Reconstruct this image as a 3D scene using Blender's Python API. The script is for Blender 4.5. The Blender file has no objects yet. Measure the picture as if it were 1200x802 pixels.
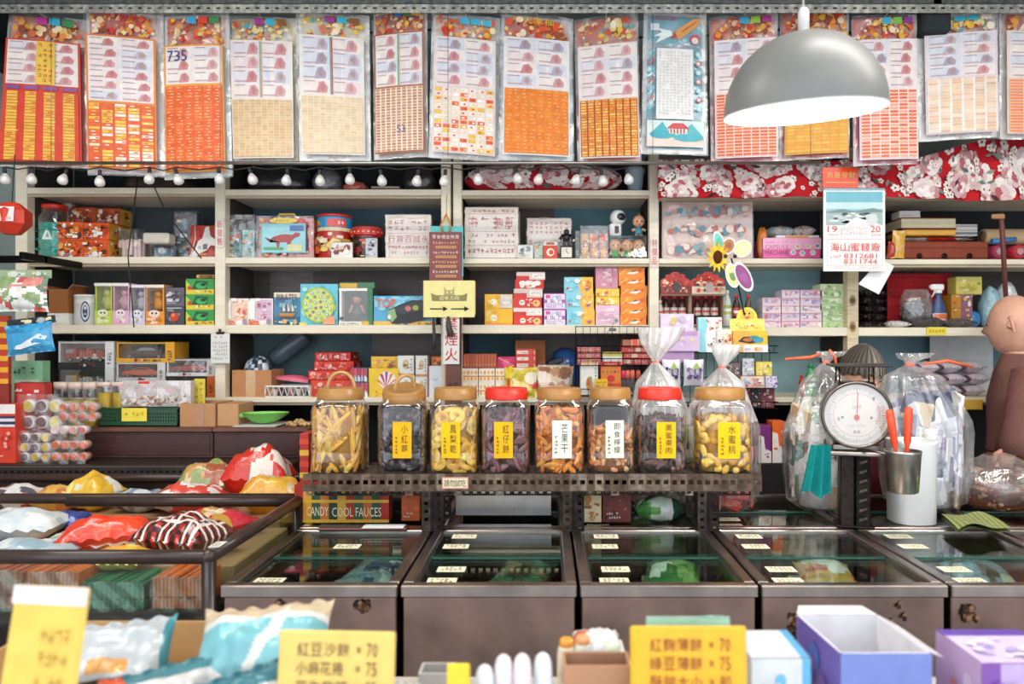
# A sweet and toy shop counter seen from the street side
EXPOSURE, WORLD, TUBE, LAMPW=0.42, 1.72, 24.0, 10.0
import bpy, math, random
from mathutils import Vector, Matrix
RR, TRA, ROT, sin, cos=random.Random, Matrix.Translation, Matrix.Rotation, math.sin, math.cos
R=RR(7)
COL=bpy.context.scene.collection
PI=math.pi
F, CX, CY, EYE=850.0, 640.0, 405.0, 1.5        # focal length in pixels, vanishing point, camera height
def WX(x, D): return (x-CX)*D/F
def WZ(y, D): return EYE-(y-CY)*D/F
def W(x, y, D): return Vector((WX(x, D), D, WZ(y, D)))
_h={}
def hexc(c):
    """sRGB hex string -> linear rgb"""
    if not isinstance(c, str): return c
    if c not in _h:
        v=[int(c[i:i+2], 16)/255 for i in (0, 2, 4)]
        _h[c]=tuple(x/12.92 if x<=.04045 else ((x+.055)/1.055)**2.4 for x in v)
    return _h[c]
def mixc(a, b, t):
    a, b=hexc(a), hexc(b)
    return tuple(a[i]*(1-t)+b[i]*t for i in range(3))
def jit(c, r, k=.1):
    c=hexc(c); f=1+r.uniform(-k, k)
    return tuple(min(1, x*f) for x in c)

# ---------------------------------------------------------------- materials (all node based, base colour from the mesh's own colours)
MATS={}
def mat(name, rough=.5, metal=0., spec=.5, noise=.06, nscale=30., bump=0., bscale=40., emit=0., sss=0., coat=0., wood=False, aniso=0., trans=0.):
    m=bpy.data.materials.new(name); m.use_nodes=True
    nt=m.node_tree; N=nt.nodes; L=nt.links
    b=N['Principled BSDF']
    at=N.new('ShaderNodeAttribute'); at.attribute_name='Col'
    tc=N.new('ShaderNodeTexCoord')
    nz=N.new('ShaderNodeTexNoise'); nz.inputs['Scale'].default_value=nscale; nz.inputs['Detail'].default_value=3
    if wood:
        mp=N.new('ShaderNodeMapping'); mp.inputs['Scale'].default_value=wood
        L.new(tc.outputs['Object'], mp.inputs['Vector']); L.new(mp.outputs['Vector'], nz.inputs['Vector'])
        nz.inputs['Distortion'].default_value=1.2
    else:
        L.new(tc.outputs['Object'], nz.inputs['Vector'])
    mr=N.new('ShaderNodeMapRange'); mr.inputs[3].default_value=1-noise*2; mr.inputs[4].default_value=1+noise
    mr.inputs[1].default_value=.25; mr.inputs[2].default_value=.75
    L.new(nz.outputs['Fac'], mr.inputs[0])
    mx=N.new('ShaderNodeVectorMath'); mx.operation='SCALE'
    L.new(at.outputs['Color'], mx.inputs[0]); L.new(mr.outputs[0], mx.inputs['Scale'])
    L.new(mx.outputs[0], b.inputs['Base Color'])
    b.inputs['Roughness'].default_value=rough; b.inputs['Metallic'].default_value=metal
    b.inputs['Specular IOR Level'].default_value=spec
    if coat: b.inputs['Coat Weight'].default_value=coat; b.inputs['Coat Roughness'].default_value=.12
    if aniso: b.inputs['Anisotropic'].default_value=aniso
    if sss:
        b.inputs['Subsurface Weight'].default_value=sss; b.inputs['Subsurface Scale'].default_value=.01
    if trans: b.inputs['Transmission Weight'].default_value=trans
    if emit:
        L.new(at.outputs['Color'], b.inputs['Emission Color']); b.inputs['Emission Strength'].default_value=emit
    if bump:
        n2=N.new('ShaderNodeTexNoise'); n2.inputs['Scale'].default_value=bscale; n2.inputs['Detail'].default_value=2
        L.new(tc.outputs['Object'], n2.inputs['Vector'])
        bp=N.new('ShaderNodeBump'); bp.inputs['Strength'].default_value=bump; bp.inputs['Distance'].default_value=.01
        L.new(n2.outputs['Fac'], bp.inputs['Height']); L.new(bp.outputs['Normal'], b.inputs['Normal'])
    MATS[name]=m
    return m
def film(name, gl=.10, haze=.05, rough=.12, bump=.6, bscale=22., hcol=(.9, .9, .9), edge=.5, stretch=(1, 1, 1), hz=(.5, .72)):
    """thin clear plastic: see-through, with glossy creases and a little milky scuffing; on the sleeves the haze also paints in daylight glare"""
    m=bpy.data.materials.new(name); m.use_nodes=True
    nt=m.node_tree; N=nt.nodes; L=nt.links; N.clear()
    out=N.new('ShaderNodeOutputMaterial')
    tr=N.new('ShaderNodeBsdfTransparent'); tr.inputs[0].default_value=(.97, .97, .97, 1)
    gs=N.new('ShaderNodeBsdfGlossy'); gs.inputs['Roughness'].default_value=rough; gs.inputs[0].default_value=(1, 1, 1, 1)
    df=N.new('ShaderNodeBsdfDiffuse'); df.inputs[0].default_value=(*hcol, 1)
    tc=N.new('ShaderNodeTexCoord'); mp=N.new('ShaderNodeMapping'); mp.inputs['Scale'].default_value=stretch
    L.new(tc.outputs['Object'], mp.inputs['Vector'])
    nz=N.new('ShaderNodeTexNoise'); nz.inputs['Scale'].default_value=bscale; nz.inputs['Detail'].default_value=3; nz.inputs['Distortion'].default_value=.6
    L.new(mp.outputs['Vector'], nz.inputs['Vector'])
    if bump:
        bp=N.new('ShaderNodeBump'); bp.inputs['Strength'].default_value=bump; bp.inputs['Distance'].default_value=.012
        L.new(nz.outputs['Fac'], bp.inputs['Height']); L.new(bp.outputs['Normal'], gs.inputs['Normal'])
    lw=N.new('ShaderNodeLayerWeight'); lw.inputs['Blend'].default_value=.35
    if bump: L.new(bp.outputs['Normal'], lw.inputs['Normal'])
    mr=N.new('ShaderNodeMapRange'); mr.inputs[3].default_value=gl; mr.inputs[4].default_value=edge
    L.new(lw.outputs['Facing'], mr.inputs[0])
    m1=N.new('ShaderNodeMixShader'); L.new(mr.outputs[0], m1.inputs[0]); L.new(tr.outputs[0], m1.inputs[1]); L.new(gs.outputs[0], m1.inputs[2])
    nb=N.new('ShaderNodeTexNoise'); nb.inputs['Scale'].default_value=bscale*.45; nb.inputs['Detail'].default_value=5; nb.inputs['Distortion'].default_value=1.
    L.new(mp.outputs['Vector'], nb.inputs['Vector'])
    mh=N.new('ShaderNodeMapRange'); mh.inputs[1].default_value=hz[0]; mh.inputs[2].default_value=hz[1]; mh.inputs[3].default_value=haze*.25; mh.inputs[4].default_value=haze
    L.new(nb.outputs['Fac'], mh.inputs[0])
    m2=N.new('ShaderNodeMixShader'); L.new(mh.outputs[0], m2.inputs[0]); L.new(m1.outputs[0], m2.inputs[1]); L.new(df.outputs[0], m2.inputs[2])
    L.new(m2.outputs[0], out.inputs[0])
    MATS[name]=m
def glass(name, tint=(.93, .98, .96), rough=.0, k=1.):
    m=bpy.data.materials.new(name); m.use_nodes=True
    nt=m.node_tree; N=nt.nodes; L=nt.links; N.clear()
    out=N.new('ShaderNodeOutputMaterial')
    tr=N.new('ShaderNodeBsdfTransparent'); tr.inputs[0].default_value=(*tint, 1)
    gs=N.new('ShaderNodeBsdfGlossy'); gs.inputs['Roughness'].default_value=rough
    fr=N.new('ShaderNodeLayerWeight'); fr.inputs[0].default_value=.5
    pw=N.new('ShaderNodeMath'); pw.operation='POWER'; pw.inputs[1].default_value=4.5; L.new(fr.outputs['Facing'], pw.inputs[0])
    mu=N.new('ShaderNodeMath'); mu.operation='MULTIPLY_ADD'; mu.inputs[1].default_value=k; mu.inputs[2].default_value=.04; mu.use_clamp=True
    L.new(pw.outputs[0], mu.inputs[0])
    mx=N.new('ShaderNodeMixShader'); L.new(mu.outputs[0], mx.inputs[0]); L.new(tr.outputs[0], mx.inputs[1]); L.new(gs.outputs[0], mx.inputs[2])
    L.new(mx.outputs[0], out.inputs[0]); MATS[name]=m
mat('card', .5); mat('gloss', .25, coat=.4); mat('matte', .85, spec=.2); mat('plastic', .3); mat('paper', .75, spec=.2, noise=.03)
mat('fabric', .95, spec=.1, bump=.5, bscale=250); mat('cardboard', .85, spec=.15, noise=.06, nscale=14)
mat('metal', .32, 1., noise=.1, nscale=18); mat('steel', .3, 1., noise=.22, nscale=7, bump=.02, bscale=6, aniso=.4)
mat('zinc', .5, .85, noise=.3, nscale=45); mat('brownpaint', .28, spec=.5, noise=.1); mat('foil', .28, spec=.6, bump=.5, bscale=28, coat=.3)
mat('wood', .5, noise=.16, nscale=9, wood=(1, 1, 9)); mat('darkwood', .38, noise=.2, nscale=6, wood=(1, 6, 6)); mat('board', .55, noise=.05, nscale=8, wood=(1, 8, 8))
mat('wall', .9, noise=.16, nscale=4, spec=.2); mat('skin', .45, sss=.15, noise=.05, nscale=60); mat('hair', .5, spec=.3, noise=.25, nscale=30, wood=(9, 9, 1), bump=.4, bscale=90)
mat('candy', .4, spec=.4, sss=.15, noise=.12); mat('jelly', .25, sss=.2, noise=.12, nscale=60)
mat('lampshade', .42, .0, noise=.03); mat('bulb', .4, emit=14.); mat('enamel', .35, noise=.02); mat('rubber', .6, noise=.1)
film('film', gl=.05, haze=.16, rough=.16, bump=.7, bscale=16, stretch=(1, 1, .6)); film('sleeve', gl=.13, haze=.6, rough=.2, bump=1., bscale=13, stretch=(1, 1, .75), hz=(.50, .66), edge=.55)  # sleeve: daylight glare painted in as white diffuse haze
film('sleeve_glare', gl=.14, haze=.85, rough=.25, bump=1., bscale=11, stretch=(1, 1, .8), hz=(.46, .64), edge=.6); film('milky', gl=.1, haze=.62, rough=.25, bump=.8, bscale=14, stretch=(1, 1, .25), hz=(.38, .62)); film('bagclear', gl=.10, haze=.3, rough=.12, bump=1., bscale=14, hz=(.5, .68), edge=.6)  # heavier painted glare for the whitest sleeves; the bag films are milky plastic
film('bulbglass', gl=.22, haze=.62, rough=.15, bump=.2, hz=(.3, .55), hcol=(.95, .93, .9)); film('jar', gl=.05, haze=.035, rough=.06, bump=.25, bscale=9, edge=.75); film('box_window', gl=.05, haze=.03, rough=.05, bump=.1)
film('frosted', gl=.12, haze=.9, rough=.4, bump=.1, hcol=(.93, .93, .93), hz=(.0, .2))
glass('glass', (.88, .96, .93), k=.9)
mat('linoleum', .3, noise=.12, nscale=5); mat('concrete', .8, noise=.12, nscale=6)

# ---------------------------------------------------------------- mesh builder
class MB:
    def __init__(s): s.v=[]; s.f=[]; s.c=[]; s.m=[]; s.s=[]
    def vert(s, p): s.v.append((p[0], p[1], p[2])); return len(s.v)-1
    def face(s, ids, col, m='card', sm=False): s.f.append(tuple(ids)); s.c.append(hexc(col)); s.m.append(m); s.s.append(sm)
    def poly(s, pts, col, m='card'):
        b=len(s.v); s.v.extend((p[0], p[1], p[2]) for p in pts); s.face(range(b, b+len(pts)), col, m)
    def box(s, x0, y0, z0, x1, y1, z1, col, m='card', bev=0., M=None, cols=None):
        """box with chamfered edges; cols: dict of face colours by '-y +y -x +x -z +z'"""
        cols=cols or {}
        b=min(bev, (x1-x0)*.45, (y1-y0)*.45, (z1-z0)*.45)
        lo, hi=(x0, y0, z0), (x1, y1, z1); base=len(s.v); idx={}
        for sx in (0, 1):
            for sy in (0, 1):
                for sz in (0, 1):
                    S=(sx, sy, sz)
                    c=[hi[i] if S[i] else lo[i] for i in range(3)]
                    ins=[c[i]+(-b if S[i] else b) for i in range(3)]
                    for ax in range(3):
                        p=list(ins); p[ax]=c[ax]
                        if b==0 and ax: idx[S, ax]=idx[S, 0]; continue
                        p=Vector(p)
                        if M is not None: p=M @ p
                        idx[S, ax]=s.vert(p)
        nm='xyz'
        for ax in range(3):
            a1, a2=(ax+1)%3, (ax+2)%3
            for sd in (0, 1):
                q=[]
                for (p1, p2) in ((0, 0), (1, 0), (1, 1), (0, 1)):
                    S=[0]*3; S[ax]=sd; S[a1]=p1; S[a2]=p2; q.append(idx[tuple(S), ax])
                if not sd: q.reverse()
                s.face(q, cols.get(('+' if sd else '-')+nm[ax], col), m)
        if b:
            for ax in range(3):            # edges along ax
                a1, a2=(ax+1)%3, (ax+2)%3
                for p1 in (0, 1):
                    for p2 in (0, 1):
                        A=[0]*3; A[a1]=p1; A[a2]=p2; B=list(A); B[ax]=1; A=tuple(A); B=tuple(B)
                        q=[idx[A, a1], idx[B, a1], idx[B, a2], idx[A, a2]]
                        if p1!=p2: q.reverse()
                        s.face(q, col, m)
            for S in [(i, j, k) for i in (0, 1) for j in (0, 1) for k in (0, 1)]:
                q=[idx[S, 0], idx[S, 1], idx[S, 2]]
                if sum(S)%2==0: q.reverse()
                s.face(q, col, m)
        return s
    def grid(s, fn, nu, nv, col, m='card', closeu=False, sm=True, flip=False, mfn=None):
        """fn(u,v)->point; col: colour or f(u,v)"""
        base=len(s.v); cu=nu if closeu else nu+1
        for j in range(nv+1):
            for i in range(cu): s.vert(fn(i/nu, j/nv))
        for j in range(nv):
            for i in range(nu):
                i2=(i+1)%cu
                q=[base+j*cu+i, base+j*cu+i2, base+(j+1)*cu+i2, base+(j+1)*cu+i]
                if flip: q.reverse()
                u, v=(i+.5)/nu, (j+.5)/nv
                c=col(u, v) if callable(col) else col
                if c is None: continue
                s.face(q, c, mfn(u, v) if mfn else m, sm)
        return s
    def lathe(s, prof, col, m='plastic', n=20, c=(0, 0, 0), sq=2., cap0=True, cap1=True, sx=1., sy=1., sm=True, M=None):
        """prof: list of (r,z[,colour]); sq: superellipse power (2 = round)"""
        rings=[]
        for pr in prof:
            r, z=pr[0], pr[1]; ring=[]
            for i in range(n):
                a=2*PI*(i+.5)/n; ca, sa=cos(a), sin(a)
                k=(abs(ca)**sq+abs(sa)**sq)**(-1/sq)
                p=Vector((c[0]+r*k*ca*sx, c[1]+r*k*sa*sy, c[2]+z))
                if M is not None: p=M @ p
                ring.append(s.vert(p))
            rings.append(ring)
        for j in range(len(prof)-1):
            cc=prof[j][2] if len(prof[j])>2 else col
            for i in range(n):
                i2=(i+1)%n
                s.face((rings[j][i], rings[j][i2], rings[j+1][i2], rings[j+1][i]), cc, m, sm)
        if cap0: s.face(rings[0][::-1], prof[0][2] if len(prof[0])>2 else col, m)
        if cap1: s.face(rings[-1], prof[-1][2] if len(prof[-1])>2 else col, m)
        return s
    def tube(s, pts, r, col, m='metal', n=8, cap=True):
        pts=[Vector(p) for p in pts]; rs=r if isinstance(r, (list, tuple)) else [r]*len(pts)
        rings=[]; up=None
        for k, p in enumerate(pts):
            t=(pts[min(k+1, len(pts)-1)]-pts[max(k-1, 0)]).normalized()
            if up is None:
                up=Vector((0, 0, 1)) if abs(t.z)<.9 else Vector((0, 1, 0))
            a=t.cross(up).normalized(); b=a.cross(t).normalized(); up=b
            rings.append([s.vert(p+rs[k]*(cos(2*PI*i/n)*a+sin(2*PI*i/n)*b)) for i in range(n)])
        for j in range(len(rings)-1):
            for i in range(n):
                i2=(i+1)%n
                s.face((rings[j][i2], rings[j][i], rings[j+1][i], rings[j+1][i2]), col, m, True)
        if cap: s.face(rings[0], col, m); s.face(rings[-1][::-1], col, m)
        return s
    def sphere(s, c, r, col, m='plastic', n=12, k=8, sc=(1, 1, 1), M=None):
        prof=[(max(1e-4, r*sin(PI*j/k)),-r*cos(PI*j/k)) for j in range(k+1)]
        T=TRA(Vector(c)) @ (M if M is not None else Matrix.Identity(4)) @ Matrix.Diagonal((*sc, 1))
        return s.lathe(prof, col, m, n, M=T, cap0=False, cap1=False)
    def build(s, name, parent=None, loc=None, rot=None):
        me=bpy.data.meshes.new(name); me.from_pydata(s.v, [], s.f)
        names=[]; 
        for k in s.m:
            if k not in names: names.append(k); me.materials.append(MATS[k])
        ix={k: i for i, k in enumerate(names)}
        me.polygons.foreach_set('material_index', [ix[k] for k in s.m])
        me.polygons.foreach_set('use_smooth', s.s)
        at=me.color_attributes.new('Col', 'FLOAT_COLOR', 'CORNER')
        buf=[]
        for f, c in zip(s.f, s.c): buf.extend((c[0], c[1], c[2], 1.)*len(f))
        at.data.foreach_set('color', buf)
        me.update()
        o=bpy.data.objects.new(name, me); COL.objects.link(o)
        if parent is not None: o.parent=parent
        if loc is not None: o.location=loc
        if rot is not None: o.rotation_euler=rot
        return o
# ---------------------------------------------------------------- printing on surfaces
_txt={}
def glyphs(t):
    if t not in _txt:
        cu=bpy.data.curves.new('t', 'FONT'); cu.body=t; cu.resolution_u=2; cu.fill_mode='FRONT'
        o=bpy.data.objects.new('t', cu); COL.objects.link(o)
        dg=bpy.context.evaluated_depsgraph_get(); ev=o.evaluated_get(dg); me=ev.to_mesh()
        vs=[(v.co.x, v.co.y) for v in me.vertices]; fs=[tuple(p.vertices) for p in me.polygons]
        ev.to_mesh_clear(); bpy.data.objects.remove(o); bpy.data.curves.remove(cu)
        if vs:
            x0=min(v[0] for v in vs); x1=max(v[0] for v in vs); y0=min(v[1] for v in vs); y1=max(v[1] for v in vs)
            vs=[((x-x0)/max(1e-6, x1-x0), (y-y0)/max(1e-6, y1-y0)) for x, y in vs]
        _txt[t]=(vs, fs)
    return _txt[t]
class Fc:
    """a flat or curved panel to print on; u to the right, v up, both 0..1"""
    def __init__(s, mb, fn, w, h, m='card', step=.0004):
        s.mb=mb; s.fn=fn; s.w=w; s.h=h; s.m=m; s.l=1; s.step=step
    @classmethod
    def flat(cls, mb, o, ux, uy, m='card', step=.0004):
        o, ux, uy=Vector(o), Vector(ux), Vector(uy); n=ux.cross(uy).normalized()
        return cls(mb, lambda u, v, d: o+ux*u+uy*v+n*d, ux.length, uy.length, m, step)
    def P(s, pts, col, l=None, m=None):
        if l is None: s.l += 1; l=s.l
        s.mb.poly([s.fn(u, v, l*s.step) for u, v in pts], col, m or s.m)
    def R(s, u0, v0, u1, v1, col, l=None, m=None): s.P([(u0, v0), (u1, v0), (u1, v1), (u0, v1)], col, l, m)
    def RS(s, u0, v0, u1, v1, col, nu=1, nv=1, l=None, m=None):
        if l is None: s.l += 1; l=s.l
        for i in range(nu):
            for j in range(nv):
                s.R(u0+(u1-u0)*i/nu, v0+(v1-v0)*j/nv, u0+(u1-u0)*(i+1)/nu, v0+(v1-v0)*(j+1)/nv, col, l, m)
    def E(s, u, v, ru, rv, col, l=None, n=12, m=None, a0=0.):
        s.P([(u+ru*cos(a0+2*PI*i/n), v+rv*sin(a0+2*PI*i/n)) for i in range(n)], col, l, m)
    def C(s, u, v, r, col, l=None, n=12, m=None):       # true circle; r in units of width
        s.E(u, v, r, r*s.w/s.h, col, l, n, m)
    def L(s, pts, th, col, l=None, m=None):             # polyline, th in units of width
        if l is None: s.l += 1; l=s.l
        k=s.w/s.h
        for (a, b), (c, d) in zip(pts, pts[1:]):
            dx, dy=c-a, (d-b)/k; q=math.hypot(dx, dy) or 1; nx, ny=-dy/q*th/2, dx/q*th/2*k
            s.P([(a+nx, b+ny), (a-nx, b-ny), (c-nx, d-ny), (c+nx, d+ny)], col, l, m)
    def T(s, t, u0, v0, u1, v1, col, l=None, m=None):   # text fitted into a rectangle
        if l is None: s.l += 1; l=s.l
        vs, fs=glyphs(t); b=len(s.mb.v)
        for x, y in vs: s.mb.vert(s.fn(u0+(u1-u0)*x, v0+(v1-v0)*y, l*s.step))
        for f in fs: s.mb.face([b+i for i in f], col, m or s.m)
    def TV(s, t, u0, v0, u1, v1, col, gap=.15):         # vertical text
        n=len(t); hh=(v1-v0)/n; l=s.l=s.l+1
        for i, ch in enumerate(t): s.T(ch, u0, v1-hh*(i+1)+hh*gap/2, u1, v1-hh*i-hh*gap/2, col, l)
    def TH(s, t, u0, v0, u1, v1, col, gap=.15):         # horizontal text, each character in its own cell
        n=len(t); ww=(u1-u0)/n; l=s.l=s.l+1
        for i, ch in enumerate(t):
            if ch!=' ': s.T(ch, u0+ww*(i+gap/2), v0, u0+ww*(i+1-gap/2), v1, col, l)
    def fill(s, col, m=None): s.R(0, 0, 1, 1, col, None, m)
    def marks(s, u0, v0, u1, v1, rows, cols, col, r, dens=.85, th=.12):
        """rows of small illegible strokes, as print too fine to read"""
        l=s.l=s.l+1; cw, ch=(u1-u0)/cols, (v1-v0)/rows
        for j in range(rows):
            for i in range(cols):
                if r.random()>dens: continue
                x, y=u0+cw*i, v0+ch*j
                for k in range(2):
                    yy=y+ch*r.uniform(.2, .75); s.R(x+cw*.12, yy, x+cw*r.uniform(.6, .9), yy+ch*th, col, l)
                xx=x+cw*r.uniform(.2, .7); s.R(xx, y+ch*.15, xx+cw*th, y+ch*.8, col, l)
    def busy(s, u0, v0, u1, v1, pal, n, r, lo=.06, hi=.22, kinds='er'):
        """busy printed artwork: patches of colour inside a rectangle"""
        for k in range(n):
            ru=(u1-u0)*r.uniform(lo, hi) ; rv=min((v1-v0)*.48, ru*s.w/s.h*r.uniform(.6, 1.3)); c=r.choice(pal)
            ru=min(ru, (u1-u0)*.48)
            u=r.uniform(u0+ru, u1-ru); v=r.uniform(v0+rv, v1-rv); kd=r.choice(kinds)
            if kd=='e': s.E(u, v, ru, rv, c, n=10)
            elif kd=='r': s.R(u-ru, v-rv*.5, u+ru, v+rv*.5, c)
            elif kd=='s': s.P([(u+(ru if i%2 else ru*.4)*cos(PI*i/5), v+(rv if i%2 else rv*.4)*sin(PI*i/5)) for i in range(10)], c)
            else: s.P([(u-ru, v-rv), (u+ru, v-rv*.6), (u+ru*.3, v+rv)], c)
# ---------------------------------------------------------------- things
def tag(o, label, cat, group=None, kind=None):
    if label: o['label']=label
    if cat: o['category']=cat
    if group: o['group']=group
    if kind: o['kind']=kind
    return o
def thing(name, loc, label, cat, group=None, rz=0., rot=None):
    o=bpy.data.objects.new(name, None); COL.objects.link(o); o.location=loc; o.rotation_euler=rot or (0, 0, rz); o.empty_display_size=.05
    return tag(o, label, cat, group)
def single(mb, name, loc, label, cat, group=None, rz=0., rot=None):
    return tag(mb.build(name, None, loc, rot or (0, 0, rz)), label, cat, group)
def struct(mb, name):
    o=mb.build(name); o['kind']='structure'; return o
def part(mb, name, parent, label=None):
    o=mb.build(name, parent)
    if label: o['label']=label
    return o
def panels(mb, w, d, h, m='card'):
    """print panels of a w x d x h box centred on x, front at y=0, base at z=0"""
    e=.0003
    return dict(front=Fc.flat(mb, (-w/2,-e, 0), (w, 0, 0), (0, 0, h), m), back=Fc.flat(mb, (w/2, d+e, 0), (-w, 0, 0), (0, 0, h), m),
                left=Fc.flat(mb, (-w/2-e, d, 0), (0,-d, 0), (0, 0, h), m), right=Fc.flat(mb, (w/2+e, 0, 0), (0, d, 0), (0, 0, h), m),
                top=Fc.flat(mb, (-w/2, 0, h+e), (w, 0, 0), (0, d, 0), m))
def span(x0, x1, y0, y1, D, zb=None):
    """pixel rectangle seen at depth D -> centre x, base z, width, height"""
    z1=WZ(y0, D); z0=WZ(y1, D) if zb is None else zb
    return WX((x0+x1)/2, D), z0, (x1-x0)*D/F, z1-z0
def carton(name, rect, D, depth, col, art, label, cat='box', group=None, zb=None, rz=0., side=None, m='card', bev=.002, gap=.0012):
    """a printed packet or box: rect = (x0,y0,x1,y1) in the frame at depth D"""
    cx, z0, w, h=span(rect[0], rect[2], rect[1], rect[3], D, zb)
    w -= gap; mb=MB(); mb.box(-w/2, 0, 0, w/2, depth, h-.0006, col, m, bev, cols={'+x': side or col, '-x': side or col})
    if art: art(panels(mb, w, depth, h, m))
    return single(mb, name, (cx, D, z0), label, cat, group, rz)
# ================================================================ camera, light, room
sc=bpy.context.scene
cam=bpy.data.cameras.new('camera'); co=bpy.data.objects.new('camera', cam); COL.objects.link(co)
cam.sensor_width=36; cam.lens=F/1200*36; cam.shift_x=-(CX-600)/1200; cam.shift_y=(CY-401)/1200
cam.clip_start=.02; co.location=(0, 0, EYE); co.rotation_euler=(PI/2, 0, 0); sc.camera=co
cam.dof.use_dof=True; cam.dof.focus_distance=2.5; cam.dof.aperture_fstop=2.6
sc.view_settings.view_transform='Standard'; sc.view_settings.look='None'; sc.view_settings.gamma=1.; sc.view_settings.use_curve_mapping=False
sc.view_settings.exposure=EXPOSURE
sc.cycles.transparent_max_bounces=24; sc.cycles.max_bounces=8
w=bpy.data.worlds.new('world'); sc.world=w; w.use_nodes=True
bg=w.node_tree.nodes['Background']; bg.inputs[0].default_value=(.86, .93, 1., 1); bg.inputs[1].default_value=WORLD
def area(name, loc, rot, sx, sy, power, col=(1, 1, 1)):
    l=bpy.data.lights.new(name, 'AREA'); l.shape='RECTANGLE'; l.size=sx; l.size_y=sy; l.energy=power; l.color=col
    o=bpy.data.objects.new(name, l); COL.objects.link(o); o.location=loc; o.rotation_euler=rot; return o
for i, (x, y, p) in enumerate(((-1.5, .5, TUBE*.5), (1.5, .5, TUBE*.5), (-1.5, 1.6, TUBE), (1.6, 1.6, TUBE))):
    area('ceiling_tube_light', (x, y, 3.0), (0, 0, 0), 1.9, .12, p, (1., .95, .88))
DS=3.3                                                    # front edge of the wall shelves
BK=DS+.33
mb=MB(); mb.box(-4,-1.5,-.05, 4, 4.0, 0, '8b8680', 'concrete'); struct(mb, 'floor')
mb=MB(); mb.box(-4, BK+.05, 0, 4, BK+.15, 3.15, '8d9a96', 'wall'); struct(mb, 'wall_back')
mb=MB(); mb.box(-3.45,-.3, 0,-3.35, BK+.05, 3.15, 'b5b3ac', 'wall'); struct(mb, 'wall_left')
mb=MB(); mb.box(3.35,-.3, 0, 3.45, BK+.05, 3.15, 'b5b3ac', 'wall'); struct(mb, 'wall_right')
mb=MB(); mb.box(-4,-.3, 3.15, 4, BK+.15, 3.2, 'a9b0ac', 'wall'); struct(mb, 'ceiling')
mb=MB()
for x in (-2.55, 1.62):
    mb.box(x-.06, 3.0, 2.8, x+.06, BK+.05, 2.9, '33383a', 'matte', .01)
    mb.box(x-.02, 3.0, 2.9, x+.02, BK+.05, 3.15, '33383a', 'matte', .004)
struct(mb, 'trim_1')
# cables slung along the wall above the sheets
def sag(a, b, s, n=14):
    a, b=Vector(a), Vector(b)
    return [a.lerp(b, i/n)-Vector((0, 0, s*4*(i/n)*(1-i/n))) for i in range(n+1)]
for (x0, y0, x1, y1, s, r, nm) in ((-20, 52, 250, 20, .05, .006, 'black cable slung under the beam above the leftmost prize sheets'), (40, 24, 520, 34, .04, .005, 'thin black cable running along the wall top behind the beige prize sheets'),
                             (510, 26, 900, 36, .05, .005, 'thin black cable along the wall above the orange prize sheets'), (860, 30, 1240, 22, .05, .006, 'black cable along the wall above the lamp and rightmost prize sheets')):
    mb=MB(); pts=sag(W(x0, y0, 3.4), W(x1, y1, 3.4), s); o0=pts[0].copy(); mb.tube([p-o0 for p in pts], r, '1c1c1e', 'rubber', 6)
    single(mb, 'slung_cable', o0, nm, 'cable')

# ================================================================ slotted steel angle across the top
def angle_strip(mb, x0, x1, z0, z1, y, col, pitch=.034, hole=(.012, .007), rowz=None, depth=.03, top=True, r=R, m='zinc'):
    """one slotted-angle bar along x: vertical flange with real slots, and a flange going back"""
    n=int((x1-x0)/pitch); pw=(x1-x0)/n; hz=rowz or (z0+z1)/2
    for i in range(n):
        a=x0+pw*i; c=mixc(jit(col, r, .2), 'b8a896', max(0, r.gauss(-.1, .35))) if m=='zinc' and r is not R else jit(col, r, .2); cxx=a+pw/2
        h0, h1=cxx-hole[0]/2, cxx+hole[0]/2; g0, g1=hz-hole[1]/2, hz+hole[1]/2
        for (p, q, s, t) in ((a, h0, z0, z1), (h1, a+pw, z0, z1), (h0, h1, z0, g0), (h0, h1, g1, z1)):
            mb.box(p, y, s, q, y+.003, t, c, m)
    zt=z1 if top else z0
    mb.box(x0, y, zt-.003, x1, y+depth, zt, col, m)
D0=2.98
mb=MB(); angle_strip(mb, WX(-60, D0), WX(1260, D0), WZ(15, D0)-WZ(11, D0), WZ(4, D0)-WZ(11, D0), 0, 'c9c8c0', pitch=.04, hole=(.016, .008))
mb.box(WX(-60, D0), .02, .02, WX(1260, D0), .06, .075, '7b817e', 'zinc', .003)
o=single(mb, 'slotted_ceiling_rail', (0, D0, WZ(11, D0)), 'long slotted steel angle rail that the prize sheets hang from', 'rail')

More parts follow.
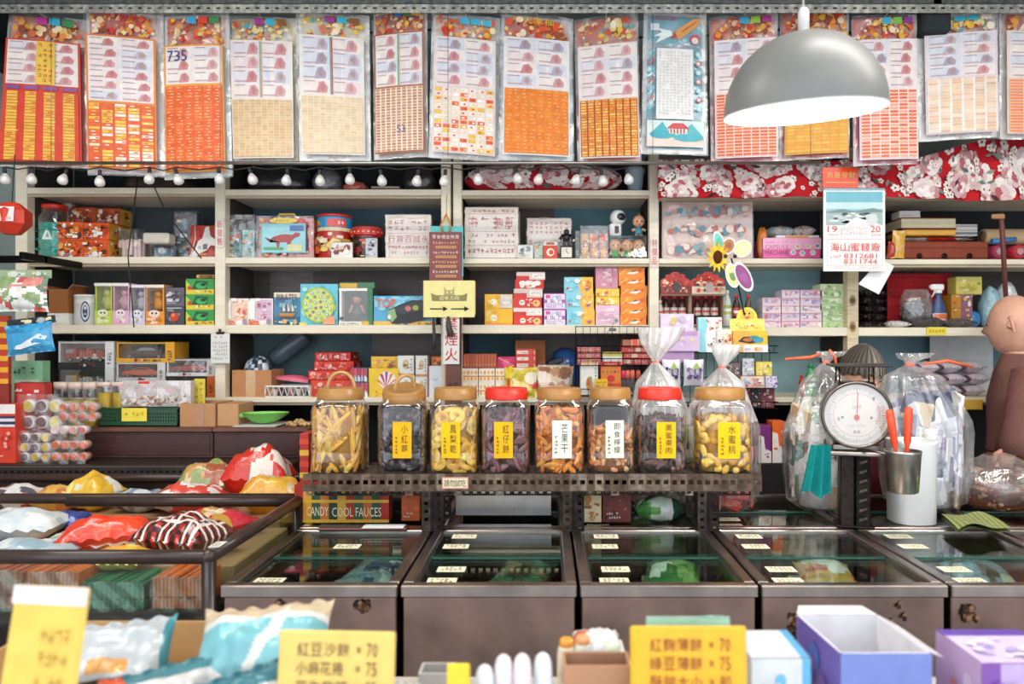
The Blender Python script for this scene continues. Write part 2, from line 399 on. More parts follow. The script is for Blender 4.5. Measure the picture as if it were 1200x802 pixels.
# ================================================================ prize sheets in plastic sleeves
def blend(q, D, dl, dr, bow=.006):
    tl, tr, br, bl=q
    P=[W(*tl, D+dl), W(*tr, D+dr), W(*br, D+dr), W(*bl, D+dl)]
    def fn(u, v, d=0.):
        p=(P[3]*(1-u)+P[2]*u)*(1-v)+(P[0]*(1-u)+P[1]*u)*v
        return p+Vector((0,-d-bow*4*u*(1-u), 0))
    return fn, P
NOTE=['f3e6e2', 'efe0e0', 'e8e2ea', 'f4ebe4']
def sheet(q, D, dl, dr, st, label, seed):
    r=RR(seed); fn, P=blend(q, D, dl, dr)
    base=fn(.5, 0); root=thing('hanging_prize_sheet', base, label, 'prize sheet', 'prize draw sheets hanging from the rail')
    f2=lambda u, v, d=0.: fn(u, v, d)-base
    mb=MB(); th=st.get('th', .012); bc=st['border']
    mb.grid(lambda u, v: f2(u, v), 6, 6, bc, 'card', sm=False)
    mb.grid(lambda u, v: f2(u, v,-th), 6, 6, 'd8d4cc', 'card', sm=False, flip=True)
    for (a, b) in (((0, 0), (1, 0)), ((1, 0), (1, 1)), ((1, 1), (0, 1)), ((0, 1), (0, 0))):
        for k in range(6):
            p=[(a[0]+(b[0]-a[0])*t, a[1]+(b[1]-a[1])*t) for t in (k/6, (k+1)/6)]
            mb.poly([f2(*p[1]), f2(*p[0]), f2(*p[0],-th), f2(*p[1],-th)], 'e9e6df')
    w=(P[1]-P[0]).length; h=(P[0]-P[3]).length
    fc=Fc(mb, f2, w, h)
    m=st.get('m', .03); mv=m*w/h
    st['fn'](fc, m, mv, st, r)
    part(mb, 'sheet_card', root)
    sl=MB(); ph=[r.uniform(0, 6) for _ in range(6)]
    def sf(u, v):
        cr=.0022*(sin(17*u+9*v+ph[0])+sin(31*v-13*u+ph[1])*.7+sin(43*u+3*sin(12*v+ph[2]))*.7)+r.uniform(-.0012, .0012)
        uu, vv=-.02+u*1.04,-.015+v*1.03
        return f2(uu, vv, .008+cr)
    sl.grid(sf, 16, 30, 'ffffff', st.get('film', 'sleeve')); part(sl, 'plastic_sleeve', root, 'crinkled clear plastic sleeve')
    st_=MB(); ztop=WZ(12, 2.99)
    for u in st.get('str', (.5,)):
        a=f2(u, 1.0, .009); b=Vector((a.x, 3.0-base.y, ztop-base.z)); st_.tube([b, a, f2(u, .97, .009)], .0012, 'e8e8e4', 'plastic', 5)
    part(st_, 'hanging_string', root)
    return root
def header(fc, m, mv, v0, pal, r, bgc, n=26, tint=None, txt=None, txc='d9282e'):
    fc.RS(m, v0, 1-m, 1-mv, bgc, 4, 1)
    fc.busy(m, v0, 1-m, 1-mv, pal, n*3, r, .018, .06, 'eeset')
    for i, c in enumerate(tint or []):
        u=.42+i*.17; fc.P([(u, 1-mv*1.6), (u+.13, 1-mv*1.5), (u+.14, 1-mv-.055), (u-.01, 1-mv-.05)], c)
    if txt: fc.TH(txt, .3, 1-mv-.055, .75, 1-mv-.008, txc)
def notes(fc, u0, v0, u1, v1, rows, r, pal=NOTE, red='c9545c', cols=2, grey=.0, mid=None):
    fc.RS(u0, v0, u1, v1, 'f1e9e8', 3, 2)
    cw=(u1-u0)/cols; l0=fc.l+1
    for c in range(cols):
        for j in range(rows):
            y1=v1-(v1-v0)*j/rows; y0=v1-(v1-v0)*(j+1)/rows; a=u0+cw*c+.012; b=u0+cw*(c+1)-.012; fc.l=l0
            g=r.random()<grey
            fc.R(a, y0+.004, b, y1-.003, r.choice(pal) if not g else 'dddfe8')
            cc=mixc('8d83a8' if g else red, 'f0e0e0', r.uniform(.25, .55)); uu=a+(b-a)*r.uniform(.62, .74); fc.P([(uu-cw*.2, y0+.008), (uu+cw*.16, y0+.01), (uu+cw*.2, (y0+y1)/2), (uu+cw*.06, y1-.008), (uu-cw*.1, y1-.016)], cc); fc.E(uu+cw*.02, (y0+y1)/2, cw*.08, (y1-y0)*.3, mixc(cc, '8a3a44', .3), n=8)
            fc.R(a+.02, y1-.014, a+(b-a)*.45, y1-.009, 'b88f95'); fc.R(a+.02, y0+.012, a+(b-a)*.5, y0+.02, 'c9a6ab')
            if g: fc.C(a+(b-a)*.7, (y0+y1)/2, cw*.07, 'b89a8c', n=8)
    if mid: fc.R((u0+u1)/2-.02, v0, (u0+u1)/2, v1, mid[0]); fc.R((u0+u1)/2, v0, (u0+u1)/2+.02, v1, mid[1])
def tabs(fc, u0, v0, u1, v1, cols, rows, bgc, cs, r, gap=.25, accent=None, vgap=.2):
    fc.RS(u0, v0, u1, v1, bgc, 4, 4); cw=(u1-u0)/cols; ch=(v1-v0)/rows; l0=fc.l+1
    for i in range(cols):
        for j in range(rows):
            fc.l=l0; x=u0+cw*i; y=v0+ch*j
            fc.R(x+cw*gap/2, y+ch*vgap/2, x+cw*(1-gap/2), y+ch*(1-vgap/2), jit(r.choice(cs), r, .08))
            if accent and r.random()<.85:
                k=r.uniform(.2, .6); fc.R(x+cw*k, y+ch*.3, x+cw*(k+.3), y+ch*.62, r.choice(accent))
def sA(fc, m, mv, s, r):        # general sheet
    hv=1-s.get('hh', .17); nv=s.get('nv', .47)
    header(fc, m, mv, hv, s['hp'], r, s['hb'], 26, s.get('tint'), s.get('txt'), s.get('txc', 'd9282e'))
    fc.RS(m, mv, 1-m, hv, s.get('bg', s['border']), 3, 4)
    notes(fc, m+s.get('ni', .03), nv, 1-m-s.get('ni', .03), hv-.01, s.get('nr', 4), r, red=s.get('red', 'c9545c'), grey=s.get('grey', .3), mid=s.get('mid'), cols=s.get('nc', 2))
    if s.get('band'):
        for i in range(4): fc.R(m+.04+i*.235, nv-.035, m+.22+i*.235, nv-.012, s['band'])
    tabs(fc, m+.02, mv+.01, 1-m-.02, nv-(.05 if s.get('band') else .015), s['cols'], s['rows'], s['tb'], s['tc'], r, s.get('gap', .2), s.get('ac'), s.get('vg', .2))
    if s.get('pen'): fc.TH(s['pen'],*s['penr'], '3d4a86')
    if s.get('yel'): fc.R(.44, nv, .68, hv-.01, 'f0c54a'); fc.marks(.46, nv+.01, .66, hv-.02, 8, 3, 'c9502e', r)
def sBlue(fc, m, mv, s, r):
    fc.RS(m, mv, 1-m, 1-mv, 'f6d9d2', 3, 4); fc.RS(m*1.8, mv*1.8, 1-m*1.8, 1-mv*1.8, '3fb2c9', 3, 4)
    for k in range(26): fc.L([(r.uniform(.08, .9), r.uniform(.1, .95))]*1+[(r.uniform(.1, .9), r.uniform(.1, .95))], .006, '6cc8d8') if k<6 else fc.C(r.uniform(.1, .9), r.uniform(.1, .95), r.uniform(.01, .025), 'a6dde2', n=7)
    fc.TH('太空火箭', .14, .935, .52, .965, 'd94e57')
    fc.P([(.50, .83), (.56, .80), (.88, .91), (.93, .965), (.80, .955), (.52, .87)], 'e8a35e'); fc.P([(.50, .85), (.44, .84), (.46, .81), (.53, .82)], 'c9442e'); fc.P([(.6, .85), (.84, .93), (.86, .945), (.62, .87)], 'c46a35')
    fc.P([(.46, .83), (.18, .77), (.26, .82), (.14, .82), (.28, .85), (.2, .88), (.44, .86)], 'e9f4f2'); fc.C(.82, .81, .08, 'd8515a'); fc.C(.82, .80, .055, 'eadfd6'); fc.R(.1, .86, .24, .91, 'e6eef0')
    for i in range(7):
        fc.P([(.08, .70-i*.065), (.16, .73-i*.065), (.17, .715-i*.065), (.09, .68-i*.065)], 'e07a86' if i%2 else '8fd6de')
        fc.E(.87, .70-i*.065, .045, .02, 'e5808c' if i%2 else '9fdbe2'); fc.E(.87, .70-i*.065, .025, .011, 'f1ece4')
    fc.RS(.2, .23, .78, .73, 'f3f1ee', 2, 3); fc.marks(.23, .26, .75, .71, 22, 9, 'cfc4c4', r, .9); fc.L([(.06, .745), (.94, .745)], .008, 'e07a7a'); fc.L([(.06, .235), (.94, .235)], .008, 'e07a7a')
    fc.RS(.06, .035, .94, .1, 'f4ded0', 2, 1); fc.RS(.06, .1, .94, .22, 'dfeee9', 2, 1)
    fc.P([(.1, .12), (.3, .21), (.42, .12)], '4fb9c3'); fc.P([(.55, .12), (.75, .2), (.93, .11)], '63c3c9'); fc.E(.3, .12, .2, .03, '4bb3c4'); fc.E(.7, .1, .24, .028, '56b9c8')
    fc.R(.4, .125, .68, .16, 'efe6dc'); fc.P([(.36, .16), (.72, .16), (.62, .2), (.46, .2)], 'd4525a')
    for i in range(5): fc.R(.42+i*.05, .128, .44+i*.05, .158, 'b8474a')
HP=['f2b63c', 'e8562e', 'f7e2b0', 'f6dcc0', 'd93a2a', 'f0933a', 'e8a050', '9a4a34', 'f5c9a0', 'e06a3a', 'f0c878']
HP2=['f4c542', 'e8d080', 'e04c2f', 'd87a5a', 'f7ead0', '5aa8b8', 'f09a3a', 'e9d3a2', 'f0dca0']
S_=[
 (((14, 18), (101, 27), (104, 196), (3, 193)), 3.06, 0, .03, dict(fn=sA, border='d63a24', hp=HP, hb='e0732e', tint=('c43a9a', '35b3cf', '3d9152'), bg='d8412a', nr=4, nv=.53, yel=1, grey=0, band='8a5a9a', cols=4, rows=22, tb='d9432a', tc=['f0bf4a', 'eab440'], gap=.42, ac=['e8c860', 'd9562e'], m=.02), 'red and yellow prize sheet at the far left end of the hanging row'),
 (((101, 10), (191, 19), (193, 206), (105, 203)), 3.04, 0, .02, dict(fn=sA, border='f0eeec', hp=HP, hb='d8452a', txt='大滿足', txc='e02a1e', bg='e88a3e', nr=6, nv=.43, cols=5, rows=19, tb='de6038', tc=['f3c24c', 'f0e6d8', 'e86a3a'], ac=['f4d15a', 'e04a2a', 'f7ede0'], grey=.25, m=.045), 'white bordered prize sheet with red tabs, second in the hanging row'),
 (((193, 20), (268, 18), (272, 206), (196, 209)), 3.05, 0, .0, dict(fn=sA, border='dfeef0', hp=HP, hb='e8702c', tint=('3aa6d0', 'e0442f', '3d8f4d'), bg='f0a040', nr=3, nv=.56, cols=6, rows=28, tb='e2632b', tc=['ec6a2c', 'e85a20', 'f07a38'], ac=['f6b98a'], gap=.16, pen='735', penr=(.1, .70, .42, .765), m=.045, hh=.2), 'prize sheet with bright orange tabs and blue pen figures across its top'),
 (((271, 22), (347, 25), (349, 189), (276, 190)), 3.06, .02, .0, dict(fn=sA, border='e6d9b0', hp=HP2, hb='e6c25c', tint=('a23c8f', '35b3cf', '8d5a2c'), bg='efe6da', nr=4, nv=.43, cols=10, rows=20, tb='f0e2cc', tc=['e3c193', 'dcb584'], gap=.1, vg=.12, m=.02, grey=.5, film='sleeve_glare', mid=('6fb7a8', 'e0a080')), 'beige prize sheet with tan tabs and a heavily crinkled sleeve'),
 (((349, 14), (432, 22), (434, 188), (353, 187)), 3.05, 0, .02, dict(fn=sA, border='f3f1ee', hp=HP2, hb='ecd67c', tint=('a23c8f', '35b3cf', '8d5a2c'), bg='efe6da', nr=4, nv=.43, cols=10, rows=20, tb='f4ead9', tc=['ead2ad', 'e6caa2'], gap=.1, vg=.12, m=.045, grey=.6, film='sleeve_glare', mid=('35b0b0', 'd8512e')), 'pale prize sheet with cream tabs inside a wide white border'),
 (((438, 17), (500, 10), (501, 182), (440, 186)), 3.09, 0,-.02, dict(fn=sA, border='f0ece6', hp=HP, hb='d2402a', tint=('3a7fc0', '3d9152', 'f0b83a'), bg='b56a4a', nr=4, nv=.47, cols=9, rows=22, tb='f0ddc8', tc=['c48a66', 'b9805e', 'd09a74'], gap=.3, vg=.3, m=.035, grey=.5, mid=('35b0a0', 'e0b040'), pen='53', penr=(.45, .15, .62, .20)), 'narrow prize sheet with brown ticked tabs turned slightly sideways'),
 (((508, 17), (585, 25), (584, 189), (504, 183)), 3.05, 0, .02, dict(fn=sA, border='f1efec', hp=HP, hb='e88a34', tint=('41b4d6', '41b4d6', '58bcd8'), bg='e8ddd8', nr=4, nv=.49, cols=7, rows=14, tb='f0d8cc', tc=['e8673a', 'f2e4d6', 'efc04e', 'f4ece6'], ac=['e2452a', 'f3d15e', 'ffffff'], m=.04, grey=.4, film='sleeve_glare'), 'prize sheet of mixed red, white and yellow tabs, seventh in the row'),
 (((588, 17), (670, 25), (671, 190), (586, 186)), 3.04, 0, .02, dict(fn=sA, border='d4e4e8', hp=HP, hb='d9402c', txt='大家抽', txc='f3c63a', bg='ece6e6', nr=4, nv=.49, cols=8, rows=18, tb='ee8326', tc=['f08a2c', 'ee8022'], ac=['f3b074', 'f2a866'], gap=.05, vg=.05, m=.04, grey=.5), 'prize sheet with a solid orange lower half and pale blue border'),
 (((674, 27), (746, 18), (750, 188), (678, 190)), 3.06, .02,-.02, dict(fn=sA, border='d8452f', hp=HP2, hb='e0603a', bg='ece0dc', nr=4, nv=.43, cols=8, rows=20, tb='b8432a', tc=['ee9a30', 'f0a83c', 'f3c060'], ac=['f4d070', 'e06a2a'], gap=.22, m=.02, grey=.1, hh=.2), 'red edged prize sheet with rows of golden orange tabs'),
 (((755, 14), (826, 18), (828, 181), (752, 179)), 3.05, 0, .0, dict(fn=sBlue, border='e9f0ee', m=.03), 'turquoise prize sheet showing a rocket over a white list'),
 (((832, 24), (909, 18), (911, 188), (834, 191)), 3.06, .02, .0, dict(fn=sA, border='dc3f6a', hp=HP, hb='e8742e', tint=('3aa6c8', '9ac04a', 'b03a8a'), bg='efe4e0', nr=4, nv=.47, cols=7, rows=20, tb='f3d6c6', tc=['ea5f34', 'e8683c', 'ee7848'], gap=.12, vg=.3, m=.03, grey=.2, ac=None), 'pink edged prize sheet with orange tabs partly behind the lamp, left side'),
 (((915, 17), (992, 11), (993, 183), (914, 187)), 3.07, .02, .0, dict(fn=sA, border='d93d24', hp=HP, hb='e2582c', bg='e8b04a', nr=4, nv=.47, cols=7, rows=18, tb='e79a4a', tc=['ebb23c', 'f0bc46', 'e8a636'], gap=.12, vg=.3, m=.03, grey=0), 'red and gold prize sheet mostly hidden behind the lamp dome'),
 (((999, 22), (1072, 20), (1074, 191), (1001, 193)), 3.05, 0, .0, dict(fn=sA, border='cf2f5c', hp=HP, hb='e0562c', tint=('3ab0c8', '7ac04a', '8a3a8a'), bg='eadfe4', nr=4, nv=.5, cols=6, rows=20, tb='f3dcd2', tc=['ea6a42', 'e87248', 'f0a890'], gap=.14, vg=.3, m=.035, grey=.2), 'magenta edged prize sheet just right of the lamp with a shiny lower end'),
 (((1074, 22), (1166, 14), (1168, 160), (1077, 165)), 3.06, .02,-.01, dict(fn=sA, border='f3f0ee', hp=HP2, hb='e79a70', tint=('3ab0c8', '3ab0c8', 'e8d8c8'), bg='ead6dc', nr=4, nv=.48, cols=6, rows=18, tb='f4ece6', tc=['eecdae', 'f1d8c4', 'e9bf9c'], gap=.2, vg=.15, m=.04, grey=.6, film='sleeve_glare'), 'wide white prize sheet with faded peach tabs near the right end'),
 (((1171, 14), (1262, 18), (1262, 164), (1172, 162)), 3.06, 0, .0, dict(fn=sA, border='f0e9e4', hp=HP, hb='d8432c', bg='ecd8cc', nr=4, nv=.46, cols=5, rows=18, tb='f2d2c0', tc=['ee8a5a', 'ee9468'], gap=.08, vg=.25, m=.03, grey=.5), 'last prize sheet at the right end of the hanging row, cut by the frame'),
]
for i, (q, D, dl, dr, st, lab) in enumerate(S_):
    sheet(q, D, dl, dr, st, lab, 40+i)

# ================================================================ rod with clear bulbs
DR=2.97
def rod():
    root=thing('hanging_rod', W(470, 190, DR), 'thin grey metal rod running under the row of prize sheets', 'rod')
    o=root.location
    mb=MB(); mb.tube([W(-40, 191, DR)-o, W(962, 191, DR)-o], .007, 'a9a6a2', 'metal', 8); part(mb, 'bar', root)
    mb=MB()
    for x in (60, 258, 525, 765, 950): mb=MB(); mb.tube([W(x, 190, DR)-o, W(x, 12, 2.99)-o], .0012, '8c8c8c', 'metal', 4); part(mb, 'hanger_wire', root)
rod()
def lights():
    root=thing('hanging_bulb_string', W(300, 196, DR), 'string of small clear round bulbs strung below the rod', 'string lights'); o=root.location
    xs=[6, 37, 75, 117, 175, 208, 257, 295, 336, 375, 410, 447, 489, 521, 560, 606, 632, 676, 706, 736]
    mb=MB(); pts=[]
    for i, x in enumerate(xs):
        pts.append(W(x, 196, DR)-o)
        if i<len(xs)-1: pts.append(W((x+xs[i+1])/2, 198.5+R.uniform(0, 2), DR)-o)
    mb.tube(pts, .0028, '1b1b1d', 'rubber', 5); part(mb, 'cord', root)
    bm=MB(); bm.lathe([(.006, .012), (.012, .004), (.0175,-.006), (.02,-.016), (.0175,-.027), (.009,-.033), (.0005,-.0345)], 'e8e8e6', 'bulbglass', 12, cap0=False, cap1=False)
    bm.sphere((0, 0,-.016), .006, 'd8d2c8', 'plastic', 6, 5)
    sk=MB(); sk.lathe([(.004, .036), (.0075, .032), (.0075, .012), (.006, .010)], '26262a', 'rubber', 10)
    me=bm.build('bulb', root); ms=sk.build('bulb_socket', me)
    for i, x in enumerate(xs):
        y=196+R.uniform(0, 3)
        if i==0: b=me
        else:
            b=me.copy(); COL.objects.link(b); s2=ms.copy(); COL.objects.link(s2); s2.parent=b
        b.location=W(x, y, DR)-o-Vector((0, 0, .036)); b.rotation_euler=(R.uniform(-.3, .3), R.uniform(-.3, .3), 0)
lights()
for (a, b, c, lab) in (((163, 196), (150, 300), (157, 384), 'thin black cord dangling in front of the leftmost shelf bay'), ((170, 196), (195, 250), (236, 303), 'thin black cord slanting down to the red guitar pack')):
    p=[W(*q, 3.2) for q in (a, b, c)]; mb=MB(); mb.tube([q-p[2] for q in (p[0], p[0].lerp(p[1], .6), p[1], p[1].lerp(p[2], .6), p[2])], .003, '1a1a1c', 'rubber', 6); single(mb, 'hanging_cable', p[2], lab, 'cable')

# ================================================================ dome lamp
def lamp():
    D=1.8; c=W(942, 131, D); root=thing('pendant_lamp', c, 'matte grey dome pendant lamp with glowing white underside', 'lamp', rot=(math.radians(8), math.radians(-3.0), 0))
    r=.193; mb=MB(); n=12
    prof=[(r*cos(PI/2*k/n)+.0005, r*sin(PI/2*k/n)*.98) for k in range(n+1)]
    mb.lathe(prof, '7c7c7a', 'lampshade', 48, cap0=False, cap1=True)
    mb.lathe([(r-.0003,-.004), (r+.0015, 0)], 'd8d8d6', 'enamel', 48, cap0=False, cap1=False)
    part(mb, 'lamp_shade', root)
    mb=MB(); prof=[((r-.003)*cos(PI/2*k/n)+.0005, (r-.003)*sin(PI/2*k/n)*.97) for k in range(n+1)]
    b=len(mb.f); mb.lathe(prof[::-1], 'ffffff', 'enamel', 48, cap0=True, cap1=False)
    mb.f[b:]=[f[::-1] for f in mb.f[b:]]
    mb.lathe([(r-.003, 0), (r-.0003,-.004)], 'f4f4f4', 'enamel', 48, cap0=False, cap1=False); part(mb, 'reflector', root, 'white enamel inside of the dome')
    mb=MB(); mb.sphere((0, 0, .075), .032, 'fff4e4', 'bulb', 16, 10, (1, 1, 1.15)); mb.lathe([(.018, .11), (.02, .15), (.016, .19)], 'f0f0ee', 'enamel', 14); part(mb, 'light_bulb', root)
    mb=MB(); mb.lathe([(.0135, .19), (.0135, .235), (.008, .245), (.004, .246)], 'd9d9d8', 'plastic', 14); part(mb, 'lamp_socket', root)
    mb=MB(); cd=MB(); cd.tube([Vector((0, 0, .24)), Vector((-.006, .02, .6)), Vector((.055,-.14, 1.02))], .0028, 'cfc6b8', 'rubber', 6); part(cd, 'lamp_cord', root)
    l=bpy.data.lights.new('lamp_glow', 'POINT'); l.energy=LAMPW; l.shadow_soft_size=.03; l.color=(1, .96, .9)
    o=bpy.data.objects.new('lamp_glow', l); COL.objects.link(o); o.parent=root; o.location=(0, 0, .035)
lamp()

# ================================================================ wall shelving
ZA, ZB, ZC, ZD=WZ(222, DS), WZ(302, DS), WZ(382, DS), WZ(467, DS)
CREAM='e6dcc6'
def bay(x0, x1, up, rows, backs, label, bx=()):
    xc=WX((x0+x1)/2, DS); root=thing('wall_shelf_unit', (xc, DS, 0), label, 'shelves', 'bays of the wall shelving')
    for (a, b, m, c) in up:
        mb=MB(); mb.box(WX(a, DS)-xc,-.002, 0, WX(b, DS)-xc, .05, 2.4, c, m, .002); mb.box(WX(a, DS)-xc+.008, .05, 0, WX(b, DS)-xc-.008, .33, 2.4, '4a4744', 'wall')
        if m=='wood':
            fc=Fc.flat(mb, (WX(a, DS)-xc,-.0025, 0), (WX(b, DS)-WX(a, DS), 0, 0), (0, 0, 2.4), 'wood')
            for z in (.66, .71, .575): fc.E(.45, z, .22, .006, '6a4a30', n=9); fc.E(.45, z, .34, .011, 'a98a62', n=9, l=1)
        part(mb, 'upright', root)
    a, b=WX(x0, DS)-xc, WX(x1, DS)-xc
    for (y0, y1) in rows:
        z1=WZ(y0, DS); z0=WZ(y1, DS); mb=MB(); mb.box(a, 0, z0, b, .33, z1, CREAM, 'board', .002)
        if y1-y0<9: mb.box(a, .012, z0-.012, b, .028, z0, 'b5a78c', 'board')
        part(mb, 'shelf_board', root)
    mb=MB(); zs=[2.4]+[WZ(y, DS) for y, _ in rows]+[0]
    for i, bc in enumerate(backs):
        if isinstance(bc, str): bc=[(0, 1, bc)]
        for (u, v, c) in bc: mb.box(a+(b-a)*u, .33, zs[i+1], a+(b-a)*v, .345, zs[i], c, 'darkwood' if int(c[:2], 16)>int(c[4:], 16) else 'wall')
    part(mb, 'back_panel', root)
UP=lambda a, b: (a, b, 'board', CREAM)
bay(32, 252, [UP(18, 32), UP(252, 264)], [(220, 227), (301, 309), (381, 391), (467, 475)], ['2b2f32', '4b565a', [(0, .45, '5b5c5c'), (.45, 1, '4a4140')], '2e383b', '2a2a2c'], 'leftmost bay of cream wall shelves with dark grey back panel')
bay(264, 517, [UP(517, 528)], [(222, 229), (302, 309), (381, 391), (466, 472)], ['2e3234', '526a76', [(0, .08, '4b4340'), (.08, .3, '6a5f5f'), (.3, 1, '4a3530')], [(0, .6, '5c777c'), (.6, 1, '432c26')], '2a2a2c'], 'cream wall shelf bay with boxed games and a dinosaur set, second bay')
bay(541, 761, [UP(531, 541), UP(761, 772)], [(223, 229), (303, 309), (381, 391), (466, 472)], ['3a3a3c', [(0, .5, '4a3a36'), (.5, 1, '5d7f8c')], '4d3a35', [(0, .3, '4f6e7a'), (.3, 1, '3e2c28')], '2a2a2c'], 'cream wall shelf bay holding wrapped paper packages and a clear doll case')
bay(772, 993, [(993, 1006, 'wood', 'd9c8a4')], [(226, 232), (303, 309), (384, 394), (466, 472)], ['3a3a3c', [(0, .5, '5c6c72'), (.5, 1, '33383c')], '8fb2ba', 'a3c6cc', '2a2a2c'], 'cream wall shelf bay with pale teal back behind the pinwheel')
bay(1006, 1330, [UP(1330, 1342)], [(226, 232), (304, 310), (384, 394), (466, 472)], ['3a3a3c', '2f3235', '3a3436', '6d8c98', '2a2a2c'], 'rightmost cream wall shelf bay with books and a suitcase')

# ================================================================ floral cloth banner
def floral(fc, n, r, u0=0., u1=1., v0=0., v1=1., big=.05, only=None):
    k=fc.w/fc.h
    for i in range(n):
        u=r.uniform(u0, u1); v=r.uniform(v0, v1); t=r.random(); s=big*r.uniform(.6, 1.1)
        cl=lambda a, b: (min(u1, max(u0, a)), min(v1, max(v0, b)))
        def disc(cx, cy, q, c, nn=8, l=None): fc.P([cl(cx+q*cos(2*PI*j/nn), cy+q*k*sin(2*PI*j/nn)) for j in range(nn)], c, l)
        fc.l=1+(i%12)*4
        if t<.3:
            l=fc.l+1
            for j in range(7): a=2*PI*j/7+s*99; disc(u+s*.62*cos(a), v+s*.62*k*sin(a), s*.42, r.choice(['e9dad6', 'f1e6e0', 'd9b9b8', 'c98e92']), 8, l+j%2)
            fc.l=l+2
            for j in range(5): a=2*PI*j/5+s*50; disc(u+s*.3*cos(a), v+s*.3*k*sin(a), s*.26, r.choice(['f4ece6', 'e0c2c0', 'b8666c']), 7)
        elif t<.7:
            for j in range(5): a=2*PI*j/5+s*70; disc(u+s*.25*cos(a), v+s*.25*k*sin(a), s*.17, r.choice(['efe3dc', 'f6efe8']), 6, fc.l+1)
            fc.l += 1; disc(u, v, s*.09, 'b04a4a', 6)
        else:
            a=r.uniform(0, 6.28)
            fc.P([cl(u+s*.5*(cos(a)*p-sin(a)*q), v+s*.5*k*(sin(a)*p+cos(a)*q)) for p, q in ((-1, 0), (0, .35), (1, 0), (0,-.35))], r.choice(['6f8a80', '8a9a90', '5a6a66', '59343a']))
def banner():
    D=3.2; r=RR(3)
    def bot(u): return 233+1.5*sin(u*9)+(3.5*sin((u-.5)*6.3) if u>.5 else 0)
    def top(u): return 188 if u<.62 else 188-24*min(1, (u-.62)*6)
    base=W(990, 232, D)
    def fn(u, v, d=0.):
        x=771+u*480; y=bot(u)*(1-v)+top(u)*v
        yy=D-d+.012*sin(u*34)*(1-v*.6)+.008*sin(u*71+3*v)-.04*(1-v)*(u>.0)
        return Vector((WX(x, D), yy, WZ(y, D)))-base
    mb=MB(); mb.grid(lambda u, v: fn(u, v), 90, 5, 'c3272f', 'fabric'); mb.grid(lambda u, v: fn(u, v,-.002), 90, 5, 'a8262c', 'fabric', flip=True)
    fc=Fc(mb, fn, 480*D/F, 50*D/F, 'fabric'); fc.l=1; floral(fc, 330, r, big=.026)
    single(mb, 'hanging_cloth_banner', base, 'long red cloth banner with white peony flowers hung across the right shelves', 'banner')
banner()
mb=MB(); cx, z0, w_, h_=span(964, 1006, 196, 222, 3.12)
mb.box(-w_/2, 0, 0, w_/2, .004, h_, 'e84a1c', 'gloss', .001)
fc=Fc.flat(mb, (-w_/2,-.001, 0), (w_, 0, 0), (0, 0, h_), 'gloss'); fc.TH('恭喜發財', .1, .5, .92, .78, 'e8c35a'); fc.L([(.08, .3), (.92, .3)], .03, 'f0a050')
single(mb, 'hanging_notice', (cx, 3.12, z0), 'small bright orange paper sign over the calendar on the floral banner', 'sign')
# ================================================================ generic goods
def cyl(mb, r, h, m='card', z0=0., sq=2., c=(0, 0), step=.0004, sweep=PI):
    """printable front of an upright cylinder; u runs left to right over the visible half"""
    def fn(u, v, d=0.):
        a=-PI/2-sweep/2+sweep*u; ca, sa=cos(a), sin(a); k=(abs(ca)**sq+abs(sa)**sq)**(-1/sq)
        return Vector((c[0]+(r*k+d)*ca, c[1]+(r*k+d)*sa, z0+h*v))
    return Fc(mb, fn, r*sweep, h, m, step)
def busyart(pal, n, seed, bg=None, top=None, txt=None, tc='ffffff', side=None, lo=.06, hi=.2, kinds='eert', tr=(.15, .3, .85, .6), bands=None):
    def art(p):
        r=RR(seed); f=p['front']
        if bg: f.fill(bg)
        for (v0, v1, c) in bands or []: f.R(0, v0, 1, v1, c)
        f.busy(.02, .03, .98, .97, pal, n, r, lo, hi, kinds)
        if txt:
            f.T(txt,*tr, tc) if len(txt)<2 or ord(txt[0])<999 else f.TH(txt,*tr, tc)
        else: f.marks(.12, .1, .62, .3, 2, 6, tc, r)
        for s in ('left', 'right'):
            if side: p[s].fill(side)
            p[s].busy(.05, .1, .95, .9, pal, max(3, n // 3), r, lo, hi, kinds)
        p['top'].fill(top or bg or pal[0]); p['top'].busy(.05, .1, .95, .9, pal, max(3, n // 3), r, lo, hi, kinds)
    return art
def tin(name, x0, x1, y0, D, zb, bands, lid, label, cat='tin', art=None, lidh=.012, m='gloss', group=None):
    cx, z, w, h=span(x0, x1, y0, 0, D, zb); r=w/2
    root=thing(name, (cx, D+r, zb), label, cat, group)
    mb=MB(); prof=[(r*.97, 0, bands[0][1])]; 
    for (v, c) in bands: prof.append((r, max(.001, v*(h-lidh)), c))
    prof.append((r, h-lidh, bands[-1][1])); mb.lathe(prof, bands[0][1], m, 28)
    if art: art(cyl(mb, r, h-lidh, m))
    part(mb, 'tin_body', root)
    mb=MB(); mb.lathe([(r*1.03, h-lidh), (r*1.03, h-.003), (r*.98, h), (r*.9, h), (r*.88, h-.004)], lid, 'gloss', 28); part(mb, 'lid', root)
    return root
def bottle(x, y0, D, zb, wpx, cap, liquid, lab, label, group, lab2=None):
    cx=WX(x, D); h=WZ(y0, D)-zb; r=wpx*D/F/2; root=thing('drink_bottle', (cx, D+r, zb), label, 'bottle', group)
    mb=MB(); mb.lathe([(r*.85, 0), (r, .01*h), (r, .3*h), (r*.93, .4*h), (r, .5*h), (r, .62*h), (r*.8, .74*h), (r*.42, .86*h), (r*.36, .9*h)], liquid, 'jelly', 16)
    f=cyl(mb, r*1.01, .26*h, 'gloss', .32*h); f.RS(0, 0, 1, 1, lab, 6, 1); f.RS(.2, .35, .8, .65, lab2 or 'f4f0ec', 4, 1)
    part(mb, 'bottle_body', root); mb=MB(); mb.lathe([(r*.5, .885*h), (r*.5, .985*h), (r*.4, h)], cap, 'plastic', 14); part(mb, 'cap', root)
    return root
